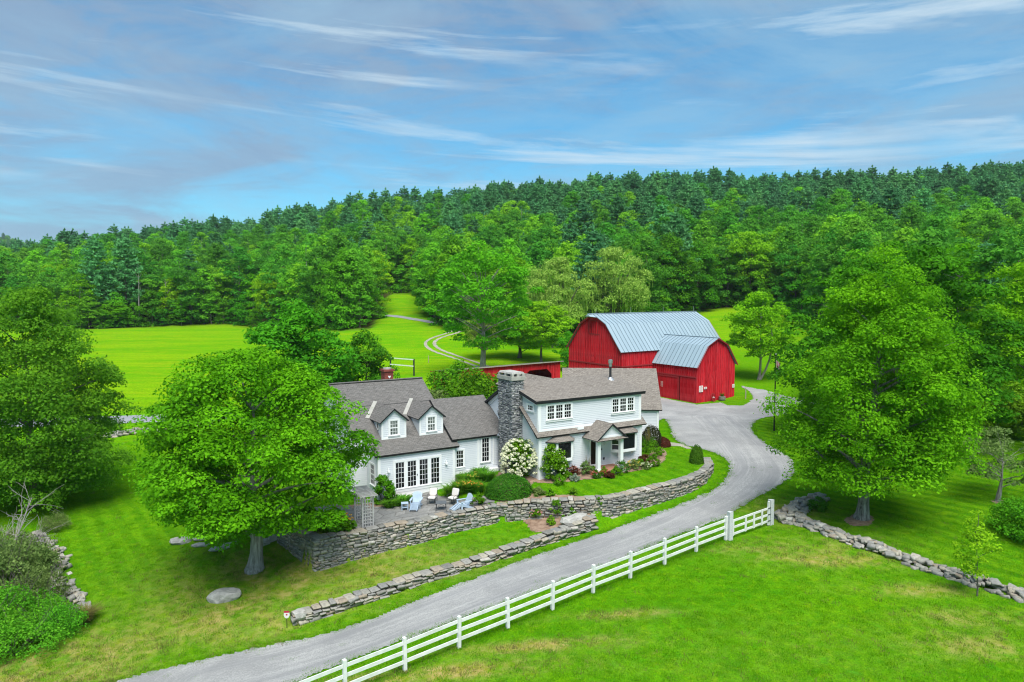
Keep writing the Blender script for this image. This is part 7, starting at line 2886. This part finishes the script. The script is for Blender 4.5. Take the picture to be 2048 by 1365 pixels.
# shrubs behind the house
bk = shrub_mesh('lilac', 241, 2.6, 2.4, 3.9, 60, 90, .22, 'leaf_shrub')
bk2 = shrub_mesh('lilac_b', 242, 2.4, 2.4, 3.4, 60, 90, .22, 'leaf_olive')
for k, (x, y, m_, s, lb) in enumerate(((-8.4, 74.0, bk2, 1.15, 'yellow-green lilac behind the connector roof, nearest the cape'), (-4.2, 76.0, bk, 1.42, 'green lilac behind the connector roof, beside the stone chimney'), (-6.6, 84.0, bk, 1.42, 'dark bush in front of the cart shed'), (-9.5, 74.0, bk2, .8, 'low yellow-green bush right behind the cape ridge'), (-1.6, 78.0, bk, 1.2, 'green bush partly hidden by the stone chimney'), (-12.0, 83.0, bk2, .85, 'yellowish bush beside the brick chimney'), (-19.5, 80.0, bk, 1.2, 'green bush at the foot of the dark rounded maple'), (40.5, 68.5, bk, 1.3, 'leafy bush under the huge deep green maple'), (46.0, 65.0, bk, 1.25, 'leafy bush beneath the pale green tall tree'))):
    plant('lilac_bush', lb, gp(x, y), [('foliage', m_)], 'bush', 'bushes behind the house', k * 1.1, s)
# hedge at the picture edge and thicket on the left
p = G(2040, 1085)
plant('hedge', 'rounded glossy green hedge on the far lawn at the picture edge', gp(p[0] + .9, p[1] + .4), [('foliage', shrub_mesh('hdg', 243, 2.0, 2.3, 2.2, 90, 110, .13, 'leaf_dark'))], 'hedge')
tk1 = shrub_mesh('thick1', 244, 2.3, 2.2, 2.3, 58, 95, .13, 'leaf_olive', scat=.95)
tk2 = shrub_mesh('thick2', 245, 2.2, 2.1, 2.0, 58, 100, .12, 'leaf_edge', scat=.95)
TKS = stems_mesh('thick_stems', 248, 2.6, 3.3, 16, .02)
TH = [(10, 1110, tk1, .9, 'olive thicket shrub under the tall dark tree'), (55, 1150, tk1, .75, 'olive shrub around the fallen grey branch'), (15, 1185, tk1, 1.0, 'wide olive shrub in the middle of the thicket'), (75, 1215, tk1, .8, 'olive shrub beside the buried stones'), (20, 1255, tk2, 1.0, 'dense green shrub low in the thicket'), (90, 1265, tk2, .85, 'dense green shrub nearest the mown strip'), (30, 1310, tk2, .95, 'dense green shrub next to the dry grass'), (125, 1270, tk2, .55, 'small leafy shrub at the tip of the thicket'), (-50, 1160, tk1, 1.1, 'olive shrub cut by the picture edge'), (-40, 1290, tk2, 1.0, 'dense green shrub cut by the picture edge'), (110, 1060, tk1, .5, 'thin olive sapling shrub by the shaded lawn')]
for k, (u, v, m_, s, lb) in enumerate(TH):
    o = plant('thicket_shrub', lb, atp(u, v), [('foliage', m_), ('stems', TKS)], 'shrub', 'shrubs of the thicket', k * 1.9, s)
    o.scale = (s * (.85 + .3 * ((k * 7) % 5) / 4), s * (.85 + .3 * ((k * 3) % 4) / 3), s * (.75 + .55 * ((k * 5) % 6) / 5))
p = G(165, 1245)
plant('tall_grass', 'tuft of long yellowing grass at the tip of the thicket', gp(p[0], p[1]), [('blades', blades_mesh('tg', 246, 1.1, .8, 420, .03, 'leaf_hay', .8))], 'grass')


def bare_branch(label, a, b, r0, seed, twigs=14):
    rng = np.random.default_rng(seed)
    a, b = np.array(a), np.array(b)
    root = empty('dead_branch', tuple(a))
    tag(root, label, 'branch', 'bare branches in the thicket')
    mb = MB()
    limb(mb, (0, 0, 0), b - a, r0, r0 * .25, rng, .04, 6, 6)
    mb.build('limb', 'deadwood', root)
    mb = MB()
    L_ = np.linalg.norm(b - a)
    for _ in range(twigs):
        t = rng.uniform(.3, 1)
        s = (b - a) * t
        e = s + (b - a) / L_ * L_ * rng.uniform(.12, .34) + rng.normal(size=3) * L_ * .12
        limb(mb, s, e, r0 * .4 * (1.1 - t * .7), .008, rng, .05, 4, 5)
        for _ in range(2):
            f = s + (e - s) * rng.uniform(.4, .9)
            limb(mb, f, f + (e - s) * .5 + rng.normal(size=3) * L_ * .06, r0 * .15, .006, rng, .05, 3, 4)
    mb.build('twigs', 'deadwood', root)


p0, p1 = G(8, 1150), G(70, 1080)
bare_branch('long bare grey branch leaning up out of the thicket toward the lawn', (p0[0], p0[1], p0[2] + .2), (p1[0] + .2, p1[1] - .4, p1[2] + 3.0), .07, 301, 18)
bare_branch('second bare grey branch lying low across the thicket', (p0[0] - .3, p0[1] - .2, p0[2] + .1), (p1[0] + 1.2, p1[1] - 1.0, p1[2] + 1.1), .055, 302, 14)
bare_branch('bare arching branch at the picture edge of the thicket', (p0[0] - 1.6, p0[1] + .8, p0[2] + .1), (p0[0] - .2, p0[1] + 1.4, p0[2] + 2.8), .05, 303, 10)
# sprouts in the barrel planter
plant('planter_flowers', 'thin green shoots growing in the half-barrel', (bar_.location.x, bar_.location.y, bar_.location.z + .45), [('foliage', blades_mesh('bp', 247, .5, .55, 60, .04, 'leaf_blade', .6))], 'plant')

# ------------------------------------------------------------------ grass
def tuft(seed, n, rad, h, w, lm):
    rng = np.random.default_rng(seed)
    a = rng.uniform(0, 2 * PI, n)
    r = rad * np.sqrt(rng.random(n))
    b0 = np.stack([np.cos(a) * r, np.sin(a) * r, np.full(n, -.02)], 1)
    an = rng.uniform(0, 2 * PI, n)
    ln = rng.uniform(.2, .7, n)[:, None] * h
    e = b0 + np.stack([np.cos(an), np.sin(an), np.zeros(n)], 1) * ln + np.array([0, 0, 1]) * (h * rng.uniform(.5, 1.1, n))[:, None]
    sd = np.stack([-np.sin(an), np.cos(an), np.zeros(n)], 1) * w / 2
    V = np.stack([b0 - sd, b0 + sd, e + sd * .3, e - sd * .3], 1).reshape(-1, 3)
    return np_mesh('grass_tuft', V, quads_n(n), [lm], {'leafvar': np.repeat(rng.random(n), 4)})


tuftA = link('grass_tuft', tuft(1, 34, .24, .10, .016, 'leaf_grass'), None, gp(4.0, 33.5))
tuftB = link('grass_tuft', tuft(2, 26, .22, .12, .016, 'leaf_hay'), None, gp(9.0, 34.5))
tuftC = link('grass_tuft', tuft(3, 44, .26, .07, .016, 'leaf_grass'), None, gp(-17.0, 47.0))
for o in (tuftA, tuftB, tuftC):
    tag(o, kind='stuff')
rg2 = np.random.default_rng(17)
pts = []
for (d0, d1, den) in ((24, 34, 16), (34, 46, 12), (46, 60, 6.5), (60, 74, 2.5)):
    x0, x1 = -.78 * d1, .78 * d1
    n = int((x1 - x0) * (d1 - d0) * den)
    X = rg2.uniform(x0, x1, n)
    Y = rg2.uniform(d0, d1, n)
    k = np.abs(X / Y) < .76
    pts.append(np.stack([X[k], Y[k]], 1))
pts = np.vstack(pts)
# ragged grass along the edges of the drive
rp = np.array(ROAD_POLY)
seg = np.linalg.norm(np.roll(rp, -1, 0) - rp, axis=1)
ed = []
for i in range(len(rp)):
    if 20 < rp[i, 1] < 75:
        m = int(seg[i] * 16)
        t = rg2.random(m)[:, None]
        ed.append(rp[i] * (1 - t) + np.roll(rp, -1, 0)[i] * t + rg2.normal(size=(m, 2)) * .17)
fn = rg2.uniform(-11, flen, 700)
ed.append(FA + fdir * fn[:, None] + rg2.normal(size=(700, 2)) * .14)
for s_ in posts:
    ed.append(FA + fdir * s_ + rg2.normal(size=(14, 2)) * .13)
ed = np.vstack(ed)
n_ed = len(ed)
pts = np.vstack([pts, ed])
bad = inside(pts[:, 0], pts[:, 1], ROAD_POLY) & (rg2.random(len(pts)) > .012) & (np.arange(len(pts)) < len(pts) - n_ed)
for b in BEDS + [PATIO_POLY]:
    bad |= inside(pts[:, 0], pts[:, 1], [tuple(q) for q in b])
# keep clear of the buildings
hx, hy = pts[:, 0] - 1.995, pts[:, 1] - 51.5
hs, ht = hx * math.cos(HT) + hy * math.sin(HT), -hx * math.sin(HT) + hy * math.cos(HT)
bad |= (hs > -.2) & (hs < 10.2) & (ht > -.1) & (ht < 13)
bad |= (hs > -12.1) & (hs < 0) & (ht > 4.4) & (ht < 17.5)
bad |= (pts[:, 0] > 4.5) & (pts[:, 0] < 13.3) & (pts[:, 1] > 63.7) & (pts[:, 1] < 73)
for P_ in (WALL_XYZ[:, :2], LOW_XY):
    for a, b in zip(P_[:-1], P_[1:]):
        ab = b - a
        t = np.clip(((pts - a) @ ab) / (ab @ ab), 0, 1)
        bad |= np.linalg.norm(pts - (a + t[:, None] * ab), axis=1) < .32
pts = pts[~bad]
zt_ = mesh_z(pts[:, 0], pts[:, 1])
ix = np.clip(np.searchsorted(GX, pts[:, 0]) - 1, 0, len(GX) - 2)
iy = np.clip(np.searchsorted(GY, pts[:, 1]) - 1, 0, len(GY) - 2)
dryv = _dry[iy, ix] * (.5 + .5 * hash_noise(pts[:, 0], pts[:, 1], .9))
kd = np.where(rg2.random(len(pts)) < dryv * .8 + .02, 1, np.where(rg2.random(len(pts)) < .4, 0, 2))
scatter('grass', np.stack([pts[:, 0], pts[:, 1], zt_], 1), rg2.uniform(0, 6.28, len(pts)), rg2.uniform(.6, 1.25, len(pts)), kd, [tuftA, tuftB, tuftC], 'short mown grass of the pasture and lawns', 'grass')

# ------------------------------------------------------------------ thin summer haze
hz = bpy.data.materials.new('haze')
hz.use_nodes = True
hn, hl = hz.node_tree.nodes, hz.node_tree.links
hn.clear()
ho = hn.new('ShaderNodeOutputMaterial')
pv = hn.new('ShaderNodeVolumePrincipled')
pv.inputs['Color'].default_value = (0.80, 0.90, 1.0, 1)
pv.inputs['Density'].default_value = 0.00008
pv.inputs['Anisotropy'].default_value = 0.1
hl.new(pv.outputs[0], ho.inputs['Volume'])
M['haze'] = hz
mb = MB()
mb.box(-1690, 1690, -115, 2690, -30, 160)
hzo = mb.build('haze', 'haze')
tag(hzo, 'thin pale summer haze over the whole valley', 'haze', None, 'stuff')
cy.volume_bounces = 0
